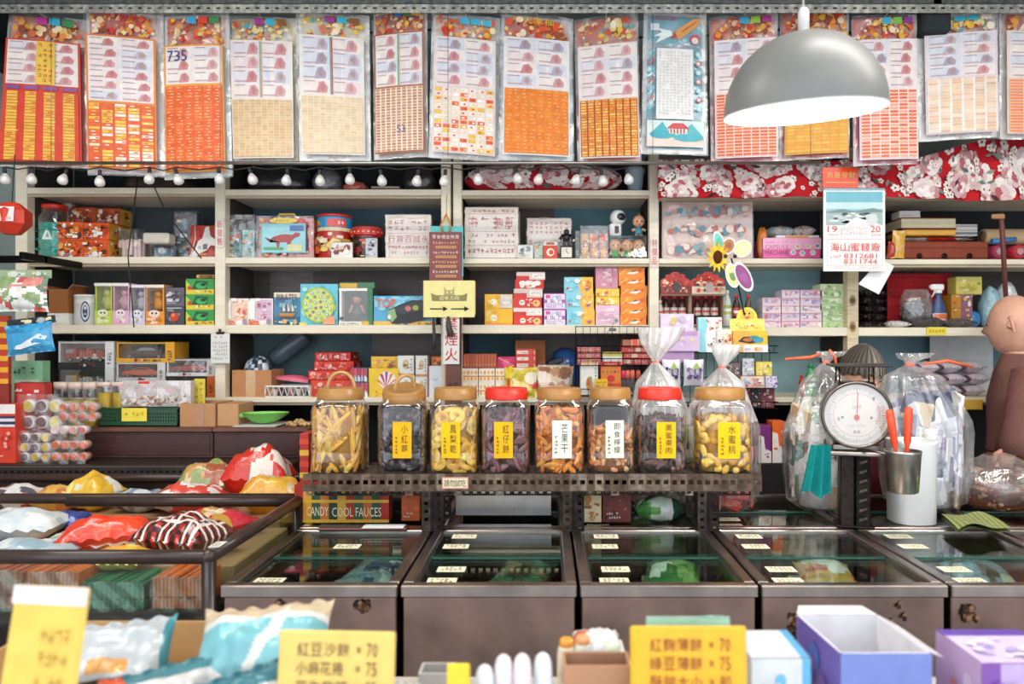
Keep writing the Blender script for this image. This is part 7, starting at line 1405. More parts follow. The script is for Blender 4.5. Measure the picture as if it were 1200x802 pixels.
def sweetjar(i):
    (xa, xb), lc, kind, pal, lev, lab, txt, hd=JAR[i]; Dj=2.385; r=(xb-xa)/2*(Dj-.06)/F; cx=WX((xa+xb)/2, Dj-.05); rr=RR(800+i); H=.272
    root=thing('sweet_jar', (cx, Dj, ZR+.0005), JL[i], 'jar', 'row of big jars on the rack'); rd=r*.98; hb=H-.042
    mb=MB(); hh=hb*lev*.93; mb.lathe([(rd*.72, .006), (rd*.74, hh*.92), (rd*.4, hh*.96)], mixc(pal[0], '000000', .25), 'jelly', 16, sq=4.5)
    n={'bead': 520, 'stick': 170, 'ring': 110, 'strip': 190, 'curl': 190, 'chunk': 170}[kind]
    for k in range(n):
        a=rr.uniform(0, 2*PI); ca, sa=cos(a), sin(a); q=(abs(ca)**4.5+abs(sa)**4.5)**(-1/4.5); z=rr.uniform(.012, hh)+(rr.uniform(0, .02) if rr.random()<.2 else 0); d=rd*q*rr.uniform(.84, .93); col=jit(rr.choice(pal), rr, .15)
        if k%6==0: d *= rr.uniform(.2, .8); z=hh
        T=TRA((d*ca, d*sa, z)) @ ROT(a, 4, 'Z')
        if kind=='bead': mb.lathe([(.001,-.01), (.008,-.004), (.008, .004), (.001, .01)], col, 'jelly', 6, M=T @ ROT(rr.uniform(0, 3), 4, 'X'), cap0=False, cap1=False)
        elif kind=='ring':
            M=T @ ROT(rr.uniform(-.3, .3), 4, 'X') @ ROT(PI/2+rr.uniform(-.5, .2), 4, 'Y'); mb.lathe([(.006,-.003), (.024,-.004), (.027, 0), (.024, .004), (.006, .003), (.006,-.003)], col, 'jelly', 14, M=M, cap0=False, cap1=False)
        else:
            L, wd, th, cv={'stick': (.045, .009, .008, 4), 'strip': (.034, .011, .003, 22), 'curl': (.024, .009, .003, 60), 'chunk': (.017, .013, .009, 10)}[kind]
            L *= rr.uniform(.7, 1.15); M=T @ ROT(rr.uniform(0, PI) if kind!='stick' else rr.gauss(1.35, .6), 4, 'X') @ ROT(rr.uniform(-.35, .35), 4, 'Y')
            L=min(L, max(.006, z*.9), max(.008, hb*1.02-z)); cv2=cv*rr.uniform(-1, 1)
            def pf(u, v, M=M, L=L, wd=wd, th=th, cv2=cv2):
                a2=2*PI*u; y=(v-.5)*2*L; tp=.45+.55*sin(PI*min(.95, max(.05, v))); return M @ Vector((th*sin(a2)*tp-cv2*y*y, y, wd*cos(a2)*tp))
            mb.grid(pf, 6, 5, col, 'jelly', closeu=True); 
    for k, (x, y, z) in enumerate(mb.v):
        q=(abs(x)**5+abs(y)**5)**.2/(rd*.945); q=max(1, q); mb.v[k]=(x/q, y/q, min(max(z, .004), hb*.95))
    o=part(mb, 'dried_fruit', root); o['kind']='stuff'
    mb=MB(); mb.lathe([(rd*.97, 0), (rd, .005), (rd, hb*.28), (rd*.985, hb*.3), (rd, hb*.32), (rd, hb*.86), (rd*.96, hb*.94), (rd*.84, hb), (rd*.8, hb+.006)], 'ffffff', 'jar', 40, sq=5, cap1=False); part(mb, 'jar_body', root)
    rl=rd*.88; mb=MB(); 
    M=TRA((0, 0, hb+.004)) @ (ROT(math.radians(14), 4, 'X') if hd==2 else Matrix.Identity(4))
    mb.lathe([(rl, 0), (rl*1.01, .003), (rl*1.01, .024), (rl*.985, .026), (rl*.985, .034), (rl*.95, .038), (rl*.7, .038), (rl*.66, .035), (.001, .035)], lc, 'plastic', 36, M=M, cap1=False); part(mb, 'lid', root)
    if hd:
        mb=MB(); pts=[M @ Vector((rl*(.62 if hd==1 else .5)*cos(PI*k/14), rl*.1, .02+(.068 if hd==1 else .06)*sin(PI*k/14)**.8)) for k in range(15)]
        if hd==2: pts=[ROT(.6, 4, 'Z') @ p for p in pts]
        mb.tube(pts, .006, mixc(lc, 'e8c890', .25), 'plastic', 8); part(mb, 'lid_handle', root)
    if lab:
        mb=MB(); lw=r*.74; lh=.115 if lab[0]=='f' else .12; z0=.052 if i!=0 else .03; x0=-lw/2+(-.005 if i in (2, 3) else .008); y0=-rd-.0015
        mb.box(x0, y0, z0, x0+lw, y0+.001, z0+lh, lab, 'paper'); f=Fc.flat(mb, (x0, y0-.0002, z0), (lw, 0, 0), (0, 0, lh), 'paper'); f.TV(txt, .46, .12, .8, .94, '4a4238' if lab[0]=='f' else '5a5850'); f.marks(.1, .1, .3, .6, 5, 1, '6a5a30', rr, 1, .14)
        part(mb, 'jar_label', root, ('yellow' if lab[0]=='f' else 'white')+' handwritten label')
for i in range(8): sweetjar(i)
# under and behind the rack
def faucets(p):
    f=p['front']; cs=['a8281e', 'e0a030', '2a5a38', 'c8782a', '22402e', 'd8a83a', 'a83020', '2f5a3c', 'b8641e', '1f4a30', 'a8241c']
    for i, c in enumerate(cs): f.R(i/11, 0, (i+1)/11, 1, c, l=2)
    f.R(0, .52, 1, .6, 'e0b03a', l=3); f.R(0, .0, 1, .08, 'e0b03a', l=3); f.l=4; f.T('CANDY', .13, .18, .36, .42, 'f0e0c8'); f.T('COOL FAUCES', .4, .16, .92, .4, 'e8dcc0'); f.T('COOL FAUCES', .4, .72, .92, .92, 'd8c0a0')
carton('striped_candy_box', (345, 568, 456, 0), 2.4, .06, 'a8281e', faucets, 'long striped candy box lettered CANDY lying under the jar rack', zb=Z0+.0005)
def tower(p):
    f=p['front']
    for i in range(7): f.R(0, i/7, 1, (i+.5)/7, 'e8b83a' if i%2 else 'd8402c', l=2)
carton('striped_candy_tower', (351, 508, 362, 0), 2.56, .09, 'b8281e', tower, 'tall narrow red and yellow striped candy box beside the leftmost jar', zb=Z0+.0005)
mb=MB(); w2=.33; mb.box(-w2/2, 0, 0, w2/2, .004, .09, 'c4c1c0', 'metal', .001); single(mb, 'grey_panel', (WX(590, 2.5), 2.5, Z0+.0005), 'plain grey metal panel standing under the rack between two legs', 'panel')
mb=MB(); mb.box(-.14, 0, 0, .14, .05, .009, '6a4038', 'wood', .003); mb.box(.0,-.002, .009, .13, .045, .011, 'e8e8e8', 'paper'); mb.box(-.14, .01, .009,-.01, .04, .013, '3a302c', 'wood', .002); single(mb, 'cutting_knife', (WX(425, 2.3), 2.29, Z0+.0005), 'long knife with white paper guard lying on the freezer edge', 'knife')
carton('orange_packet', (470, 573, 492, 0), 2.42, .06, 'c85a24', busyart(['d8642a', 'b84a1c', 'e08a4a'], 10, 821), 'orange packet under the rack beside the striped candy box', zb=Z0+.0005)
carton('dark_sauce_pack', (706, 568, 740, 0), 2.4, .06, '6a2824', busyart(['7a302a', '4a1c1a', 'a85a4a', '3a2020'], 24, 822, lo=.03, hi=.09), 'dark red gridded pack under the rack', zb=Z0+.0005)
for i, (y0, y1) in enumerate(((568, 579), (579, 588))): carton('cream_packet', (682, y0, 705, y1 if i==0 else 0), 2.4, .06, 'd8c8a0', busyart(['e0d4b0', 'b87a3a', 'c8a060', '8a5a2a'], 12, 823+i), ['upper', 'lower'][i]+' cream packet under the rack near the second leg', zb=None if i==0 else Z0+.0005)
mb=MB(); pillow(mb, .17, .09, .08, patches(['3f7a3a', 'e0e8dc', 'd8dcd8', '6aa050', '2a4a3a', 'c8d8c8'], 9, 40), 'foil', 16, 12, seed=6); single(mb, 'green_foil_bag', (WX(772, 2.43), 2.43, Z0+.0005), 'green and silver foil bag on the back freezer under the rack', 'snack bag')
def knotbag(x0, x1, yb, yn, yt, D_, zb, pal, label, seed, fan=22, xn=None, n=34, big=0, fm='milky'):
    cx, z, w, h=span(x0, x1, yb, 0, D_, zb); root=thing('knotted_clear_bag', (cx, D_, zb), label, 'bag'); r=RR(seed); zn=WZ(yn, D_)-zb; zt=WZ(yt, D_)-zb; dx=WX(xn or (x0+x1)/2, D_)-cx; dp=min(w, .24)
    prof=[(.6, 0), (.92, .03), (1, .14), (1, h*.7), (.8, h*.9), (.62, h+(zn-h)*.35), (.3, h+(zn-h)*.75), (.1, zn), (.16, zn+.015), (fan/((x1-x0)/2)*.8, zn+(zt-zn)*.6), (fan/((x1-x0)/2), zt)]
    def fn(u, v):
        t=v*(len(prof)-1); k=min(int(t), len(prof)-2); t -= k; q=prof[k][0]*(1-t)+prof[k+1][0]*t; zz=prof[k][1]*(1-t)+prof[k+1][1]*t; a=2*PI*u; p=1+.09*sin(11*a+seed)*min(1, zz/h)+.05*sin(17*a+9*v)
        s=max(0, min(1, (zz-h*.6)/(zn-h*.6))) ; return Vector((w/2*q*p*cos(a)+dx*s+(.02*(zz-zn)/max(.01, zt-zn) if zz>zn else 0), dp/2*q*p*sin(a), zz))
    mb=MB(); mb.grid(fn, 66, 40, 'ffffff', None, closeu=True, mfn=lambda u, v: fm if v>.33 else 'bagclear'); part(mb, 'plastic_bag', root)
    mb=MB()
    for k in range(n):
        a=r.uniform(0, 6.28); z=r.uniform(.02, h*.72) if not big else r.uniform(big, h*.9-big*.6); T=TRA((w*.36*cos(a), dp*.34*sin(a), z)) @ ROT(a+PI/2, 4, 'Z') @ ROT(r.uniform(-.4, .4), 4, 'Y'); mb.box(-.05,-.006,-(big or .018), .05, .006, big or .018, jit(r.choice(pal), r, .2), 'foil' if big else 'gloss', .005, M=T)
    mb.lathe([(w*.3, .01), (w*.3, h*.7)], pal[0], 'matte', 14, sy=dp/w); part(mb, 'packed_sweets', root)['kind']='stuff'
    mb=MB(); c0=fn(0, .7); mb.lathe([(w*.05, zn-.006), (w*.06, zn), (w*.05, zn+.008)], 'e0705a', 'rubber', 14, c=(dx, 0, 0)); part(mb, 'tie', root)
knotbag(738, 812, 462, 425, 384, 2.62, Z0+.0005, ['e4e8dc', '7ab050', 'd8d4d0', '9ac070'], 'clear knotted plastic bag behind the red lidded plum jar', 3, 26, 768)
knotbag(817, 888, 458, 431, 404, 2.62, Z0+.0005, ['c83a2c', 'd84a3a', 'e8a090', 'a82a22'], 'clear knotted bag of red packets behind the rightmost jar', 5, 17, 846)
# ================================================================ scale on its stand
def scale():
    Ds=2.35; s=Ds/F; root=thing('dial_scale', W(1001, 622, Ds), 'old round dial weighing scale on a dark steel post', 'scale'); root.location.z=Z0+.0005; root.rotation_euler=(0, 0,-.26); z=lambda y: WZ(y, Ds)-Z0; x=lambda p: (p-1001)*s
    mb=MB(); mb.box(x(985),-.02, 0, x(1000), .05, z(532), '3a3230', 'zinc', .003); mb.box(x(1002),-.015, 0, x(1018), .05, z(532), '2c2624', 'zinc', .003); mb.box(x(980),-.03, 0, x(1022), .06, .006, '2c2624', 'zinc', .002); f=Fc.flat(mb, (x(1003),-.0155, 0), (14*s, 0, 0), (0, 0, z(532)), 'zinc')
    for k in range(7): f.P([(.2, .08+k*.13), (.8, .12+k*.13), (.8, .15+k*.13), (.2, .12+k*.13)], '6a5e58')
    part(mb, 'stand_post', root)
    mb=MB(); mb.box(x(966),-.07, z(532), x(1035), .12, z(527), 'a09a94', 'metal', .004); mb.box(x(974),-.05, z(527), x(1027), .11, z(518), '9a948e', 'metal', .006); part(mb, 'base_plate', root)
    R4=TRA((0, 0, z(485))) @ ROT(PI/2, 4, 'X'); mb=MB(); mb.lathe([(36*s,-.03), (38*s,-.02), (38*s, .045), (38.6*s, .05), (38.6*s, .06), (35.5*s, .06), (35*s, .05)], '6c635d', 'metal', 44, M=R4, cap1=False); mb.box(x(982),-.03, z(462), x(1023), .09, z(448), '5a5450', 'metal', .005); part(mb, 'scale_case', root)
    mb=MB(); mb.lathe([(35.4*s, .0495), (35.4*s, .05)], 'dcd6d0', 'enamel', 44, M=R4); f=Fc(mb, lambda u, v, d=0.: R4 @ Vector(((u-.5)*70*s, (v-.5)*70*s, .0502+d)), 70*s, 70*s, 'enamel')
    for (ro, c) in ((.37, 'd8a49e'), (.355, 'dcd6d0'), (.44, 'b0a8a4'), (.435, 'dcd6d0'), (.36, 'd8a49e'), (.35, 'dcd6d0')): f.C(.5, .5, ro, c, n=40)
    for k in range(60): a=2*PI*k/60; q=.40 if k%5 else .38; f.L([(.5+q*cos(a), .5+q*sin(a)), (.5+.43*cos(a), .5+.43*sin(a))], .005 if k%5 else .009, '6a6462', l=12)
    f.TH('公斤', .42, .6, .58, .66, '6a6a6a'); f.T('1', .74, .74, .77, .8, '6a6462'); f.T('2', .78, .36, .82, .42, 'c0605a'); f.T('3', .2, .4, .24, .46, '6a6462'); f.C(.28, .46, .022, '6a7470', n=8); f.C(.72, .46, .022, '6a7470', n=8); f.TH('衡器', .44, .2, .56, .25, 'b06a64'); f.marks(.36, .3, .64, .36, 1, 8, 'd0a8a4', R)
    part(mb, 'dial_face', root); mb=MB(); f=Fc(mb, f.fn, 70*s, 70*s, 'enamel', .002); f.l=2; f.L([(.5, .4), (.515, .88)], .014, 'b8342e', l=2); f.C(.5, .46, .045, 'c03a32', l=3); part(mb, 'pointer', root)
    mb=MB(); mb.lathe([(35.8*s, .058), (35.8*s, .0585)], 'ffffff', 'box_window', 40, M=R4); part(mb, 'dial_glass', root)
    mb=MB()
    for px in (984, 1021):
        for y in (-.02, .07): mb=MB(); mb.tube([(x(px), y, z(449)), (x(px), y, z(430))], .0025, '3c3634', 'metal', 6); part(mb, 'platform_post', root)
    mb=MB(); mb.box(x(974),-.06, z(430), x(1038), .11, z(427), '4a4240', 'metal', .002); part(mb, 'weighing_platform', root)
    return s, root
scale()
def cloth():
    root_z=WZ(578, 2.27); b=W(955, 578, 2.262); mb=MB()
    def fn(u, v): wv=1.0-.35*v; return Vector(((u-.5)*.086*wv+.016*v-.004, .012*sin(u*16+1)*(1-.5*v)-.02, v*.152+.012*sin(u*7)*(1-v)))
    mb.grid(fn, 26, 12, '178584', 'fabric'); mb.grid(lambda u, v: fn(u, v)+Vector((0, .005, 0)), 26, 12, '178584', 'fabric', flip=True); single(mb, 'hanging_cloth', b, 'teal green cloth draped below the left edge of the scale', 'cloth')
cloth()
def bucket():
    Db=2.2; s=Db/F; root=thing('hanging_steel_bucket', W(1058, 577, Db), 'small stainless steel bucket hung beside the scale post', 'bucket'); h=49*s
    mb=MB(); mb.lathe([(15*s, 0), (17*s, .003), (20*s, h*.95), (20.8*s, h), (20*s, h), (16.5*s, .006)], 'c0bab4', 'metal', 32, cap1=True); part(mb, 'bucket_body', root); mb=MB(); mb.tube([(-20*s, 0, h*.9), (-.075, .06, h*.95), (-.11, .14, h*.9)], .004, '6a6460', 'metal', 6); part(mb, 'hook', root)
    for k, (x0, x1, y0, a) in enumerate(((-16,-4,-49, 'left'), (7, 1,-52, 'right'))):
        mb=MB(); p0=Vector((x1*s,-.01, .02)); p1=Vector((x0*s, .0, h-y0*s*.98)); q=[p0.lerp(p1, t) for t in (0, .5, .56, .8, .97, 1)]; mb.tube(q, [.006, .006, .010, .0125, .012, .006], 'e04a26', 'plastic', 10); single(mb, 'orange_tongs', root.location+Vector((0, 0, 0)), 'orange handled scoop, %s one of two standing in the steel bucket'%a, 'scoop')
bucket()
def tub():
    mb=MB(); s=2.32/F; h=WZ(519, 2.34)-Z0; root=thing('white_plastic_tub', (WX(1075, 2.38), 2.42, Z0+.0005), 'tall translucent white plastic tub behind the steel bucket', 'tub'); mb.lathe([(24*s, 0), (25*s, .004), (26*s, h*.96), (27*s, h), (24*s, h), (23*s, .01)], 'e6e6e6', 'enamel', 30, sq=3); part(mb, 'tub_body', root)
tub()
def mat_():
    mb=MB(); fn=lambda u, v: Vector(((u-.5)*.16+.04*v, (v-.5)*.17, .024+.008*sin(u*7+2*v)+.014*sin(3.1*u))); mb.grid(fn, 22, 14, lambda u, v: '7d8454' if int(u*22)%2 else '9aa068', 'fabric'); mb.grid(lambda u, v: fn(u, v)-Vector((0, 0, .012)), 22, 14, '6f764a', 'fabric', flip=True); single(mb, 'ribbed_cloth', (WX(1135, 2.3), 2.3, Z0+.0005), 'folded olive ribbed cloth on the right freezer glass', 'cloth')
mat_()
knotbag(921, 1003, 462, 425, 412, 2.62, Z0+.0005, ['eeeae6', 'e0dcd8', '2f7a5a', '6a9a7a', 'c8a070', 'e8d8b8', 'f4f2ee', '4a8a84', 'f0eeea', 'e4e4e0', '5a5650'], 'large clear bag stuffed with printed packets behind the scale, left side', 31, 16, 968, 80, .04, 'bagclear')
knotbag(1035, 1133, 448, 428, 414, 2.63, Z0+.0005, ['f0ecf2', 'd8d8e6', '8a7aaa', '4a5a80', 'd0b890', 'f6f4f6', 'b8c0dc', '30385a', 'e8e4ee', 'e8d8e0'], 'large clear bag of purple and white packets right of the steel bucket', 32, 20, 1066, 90, .045, 'bagclear')
clearbag('dried_meat_bag', 1142, 1252, 540, 2.5, Z0+.0005, .26, ['7a4a38', '9a6a50', '5a3428', 'b08468'], 'wide clear bag of brown dried snacks below the robed man', 33, 200, (.022, .008), top='shut', m='jelly')
for i, (pts, lab) in enumerate((([(920, 421), (950, 419), (962, 415)], 'orange twist tie sticking left from the clear bag'), ([(1082, 427), (1110, 423), (1140, 430)], 'long orange strap lying over the right clear bag'), ([(972, 410), (978, 418), (980, 428)], 'short orange strap tip above the scale platform'))):
    p=[W(x, y, 2.6) for x, y in pts]; mb=MB(); mb.tube([q-p[0] for q in p], [.004, .007, .004], 'e8643a', 'plastic', 7); single(mb, 'hanging_orange_strap', p[0], lab, 'strap')
# ================================================================ people
def head(mb, c, rz, tilt, sk, hair=None, k=1.0, hairf=None):
    T=TRA(c) @ ROT(rz, 4, 'Z') @ ROT(tilt, 4, 'X')     # faces -y
    def fn(u, v):
        a=2*PI*u; b=PI*(v-.5); x=cos(b)*sin(a); y=-cos(b)*cos(a); z=sin(b); fr=max(0,-y)
        px=.074*x*(1-.22*max(0,-z)); py=.096*y*(1-.14*max(0,-z)*(y>0)); pz=.118*z
        if z<0: py -= .018*fr*-z; px *= 1-.12*fr*-z
        g=lambda cx, cz, sx, sz: math.exp(-((x-cx)/sx)**2-((z-cz)/sz)**2)
        if y<0: py +=-.026*g(0,-.12, .13, .12)-.012*g(0, .05, .09, .16)-.008*g(0, .27, .5, .08)+.012*g(.36, .08, .16, .1)+.012*g(-.36, .08, .16, .1)-.006*g(0,-.46, .3, .06)-.006*g(0,-.56, .26, .06)-.010*g(0,-.8, .3, .14)-.006*g(.5,-.15, .2, .2)-.006*g(-.5,-.15, .2, .2)
        return T @ (Vector((px, py, pz))*k)
    def col(u, v):
        a=2*PI*u; z=sin(PI*(v-.5)); x=cos(PI*(v-.5))*sin(a)
        return 'b0665a' if abs(z+.5)<.05 and abs(x)<.26 and cos(a)>0 else sk
    mb.grid(fn, 48, 36, col, 'skin', closeu=True)
    for s in (-1, 1):
        for (q, m, yy) in ((.0135, 'f0ece6',-.080), (.0065, '2a1c16',-.090)): mb.lathe([(.0005, 0), (q*k, .0005), (q*.6*k, .0035*k)], m, 'gloss', 10, M=T @ TRA((s*.029*k, yy*k*.985, .010*k)) @ ROT(PI/2, 4, 'X'), sy=.55)
        ep=[T @ (Vector((s*(.072+.012*(1-cos(t))*.4), .012+.014*sin(t*.5),-.004+.033*cos(t)))*k) for t in [PI*.0+j*2*PI/10 for j in range(10)]]
        mb.tube(ep, .0065*k, mixc(sk, 'c06a5a', .25), 'skin', 7); mb.lathe([(.004, 0), (.02, .003), (.012, .008)], sk, 'skin', 10, M=T @ TRA((s*.069*k, .014*k,-.002*k)) @ ROT(s*PI/2, 4, 'Y'))
    return T
def loft(mb, rings, cols, m='fabric', n=26, fold=.02, seed=0):
    """rings: (x,y,z,rx,ry,rot)"""
    def fn(u, v):
        t=v*(len(rings)-1); k=min(int(t), len(rings)-2); t -= k; t=t*t*(3-2*t); g=[rings[k][i]*(1-t)+rings[k+1][i]*t for i in range(6)]; a=2*PI*u; f=1+fold*sin(5*a+7*v+seed)+fold*.6*sin(9*a-5*v)
        p=ROT(g[5], 3, 'Z') @ Vector((g[3]*f*cos(a), g[4]*f*sin(a), 0)); return p+Vector(g[:3])
    mb.grid(fn, n, (len(rings)-1)*6, cols, m, closeu=True); b=len(mb.v); mb.face(range(b-n, b), cols if not callable(cols) else cols(.5, 1), m)
def hand(mb, o, dr, up, sk, side):
    o, d=Vector(o), Vector(dr).normalized(); s=d.cross(Vector(up)).normalized(); n=s.cross(d)
    mb.tube([o-d*.03, o+d*.02, o+d*.055, o+d*.085], [.022, .026, .034, .028], sk, 'skin', 12)
    for k in range(4):
        b=o+d*.08+s*(-.025+.0165*k); L=(.058, .068, .063, .05)[k]; mb.tube([b, b+d*L*.45-n*.006, b+d*L*.75-n*.02, b+d*L*.85-n*.036], [.0092, .0086, .0078, .0055], sk, 'skin', 8)
    b=o+d*.03+s*side*.026; mb.tube([b, b+d*.025+s*side*.02, b+d*.055+s*side*.022-n*.012], [.011, .0098, .007], sk, 'skin', 8)
def man():
    Dm=3.06; x=WX(1200, Dm); root=thing('person', (x, Dm, 0), 'bald person in a brown robe over an orange skirt, turned away at the right edge', 'person'); q=Dm/F; rt=-2.15; sk='d9a58c'
    mb=MB(); T=head(mb, Vector((WX(1189, Dm)-x, 0, WZ(346, Dm)-.125)),-2.5, .12, sk, k=1.06)
    loft(mb, [(-.02, .0, 0.9, .1, .08, rt), (-.02, .01, 1.36, .14, .08, rt), (-.01, .015, 1.46, .06, .058, rt), (-.02, .01, 1.52, .05, .052, rt), (-.028, .0, 1.60, .046, .05, rt)], sk, 'skin', 18, .0)
    hand(mb, (-.185,-.2, 1.1), (-.45,-.1,-1), (0, 1, 0), sk,-1)
    for s in (-1, 1): mb.tube([(-.02, s*.05, .9), (-.02, s*.06, .5), (-.01, s*.06, .08)], [.06, .05, .038], sk, 'skin', 12); mb.tube([(.02, s*.06, .03), (-.14, s*.06, .025)], [.034, .03], sk, 'skin', 10)
    part(mb, 'body', root)
    br='7d5750'; mb=MB(); loft(mb, [(.0, .0, 1.06, .185, .14, rt), (.0, 0, 1.14, .18, .135, rt), (-.005, 0, 1.28, .185, .13, rt), (-.005, .005, 1.39, .165, .105, rt), (-.01, .01, 1.435, .1, .08, rt), (-.015, .008, 1.465, .066, .064, rt)], br, 'fabric', 40, .02, 1); part(mb, 'robe', root)
    for s, pts in ((-1, [(-.06,-.11, 1.39), (-.105,-.17, 1.22), (-.125,-.19, 1.12), (-.14,-.19, 1.06)]), (1, [(.02, .12, 1.39), (.04, .13, 1.22), (.0, .1, 1.1)])):
        mb=MB(); mb.tube(pts, [.06, .074, .088, .092][:len(pts)], br, 'fabric', 18); part(mb, 'sleeve', root)
    mb=MB(); loft(mb, [(0, 0, .08, .19, .18, rt), (0, 0, .5, .18, .16, rt), (0, 0, 1.1, .165, .125, rt)], 'd8641e', 'fabric', 34, .03, 2); part(mb, 'orange_skirt', root, 'orange cloth skirt')
man()
def woman():
    Dw=3.02; x=WX(1010, Dw); root=thing('person', (x, Dw, 0), 'short person with dark greying hair behind the scale, face mostly hidden', 'person'); sk='dcb098'; mb=MB()
    c=Vector((0, 0, WZ(404, Dw)-.13)); T=head(mb, c, .15, .34, sk, k=1.0)
    loft(mb, [(0, .0, .9, .12, .09, 0), (0, .02, 1.2, .16, .08, 0), (0, .02, 1.25, .055, .052, 0), (0, .01, 1.32, .046, .048, 0)], sk, 'skin', 16, 0)
    for s in (-1, 1): mb.tube([(s*.08, 0, .9), (s*.08, .0, .45), (s*.08, .01, .06)], [.075, .05, .035], sk, 'skin', 12); mb.tube([(s*.08, .03, .03), (s*.08,-.13, .025)], [.03, .026], sk, 'skin', 10); hand(mb, (s*.2,-.1, .98), (-.3*s,-.9,-.2), (0, 0, 1), sk,-s)
    part(mb, 'body', root); mb=MB(); loft(mb, [(0, 0, .04, .15, .11, 0), (0, 0, .6, .16, .12, 0), (0, 0, .95, .17, .125, 0), (0, .01, 1.15, .175, .11, 0), (0, .015, 1.22, .14, .08, 0), (0, .015, 1.25, .065, .06, 0)], '6a3038', 'fabric', 34, .02, 3)
    for s in (-1, 1): mb.tube([(s*.15, .01, 1.18), (s*.21,-.01, 1.02), (s*.2,-.09, .99)], [.055, .05, .042], '6a3038', 'fabric', 14)
    part(mb, 'dress', root); mb=MB(); r=RR(3)
    def hf(u, v):
        a=2*PI*u; b=PI*(v*.72-.22); fr=max(0, cos(a)); lo=.26*fr**.5+.05*sin(13*a)*fr; b=max(b, lo) if v<.5 else b; b=b if b>lo else lo; k=1.12+.004*sin(61*a+4*v)+.02*sin(2*a+3*v)
        return T @ Vector((.077*k*cos(b)*sin(a),-.099*k*cos(b)*cos(a)+.004, .121*k*sin(b)))
    mb.grid(hf, 150, 22, lambda u, v: mixc('3a322e', 'b8aca0', (.5+.5*sin(150*u+6*sin(9*u)+3*v))*(.25+.5*max(0, sin(6.28*u*2+1.2)))), 'hair', closeu=True); part(mb, 'hair', root)
woman()
# ================================================================ left: ledge, brown cabinets and what stands on them
XL, XR=WX(-80, 3.0), WX(352, 3.0)
mb=MB(); mb.box(XL, 0, 0, XR, .44, 1.03, '2e2523', 'darkwood', .004); f=Fc.flat(mb, (XL,-.0005, .985), (XR-XL, 0, 0), (0, 0, .04), 'matte')
for i in range(60): f.R(i/60+.003, .25, (i+.7)/60, .6, '141010', l=1)
f.R(0, .92, 1, 1, '6a5a54', l=2); single(mb, 'dark_ledge_counter', (0, 2.85, 0), 'dark brown ledge with a slotted front strip behind the left bins', 'counter')
ZK=WZ(501, 3.02)
for (a, b, lab) in ((99, 249.5, 'low dark brown wooden cabinet carrying the green basket'), (250.5, 362, 'low dark brown wooden cabinet carrying the green scoop')):
    cx, z, w, h=span(a, b, 0, 0, 3.02); mb=MB(); H=ZK-1.0305; mb.box(-w/2, 0, 0, w/2, .27, H-.02, '4a2a26', 'darkwood', .003); mb.box(-w/2-.002,-.012, H-.02, w/2+.002, .27, H, '6a4234', 'darkwood', .004); mb.box(-w/2+.01,-.004, .012, w/2-.01, 0, H-.03, '42241f', 'darkwood', .003); single(mb, 'brown_cabinet', (cx, 3.02, 1.0305), lab, 'cabinet')
ZL=1.0305
def basket():
    cx, z, w, h=span(117, 210, 478, 0, 3.06, ZK); root=thing('green_basket', (cx, 3.05, ZK+.0005), 'dark green perforated plastic basket on the brown cabinet', 'basket'); mb=MB(); t=.004; g='1d4a30'
    mb.box(-w/2, 0, 0, w/2, .2, t, g, 'plastic'); mb.box(-w/2, .196, 0, w/2, .2, h, g, 'plastic'); mb.box(-w/2, 0, 0,-w/2+t, .2, h, g, 'plastic'); mb.box(w/2-t, 0, 0, w/2, .2, h, g, 'plastic')
    n=30; 
    for z0, z1 in ((0, .02), (.028, .034), (.042, .048), (.056, h)): mb.box(-w/2, 0, z0, w/2, t, z1, g, 'plastic')
    for i in range(n+1): a=-w/2+w*i/n; mb.box(max(-w/2, a-.0035), .0003, .018, min(w/2, a+.0035), t-.0003, .058, g, 'plastic')
    mb.box(-.03, .0002, .0, .03, t, h, g, 'plastic'); mb.box(-w/2-.003,-.003, h-.006, w/2+.003, .001, h, g, 'plastic', .001); part(mb, 'basket_body', root)
    mb=MB(); mb.box(-.055-.01,-.008, h-.056, .05-.01,-.005, h-.001, 'ead24e', 'paper'); Fc.flat(mb, (-.065,-.0083, h-.056), (.105, 0, 0), (0, 0, .055), 'paper').marks(.1, .3, .9, .8, 1, 5, 'c8b03a', R); part(mb, 'price_tag', root, 'blank looking yellow paper price tag')
    cx, z, w2, h2=span(145, 226, 446, 0, 3.12, ZK+.03); root=thing('clear_candy_pack', (cx, 3.1, ZK+h+.001), 'flat white printed pack of small sweets standing on the green basket', 'candy pack'); H=WZ(446, 3.12)-ZK-h-.002; mb=MB(); mb.box(-w2/2, 0, 0, w2/2, .04, H, 'd8cfca', 'card', .004); f=panels(mb, w2, .04, H)['front']; f.R(0, 0, 1, 1, 'd9d0cc'); f.TH('綜合貝殼酥', .2, .68, .62, .84, 'c88a94'); f.busy(.02, .02, .98, .48, ['c8bcb4', 'e8e0da', 'a86a4a', 'd8c8bc', '8a5a44'], 90, R, .01, .03); f.P([(.7, .62), (.78, .78), (.86, .64), (.78, .5)], 'd0b0b0'); f.C(.08, .8, .04, 'd0a8b0'); f.R(.32, .9, .48, 1, 'd8301f'); part(mb, 'pack', root); s=MB(); s.grid(lambda u, v: Vector(((u-.5)*w2*1.02,-.006+.003*sin(13*u+9*v), H*v)), 14, 8, 'ffffff', 'bagclear'); part(s, 'plastic_wrap', root)
basket()
carton('yellow_label_card', (227, 444, 240, 0), 3.16, .01, 'e0cc4a', lambda p: p['front'].marks(.1, .1, .9, .95, 6, 2, 'c0a83a', R), 'tall yellow label card at the right of the white candy pack', zb=ZK+.0005)
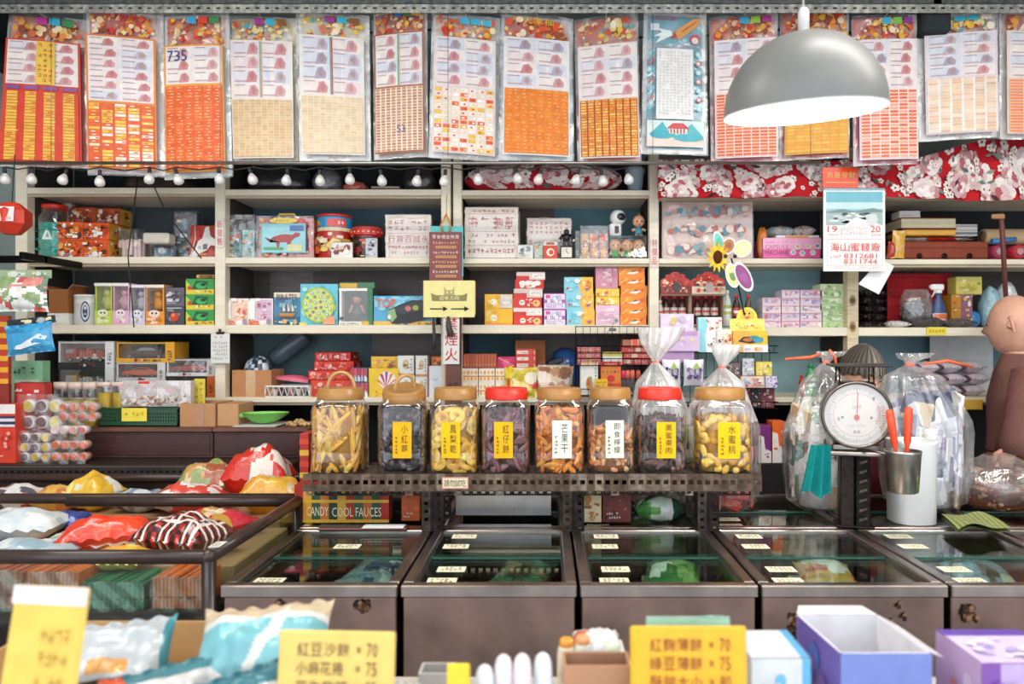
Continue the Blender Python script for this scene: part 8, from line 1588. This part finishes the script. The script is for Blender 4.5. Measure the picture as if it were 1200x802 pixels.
openbox('cardboard_box', (211, 473, 252, 0), 3.04, .18, ZK+.0005, 'b98a62', 'plain tan cardboard box on the cabinet beside the green basket', flaps=(), tape=(.42, 0, .7, 1, 'a8744a'), rz=.0)
cx, z, w, h=span(253, 278, 473, 0, 3.04); mb=MB(); mb.box(-w/2, 0, 0, w/2, .16, WZ(474, 3.04)-ZK, 'c4966c', 'cardboard', .003); single(mb, 'cardboard_box', (cx, 3.05, ZK+.0005), 'narrow tan cardboard box end beside the green scoop', 'box')
def scoopy():
    fn=lambda u, v: Vector((.085*(1-v)*cos(2*PI*u)*(1.25 if cos(2*PI*u)>0 else 1), .055*(1-v)*sin(2*PI*u), .004+.045*(1-v)**2)); mb=MB(); mb.grid(fn, 24, 6, '8fd46a', 'plastic', closeu=True, flip=True); mb.grid(lambda u, v: fn(u, v)-Vector((0, 0, .004)), 24, 6, '7cc85a', 'plastic', closeu=True); mb.tube([(-.07, 0, .04), (-.13, 0, .03)], .011, '8fd46a', 'plastic', 8); single(mb, 'green_scoop', (WX(303, 3.04), 3.09, ZK+.0065), 'bright lime green plastic scoop on a magazine on the cabinet', 'scoop', rz=.2)
    mb=MB()
    for i in range(4): mb.box(-.09+.004*i, 0, .0014*i, .09+.004*i, .15, .0014*i+.0013, ['c8c8c4', 'a8b0b0', 'd8d4cc', 'c0c4c4'][i], 'paper')
    single(mb, 'magazine_stack', (WX(298, 3.04), 3.03, ZK+.0005), 'thin magazines lying under the lime green scoop', 'papers')
    mb=MB(); r=RR(4)
    for i in range(60): x, y=r.gauss(0, .022), r.gauss(0, .02); mb.sphere((x, y, max(.008, .03-abs(x)*.8-abs(y))), .0085, jit('c8a06a', r, .2), 'candy', 6, 4)
    o=single(mb, 'peanuts', (WX(345, 3.02), 3.08, ZK+.0005), 'small heap of tan peanuts right of the lime scoop', 'nuts'); o['kind']='stuff'
scoopy()
def discs(rows, cols, pal, rim, rr):
    def f(mb, w, h):
        for j in range(rows):
            for i in range(cols):
                M=TRA((w*(-.5+(i+.5)/cols), .02, h*(j+.5)/(rows+.25))) @ ROT(PI/2, 4, 'X'); q=min(w/cols, h/(rows+.25))*.48; c=R.choice(pal); mb.lathe([(q*.9,-.03), (q,-.01), (q, .006), (q*.82, .010)], rim, 'jelly', 14, M=M); mb.lathe([(q*.8, .0102), (q*.76, .013)], jit(c, R), 'jelly', 12, M=M)
    return f
for i, (rc, D_, zb, fn_, lab) in enumerate((((20, 505, 57, 0), 2.9, ZL, discs(3, 3, ['e0c03a', 'd8b030', '5a3a3c'], 'd8ccd0', 0), 'clear pack of yellow faced jelly cups standing on the ledge'), ((22, 462, 70, 505), 2.92, None, discs(2, 3, ['e8d878', '6a3a3a', 'dccc60'], 'e0d8dc', 0), 'upper clear pack of pale jelly cups on the left ledge'),
                                       ((57, 512, 100, 0), 2.88, ZL, discs(2, 4, ['e0602a', 'd8541f'], 'd8a898', 0), 'clear pack of orange candy tubes standing on the ledge'), ((56, 494, 99, 512), 2.88, None, discs(1, 4, ['d88a88', 'e8c8c8', 'c86a6a'], 'e8d8d8', 0), 'middle clear pack of pink candy tubes'), ((66, 470, 112, 494), 2.9, None, discs(2, 4, ['d8581f', 'c84a1c'], 'c8b0a8', 0), 'topmost clear pack of orange candy tubes'))):
    cx, z, w, h=span(rc[0], rc[2], rc[1], rc[3], D_, zb); z += .0005 if zb else 0
    root=thing('clear_candy_pack', (cx, D_, z), lab, 'candy pack'); mb=MB(); fn_(mb, w, h); part(mb, 'sweets', root); s=MB(); s.grid(lambda u, v: Vector(((u-.5)*w*1.03,-.006+.004*sin(13*u+9*v), h*v)), 12, 10, 'ffffff', 'film'); part(s, 'plastic_wrap', root)
def jugs():
    for k in range(5):
        x=62+17*k; cx, z, w, h=span(x, x+16, 448, 0, 3.1, ZK); root=thing('clear_tub', (cx, 3.12, ZK+.0005), 'clear tub of yellow sweets with pale lid, %s from the left behind the jelly packs'%ORD[k], 'tub', 'clear tubs of yellow sweets') if x>99 else thing('clear_tub', (cx, 3.12, ZL), 'clear tub of yellow sweets at the left end of its row', 'tub', 'clear tubs of yellow sweets')
        z0=0 if x>79 else 0; H=WZ(448, 3.1)-root.location.z; r=w/2; mb=MB(); mb.lathe([(r*.85, .002), (r*.85, H*.75)], 'd8b83a', 'candy', 14, sq=4); part(mb, 'sweets', root); mb=MB(); mb.lathe([(r*.95, 0), (r, H*.9)], 'ffffff', 'jar', 18, sq=4, cap1=False); part(mb, 'tub_body', root); mb=MB(); mb.lathe([(r*1.02, H*.9), (r*1.02, H)], 'e0c8b8', 'plastic', 18, sq=4); part(mb, 'lid', root)
jugs()
carton('striped_red_drum', (-20, 474, 18, 0), 2.88, .12, 'd03a24', lambda p: (p['front'].R(0, .84, 1, 1, 'e6e0dc'), p['front'].R(0, .76, 1, .8, '2e2a4a'), p['front'].R(0, .66, 1, .71, '2e2a4a'), p['front'].R(0, .71, 1, .76, 'd8d4dc'), p['front'].R(0, .62, 1, .66, 'd8d4dc'), p['front'].busy(.3, .05, 1, .55, ['d84a34', 'e8a090', 'c02a1c'], 16, R, .05, .12)), 'red carton with white and navy stripes at the left edge of the ledge', zb=ZL)
def game(p): f=p['front']; f.fill('8fc8a0'); f.R(.1, .62, .9, .8, 'c8dcc0'); f.R(.3, .66, .6, .78, 'b86a6a'); f.busy(.05, .05, .95, .5, ['d8a83a', '4a98b0', 'e8d8c8', 'c85a3a', '5a8a6a', 'a8d8b8'], 26, R, .04, .12); f.marks(.1, .84, .8, .95, 1, 5, '3a6a4a', R)
carton('green_game_pack', (14, 423, 50, 0), 3.1, .05, '8fc8a0', game, 'mint green toy card pack standing at the back of the left ledge', zb=ZL)
carton('red_toy_pack', (16, 449, 52, 0), 3.0 , .05, 'c83a34', busyart(['e0524a', 'e8d8d8', 'c8302a', '8ab0d0', 'f0e4e0'], 26, 901, lo=.04, hi=.12), 'red and white toy pack in front of the mint green one', zb=ZL)
carton('red_yellow_pack', (-14, 370, 10, 450), 2.95, .02, 'b83a24', lambda p: [p['front'].R(0, i/6, 1, (i+.45)/6, 'e8a82a') for i in range(6)], 'tall red and yellow striped pack hanging at the left edge of the frame', 'toy pack')
carton('red_yellow_pack', (-14, 450, 10, 0), 2.95, .02, '8a2a20', None, 'dark red carton under the striped pack at the left edge', 'toy pack', zb=ZL)
# hanging toys at the left
mb=MB(); mb.box(-.35, 0, 0, .0, .02, .03, '1e1c1d', 'metal', .003); mb.box(-.02,-.12, .0, .0, .25, .03, '1e1c1d', 'metal', .003); single(mb, 'hanging_rail_bar', W(52, 308, 3.0), 'black steel bar at the left holding hanging toy bags', 'rail')
def lantern():
    Dn=2.9; c=W(14, 275, Dn); s=Dn/F; root=thing('hanging_paper_lantern', c, 'red faceted paper box hanging at the top left with a white label', 'decoration', rz=.2); mb=MB(); mb.lathe([(9*s, 0), (20*s, 12*s), (20*s, 27*s), (8*s, 37*s)], 'cf3a24', 'card', 6, sm=False); part(mb, 'paper_box', root); mb=MB(); f=Fc.flat(mb, (-15*s,-18.5*s, 13*s), (25*s, 0, 0), (0, 2*s, 17*s)); f.fill('e0d8d4'); f.C(.2, .6, .05, '3a3a3a', n=8); f.C(.55, .65, .05, '3a3a3a', n=8); f.R(.1, .1, .9, .3, 'd8a8a0'); part(mb, 'label', root); mb=MB(); mb.tube([(0, 0, 37*s), (.01, 0, .32)], .002, '2a2a2a', 'rubber', 5); part(mb, 'string', root)
lantern()
def hbag(x0, x1, y0, y1, D_, pal, lab, seed, head_c, name='hanging_toy_bag', rot=0., art=None):
    cx, z, w, h=span(x0, x1, y0, y1, D_); root=thing(name, (cx, D_, z), lab, 'toy pack', rot=(0, rot, 0)); mb=MB(); g=pillow(mb, w, h*.84, .04, patches(pal, seed, 60), 'foil', 24, 18, seed=seed)
    for k, v in enumerate(mb.v): mb.v[k]=(v[0],-v[2]+.02, v[1]+h*.42)
    if art: art(Fc(mb, lambda u, v, d=0.: Vector((g(u, v).x,-g(u, v).z+.02-d, g(u, v).y+h*.42)), w, h, 'gloss', .0008))
    part(mb, 'bag', root); mb=MB(); mb.box(-w/2, .016, h*.8, w/2, .02, h, head_c, 'card', .001); f=Fc.flat(mb, (-w/2, .0155, h*.8), (w, 0, 0), (0, 0, h*.2)); f.busy(.05, .1, .95, .9, [mixc(head_c, 'ffffff', .4), mixc(head_c, '000000', .3), 'e8d8a0'], 12, R, .04, .1); part(mb, 'header_card', root)
hbag(-8, 57, 316, 366, 2.85, ['d8d8d4', '8aa070', 'c85a50', 'e8e4e0', '5a7a5a', 'b0b8b0', 'd88a80', 'f0f0ec'], 'clear bag of small red and green toys hanging from the black bar', 41, '9aaa8a')
def plane(f): f.RS(.03, .05, .97, .72, '3a98c8', 6, 4); f.l += 2; f.P([(.2, .2), (.5, .42), (.78, .62), (.84, .6), (.6, .36), (.8, .3), (.62, .26), (.34, .16)], 'dfe8ec'); f.E(.34, .25, .1, .07, 'e8eef0'); f.P([(.62, .5), (.9, .4), (.94, .5), (.76, .62)], 'c8dce4')
hbag(9, 66, 372, 415, 2.8, ['2a88bc', '3a9ac8', '5ab0d4', '2478a8'], 'blue toy aeroplane pack hanging tilted below the clear toy bag', 42, '1e2a34', rot=-.12, art=plane)
# ================================================================ left bins
def bin_(y0, y1, zr, floor, lab, glassf):
    x0, x1=XL+.1 if not glassf else WX(-120, FD), WX(245, FD); root=thing('goods_bin', ((x0+x1)/2, y0, 0), lab, 'display bin'); a, b=x0-(x0+x1)/2, x1-(x0+x1)/2; d=y1-y0; br='3b2c29'
    rr=.0175
    for (p, q) in (((a, 0, zr), (b, 0, zr)), ((b, 0, zr), (b, d, zr)), ((b, d, zr), (a, d, zr))): mb=MB(); mb.tube([p, q], rr, br, 'brownpaint', 14); part(mb, 'rail', root)
    for y in (0, d): mb=MB(); mb.tube([(b, y, 0), (b, y, zr)], rr, '2c2220', 'brownpaint', 12); mb.sphere((b, y, zr), rr*1.12, '3b2c29', 'brownpaint', 12, 8); part(mb, 'corner_post', root)
    mb=MB(); mb.box(a, .01, floor-.02, b-.01, d-.01, floor, '3a2e2a', 'matte'); mb.box(a, 0, .0, b, .01, floor-.02, '2a201e', 'matte'); mb.box(b-.006, .01, 0, b+.004, d, floor, '2a201e', 'matte'); mb.box(a, d-.01, 0, b, d, floor+.02, '2a201e', 'matte'); part(mb, 'bin_body', root)
    if glassf:
        mb=MB(); mb.box(a,-.004, floor-.02, b-.016, 0, zr-.017, 'ffffff', 'glass'); part(mb, 'front_glass', root); mb=MB(); mb.box(b-.003, .016, floor, b+.002, d-.02, zr-.017, 'ffffff', 'glass'); part(mb, 'side_glass', root)
        mb=MB(); mb.box(b-.012, .02, zr+.0165, b+.014, .07, zr+.0185, 'd8d4ce', 'paper'); Fc.flat(mb, (b-.012, .02, zr+.0188), (.026, 0, 0), (0, .05, 0), 'paper').marks(.15, .1, .85, .9, 3, 2, '5a5a5a', R); part(mb, 'sticker', root)
FA, FB=.835, .86; ZRL=.984
bin_(FD, 2.40, ZRL, FA, 'front goods bin with dark brown tubular rails and glass side, left of the freezers', True); bin_(2.443, 2.828, ZRL, FB, 'rear goods bin with dark brown rails against the dark ledge', False)
def strawpack(x0, x1, y0, c, lab, sd, n=13):
    D_=1.81; cx, z, w, h=span(x0, x1, y0, 0, D_, FA+.0005); root=thing('straw_sweet_pack', (cx, D_, FA+.0005), lab, 'sweets pack'); r=RR(sd); mb=MB()
    for j, (za, zb_) in enumerate(((.004, h*.36), (h*.4, h*.97))):
        for i in range(n):
            x=-w/2+w*(i+.5)/n; mb.box(x-w/n*.44, .004, za, x+w/n*.44, .11, zb_+r.uniform(-.004, .004), jit(c, r, .25), 'jelly', .002)
    part(mb, 'sweet_sticks', root); s=MB(); s.grid(lambda u, v: Vector(((u-.5)*w*1.02,-.002+.003*sin(15*u+9*v), h*v)), 12, 10, 'ffffff', 'film'); part(s, 'plastic_wrap', root)
for k in (((-60, 26, 668), 'b0562e', 'brown orange pack of sweet sticks at the far left behind the bin glass'), ((30, 91, 670), 'cf6a2e', 'orange pack of sweet sticks left of the green pack'), ((95, 168, 682), '2e6b4a', 'dark green pack of sweet sticks behind the bin glass'), ((177, 236, 676), 'd8733a', 'orange pack of sweet sticks beside the bin corner post')): strawpack(*k[0], k[1], k[2], int(k[0][1]))
mb=MB(); mb.box(WX(-120, FD)+.01, 1.96, FA+.0005, WX(245, FD)-.02, 2.37, .905, 'b08a62', 'cardboard', .003); single(mb, 'carton_tray', (0, 0, 0), 'flat cardboard tray inside the front bin beneath the bags', 'carton'); mb=MB(); mb.box(XL+.11, 2.46, FB+.0005, WX(345, 2.6), 2.8, .905, 'b08a62', 'cardboard', .003); single(mb, 'carton_tray', (0, 0, 0), 'flat cardboard tray inside the rear bin beneath the bags', 'carton')
def plaid(u, v, s=1):
    a=(u*9)%1; b=(v*7)%1
    return 'd8d0c8' if min(a, 1-a)<.06 or min(b, 1-b)<.07 else ('2a1414' if (a<.5)!=(b<.5) else 'b0241f' if a<.5 else '701a18')
BG=[((-30, 70), 2.22, .165, .07, ['c8d0d4', 'd8dcdc', 'a8b8c0', 'e4e6e6'], 'white translucent snack bag at the left of the front bin', .1, 0), ((60, 104), 2.31, .1, .05, ['2a3f8a', '3a52a0', '22346e'], 'dark blue folded bag at the back of the front bin', 0, 0), ((62, 160), 2.1, .17, .05, ['d8d8cc', 'c8b090', '6a9a5a', 'e8e4dc', '9a8a6a'], 'clear bag with green print in the middle of the front bin', .25, 0), ((-15, 85), 1.98, .13, .05, ['a8bcc4', 'c4d0d4', 'd8dcda', '8fa8b4'], 'pale blue clear bag by the front bin rail', .05, 0),
      ((80, 172), 2.08, .12, .075, ['e03a1c', 'e84a24', 'd83018'], 'long bright orange red bag lying diagonally in the front bin', .42, .02), ((112, 172), 1.93, .11, .045, ['eab43a', 'e0a02a', 'f0cc60'], 'yellow bag beside the front rail under the orange one', 0, 0), ((168, 262), 2.05, .17, .085, plaid, 'red and black tartan patterned bag in the front bin',-.3, .015), ((216, 290), 2.26, .17, .06, ['c8283a', 'd84a4a', 'e8c8a0', 'b8903a', 'd8d0c8', 'a81f30'], 'pink red foil bag against the side rail of the front bin',-.5, .02)]
BR=[((-10, 50), 2.6, .14, .07, ['e0dcd8', 'c83a34', 'd8d4d0', '5a5a64'], 'white bag with red and dark print in the rear bin', 0, .01), ((44, 95), 2.6, .12, .07, ['d8a84a', 'e8c878', 'c87a3a', 'e8dcc0'], 'golden orange bag beside the white one in the rear bin', .1, .0), ((85, 134), 2.62, .14, .1, ['e8b83a', 'e0dcd0', 'd8a82a', 'f0d880'], 'domed yellow bag in the middle of the rear bin',-.2, 0), ((136, 196), 2.6, .12, .06, ['8a98a8', 'b0bcc4', '4a5a6a', 'c8d0d4'], 'grey blue clear bag in the rear bin', 0, 0), ((184, 262), 2.57, .13, .08, ['d84a3a', 'e4d8d4', 'c8382c', 'e8e0dc'], 'red and white snack bag in the rear bin', .1, 0), ((215, 275), 2.74, .13, .12, ['d8c8a0', 'c89a5a', 'e8e0c8', 'a85a3a', '8a9a5a'], 'beige noodle bag behind the red and white one', .1, 0), ((268, 340), 2.72, .14, .16, ['cf2c1a', 'd8381f', 'e8dcd0', 'c02414'], 'plump glossy red bag at the right end of the rear bin', .05, 0), ((284, 352), 2.58, .12, .1, ['e8a020', 'e8d8c0', 'f0b83a', 'dcc8a0'], 'yellow and cream bag in front of the plump red bag', .2, 0)]
for L, fl in ((BG, .9055), (BR, .9055)):
    for i, ((xa, xb), D_, dp, th, pal, lab, rz, dz) in enumerate(L):
        w=(xb-xa)*D_/F; mb=MB(); pillow(mb, w*1.08, dp*1.05, th*1.3, pal if callable(pal) else patches(pal, 950+i, 18), 'foil', 30 if callable(pal) else 18, 22 if callable(pal) else 12, seed=i, wr=.22); single(mb, 'snack_bag', (WX((xa+xb)/2, D_), D_, fl+dz*.3), lab, 'snack bag', rz=rz, rot=None)
# ================================================================ nearest table
ZT=.88
mb=MB(); mb.box(-1.15, .62, ZT-.03, 1.15, 1.36, ZT, 'b8b0a6', 'board', .004); 
root=thing('front_table', (0, 0, 0), 'pale table top along the bottom edge carrying snacks and price signs', 'table'); part(mb, 'table_top', root)
for x in (-1.1, 1.1):
    for y in (.66, 1.32): mb=MB(); mb.box(x-.02, y-.02, 0, x+.02, y+.02, ZT-.03, '6a6460', 'metal', .003); part(mb, 'leg', root)
ZT += .0005
openbox('cardboard_box', (-128, 831, 191, 0), .97, .31, ZT, 'c49a68', 'long open tan cardboard box holding the foreground snack bags', flaps=())
mb=MB(); mb.box(-.86, 1.0, 0,-.53, 1.26, .055, 'dedad6', 'card', .004); single(mb, 'white_carton', (0, 0, ZT+.0045), 'flat white carton under the bags in the tan cardboard box', 'box')
def standsign(x0, x1, y0, D_, col, lines, lab, lean=.18, rz=0., tc='5a4630', extra=None):
    cx, z, w, h=span(x0, x1, y0, 0, D_, ZT); H=h/cos(lean)*.95; root=thing('price_sign', (cx, D_, ZT), lab, 'price sign', rot=(-lean, 0, rz)); mb=MB(); mb.box(-w/2, 0, 0, w/2, .006, H, col, 'card', .003); f=panels(mb, w, .006, H)['front']
    for k, (t, n) in enumerate(lines): v=1-.1-k*.11; f.TH(t, .16, v-.05, .16+.46*n, v+.03, tc, .1); f.TH('×', .67, v-.03, .72, v+.01, tc); f.TH(str(70+5*k), .76, v-.05, .86, v+.03, tc, .2)
    if extra: extra(f)
    part(mb, 'card', root); mb=MB(); mb.poly([(-w*.3, .006, H*.7), (w*.3, .006, H*.7), (w*.3, .07, .01), (-w*.3, .07, .01)][::-1], col, 'card'); mb.poly([(-w*.3, .009, H*.7), (w*.3, .009, H*.7), (w*.3, .073, .01), (-w*.3, .073, .01)], col, 'card'); part(mb, 'easel_back', root)
standsign(316, 458, 739, .98, 'e3c066', [('紅豆沙餅', 1), ('小麻花捲', .9), ('花生軟糖', 1), ('黑糖麻糬', .9)], 'yellow handwritten price sign in the middle left of the front table', .12,-.05)
standsign(740, 878, 729, 1.0, 'e6ae22', [('紅麴薄餅', 1), ('綠豆薄餅', 1), ('酥餅大小', 1)], 'deep yellow handwritten price sign leaning right of the little bottles', .06, 0, '8a2f1c')
def lsx(f): f.R(0, .93, 1, 1, 'f0dcd6'); f.R(.05, .36, .72, .5, 'eeeeea'); f.R(.05, .1, .75, .28, 'eeeeea'); f.marks(.45, .6, .85, .86, 3, 4, 'c09a3e', R, .8, .1)
standsign(-40, 62, 692, .86, 'e2bd52', [], 'yellow price sign with white strips, cut off at the left edge', .2,-.12, '5a4630', lsx)
carton('mint_card', (757, 725, 856, 0), 1.06, .004, 'a8d8c0', busyart(['b8e0cc', '88c4a8', 'e0a8a0', 'd8e8dc'], 16, 960, lo=.03, hi=.08), 'mint green card standing behind the deep yellow sign', 'card', zb=ZT)
def fgbag(x, y, D_, w, h, t, pal, lab, sd, rot, txt=None, m='foil', tc='c22a2a', base=None, up=0.):
    mb=MB(); g=pillow(mb, w, h, t, pal if callable(pal) else patches(pal, sd, 12), m, 60, 44, seed=sd, wr=.25)
    if txt: f=Fc(mb, lambda u, v, d=0.: g(u, v, d), w, h, 'gloss', .001); f.T(txt, .22, .25, .8, .5, tc)
    zmin=min((ROT(rot[1], 3, 'Y') @ (ROT(rot[0], 3, 'X') @ Vector(v))).z for v in mb.v); single(mb, 'snack_bag', (WX(x, D_), D_, ZT-zmin+up), lab, 'snack bag', rot=(rot[0], rot[1], rot[2]))
SV=lambda a, b, c: (lambda u, v, s=1: a if v>.62+.1*sin(5*u) else (b if v>.3+.08*sin(7*u+1) else c))
fgbag(128, 764, 1.15, .19, .15, .08, lambda u, v, s=1: '3a8a96' if v<.16 or u>.93 else ('d89a4a' if .3<v<.45 and .4<u<.7 else ('3a3430' if v<.24 else 'bcc2c6')), 'silver white snack bag with teal edge and orange tag, left foreground', 1, (.75, .0, .35), up=0.066)
fgbag(196, 775, 1.04, .17, .12, .07, lambda u, v, s=1: 'd8582c' if u<.16 else ('ccc8c6' if .2<v<.8 else '3f7f8a'), 'silver bag with red lettering and orange stripe, nearest on the left', 2, (.9, .0, .7), 'Snack', up=0.062)
fgbag(262, 785, 1.0, .17, .12, .07, lambda u, v, s=1: 'ccc8c6' if .18<v<.72 else '2f6f7a', 'silver teal bag with red lettering beside the yellow sign', 3, (.95, .0, .75), 'Snack', up=0.062)
fgbag(315, 737, 1.14, .2, .15, .085, lambda u, v, s=1: 'cdb998' if v>.74 else ('dcdad4' if v>.66 or abs(u-.5-.4*(v-.3))<.05 else ('78b8c0' if v>.08 else '90c8ce')), 'aqua and white snack bag lying on top of the pile behind the yellow sign', 4, (.62,-.05, .15), up=.1)
fgbag(458, 775, 1.1, .09, .13, .06, lambda u, v, s=1: 'e2b83a' if v<.5 else ('c8423a' if .6<v<.75 and .4<u<.6 else 'c8c4c0'), 'yellow and white bag peeking out right of the yellow sign', 5, (.95, .0,-.4))
fgbag(405, 760, 1.16, .1, .12, .06, ['c84a7a', 'e0c8d0', '4a9ac0', 'd86a90'], 'pink and blue foil bag tip behind the yellow sign', 6, (.9, 0, .1))
carton('yellow_card', (523, 778, 551, 0), .98, .004, 'e8c82e', None, 'small plain yellow card in front of the clear tray', 'card', zb=ZT)
openbox('clear_tray', (490, 790, 530, 0), 1.12, .04, ZT, 'b8b4b0', 'grey tray edge beside the yellow card in the foreground', 'tray', flaps=())
BT=[(568, 780, 1.02, 'c8d4e0'), (590, 768, 1.03, 'dcc8d4'), (612, 767, 1.03, 'd8c4d0'), (636, 766, 1.05, 'cfe0ea'), (664, 752, 1.16, 'e8d8b0'), (683, 749, 1.16, 'dce4d0'), (700, 752, 1.16, 'd8d0dc'), (716, 751, 1.16, 'd4e0b8')]
for i, (x, y0, D_, c) in enumerate(BT):
    r=11.5*D_/F; H=WZ(y0, D_)-ZT; root=thing('yogurt_bottle', (WX(x, D_), D_, ZT), 'small rounded drink bottle, %s, %s'%(['first from the left, lowest', 'second from the left', 'third from the left', 'fourth from the left, pale blue', 'first in the rear row, yellow topped', 'second in the rear row', 'third in the rear row, lilac', 'last in the rear row, greenish'][i], 'foreground'), 'bottle', 'little rounded bottles'); mb=MB()
    mb.lathe([(r*.95, 0), (r, .006), (r, H*.45), (r*.98, H*.84), (r*.9, H*.92), (r*.7, H*.975), (r*.35, H)], mixc(c, 'f0ece8', .35), 'gloss', 18); f=cyl(mb, r*1.005, H*.72, 'gloss', H*.04); rr=RR(i)
    for k in range(14): u, v=rr.uniform(.08, .8), rr.uniform(.3, .9); f.RS(u, v, u+.12, v+.06, rr.choice(['b890b0', 'd8a0a8', 'a8b8d0', 'e8e4e8', 'c8b0c8', c]), 2, 1)
    part(mb, 'bottle_body', root)
    if i in (4, 5): mb=MB(); mb.lathe([(r*.75, H*.88), (r*.78, H*1.0), (r*.6, H*1.03)], ['e89a3a', 'e8a06a'][i-4], 'plastic', 14); part(mb, 'cap', root)
mb=MB(); pillow(mb, .085, .07, .035, patches(['d8d4d4', 'd8d0d4', 'f0ecec', 'd86a4a'], 4, 14), 'foil', 12, 10, seed=9); single(mb, 'snack_bag', (WX(700, 1.25), 1.27, ZT+.0855), 'white bag with orange edge lying on a carton left of the deep yellow sign', 'snack bag')
mb=MB(); mb.box(-.05,-.04, 0, .05, .05, .085, 'e0dcd6', 'card', .003); single(mb, 'white_box', (WX(700, 1.25), 1.27, ZT), 'white carton under the white bag behind the little bottles', 'box')
openbox('cardboard_box', (660, 781, 740, 0), 1.04, .05, ZT, 'b08468', 'low brown cardboard box front below the little bottles', flaps=())
def bpack(p): f=p['front']; f.fill('ccd0d4'); f.R(.86, 0, 1, 1, '5aa8d0'); f.busy(.1, .2, .8, .9, ['f0f0f0', 'd0dce4', '6ab0d8'], 10, R, .06, .14); p['top'].fill('ccd0d4'); p['top'].R(.85, 0, 1, 1, '4a9cc8')
carton('white_blue_pack', (880, 772, 950, 0), 1.04, .1, 'e6e8ea', bpack, 'white pack with bright blue edge beside the open purple box', zb=ZT)
def purple():
    D_=1.04; x0, x1=WX(985, D_), WX(1092, D_); w=x1-x0; d=.15; H=WZ(766, D_)-ZT; root=thing('open_purple_box', ((x0+x1)/2, D_, ZT), 'open purple cardboard box with white inside and raised flaps', 'box', rz=0); P_='6a5aa8'
    mb=MB(); t=.003; sh=-.011
    q=lambda x, y, z: Vector((x+sh*y/d, y, z))
    def wall(a, b, z1, ci, co):
        n=Vector((b[1]-a[1], a[0]-b[0], 0)).normalized()*t; A, B=Vector((*a, 0)), Vector((*b, 0)); up=Vector((0, 0, z1)); mb.poly([A, B, B+up, A+up], co, 'card'); mb.poly([A-n, A-n+up, B-n+up, B-n], ci, 'card'); mb.poly([A+up, B+up, B-n+up, A-n+up], 'e8e4ee', 'card')
        return Fc.flat(mb, A, B-A, up)
    c=[(-w/2, 0), (w/2, 0), (w/2+sh, d), (-w/2+sh, d)]
    f=wall(c[0], c[1], H, 'd8d4d8', '5a4fa0'); f.R(0, .45, 1, 1, '6f7fc0'); f.E(.3, .2, .16, .22, '5a8a4a'); f.busy(.05, .02, .9, .35, ['d8a08a', 'e8c8a0', '8a70b0', '4a6ab8'], 12, R, .04, .09)
    f=wall(c[3], c[0], H*1.0, 'e0dce0', P_); f.busy(.1, .1, .9, .9, ['4a6ab8', '8a7ac0', '5a9ad0', '7a5aa0'], 12, R, .06, .16); wall(c[1], c[2], H, 'ecebe9', P_); wall(c[2], c[3], H, 'e4e2e4', P_); mb.poly([Vector((*p, .003)) for p in c], 'c8c4c8', 'card'); part(mb, 'carton', root)
    for (a, b, dv) in ((c[2], c[3], Vector((.0, .03, .004))), (c[1], c[2], Vector((.025, 0,-.012)))):
        mb=MB(); A, B=Vector((*a, H)), Vector((*b, H)); o=Vector((0,-.003, .001)); k=(B-A)*.1; mb.poly([A, B, B+dv-k, A+dv+k], 'e6e3e6', 'card'); mb.poly([A+o, A+dv+k+o, B+dv-k+o, B+o], 'd8d4d8', 'card'); part(mb, 'flap', root)
    mb=MB(); T=TRA((-.03, .07, .08)) @ ROT(.5, 4, 'Y'); mb.box(-.03,-.03,-.05, .03, .03, .05, '8a7ac0', 'foil', .012, M=T); single(mb, 'lilac_packet', root.location+Vector((0, 0, .003)), 'lilac foil packet left inside the open purple box', 'snack packet')
purple()
def ppk(p): f=p['front']; f.fill('b8a0cc'); f.R(0, 0, .2, 1, '7a4aa0'); f.busy(.02, .05, .98, .95, ['e0cfe4', 'd8a0a8', 'cfc0e0', '8a5ab0', 'ece4f0'], 20, R, .04, .1); p['top'].fill('c8b8d8'); p['top'].R(0, .8, 1, 1, '5a3a98'); p['top'].busy(.05, .05, .95, .75, ['d8cce4', 'b0a0cc', 'e8e0ee'], 16, R, .04, .1); p['left'].fill('c8a8d0'); p['left'].busy(.05, .05, .95, .95, ['d88a8a', 'e0c8e4', '9a6ab8'], 10, R, .06, .16)
carton('purple_pack', (1150, 778, 1260, 0), 1.03, .12, 'b8a0cc', ppk, 'lilac and purple printed pack at the bottom right corner', zb=ZT)
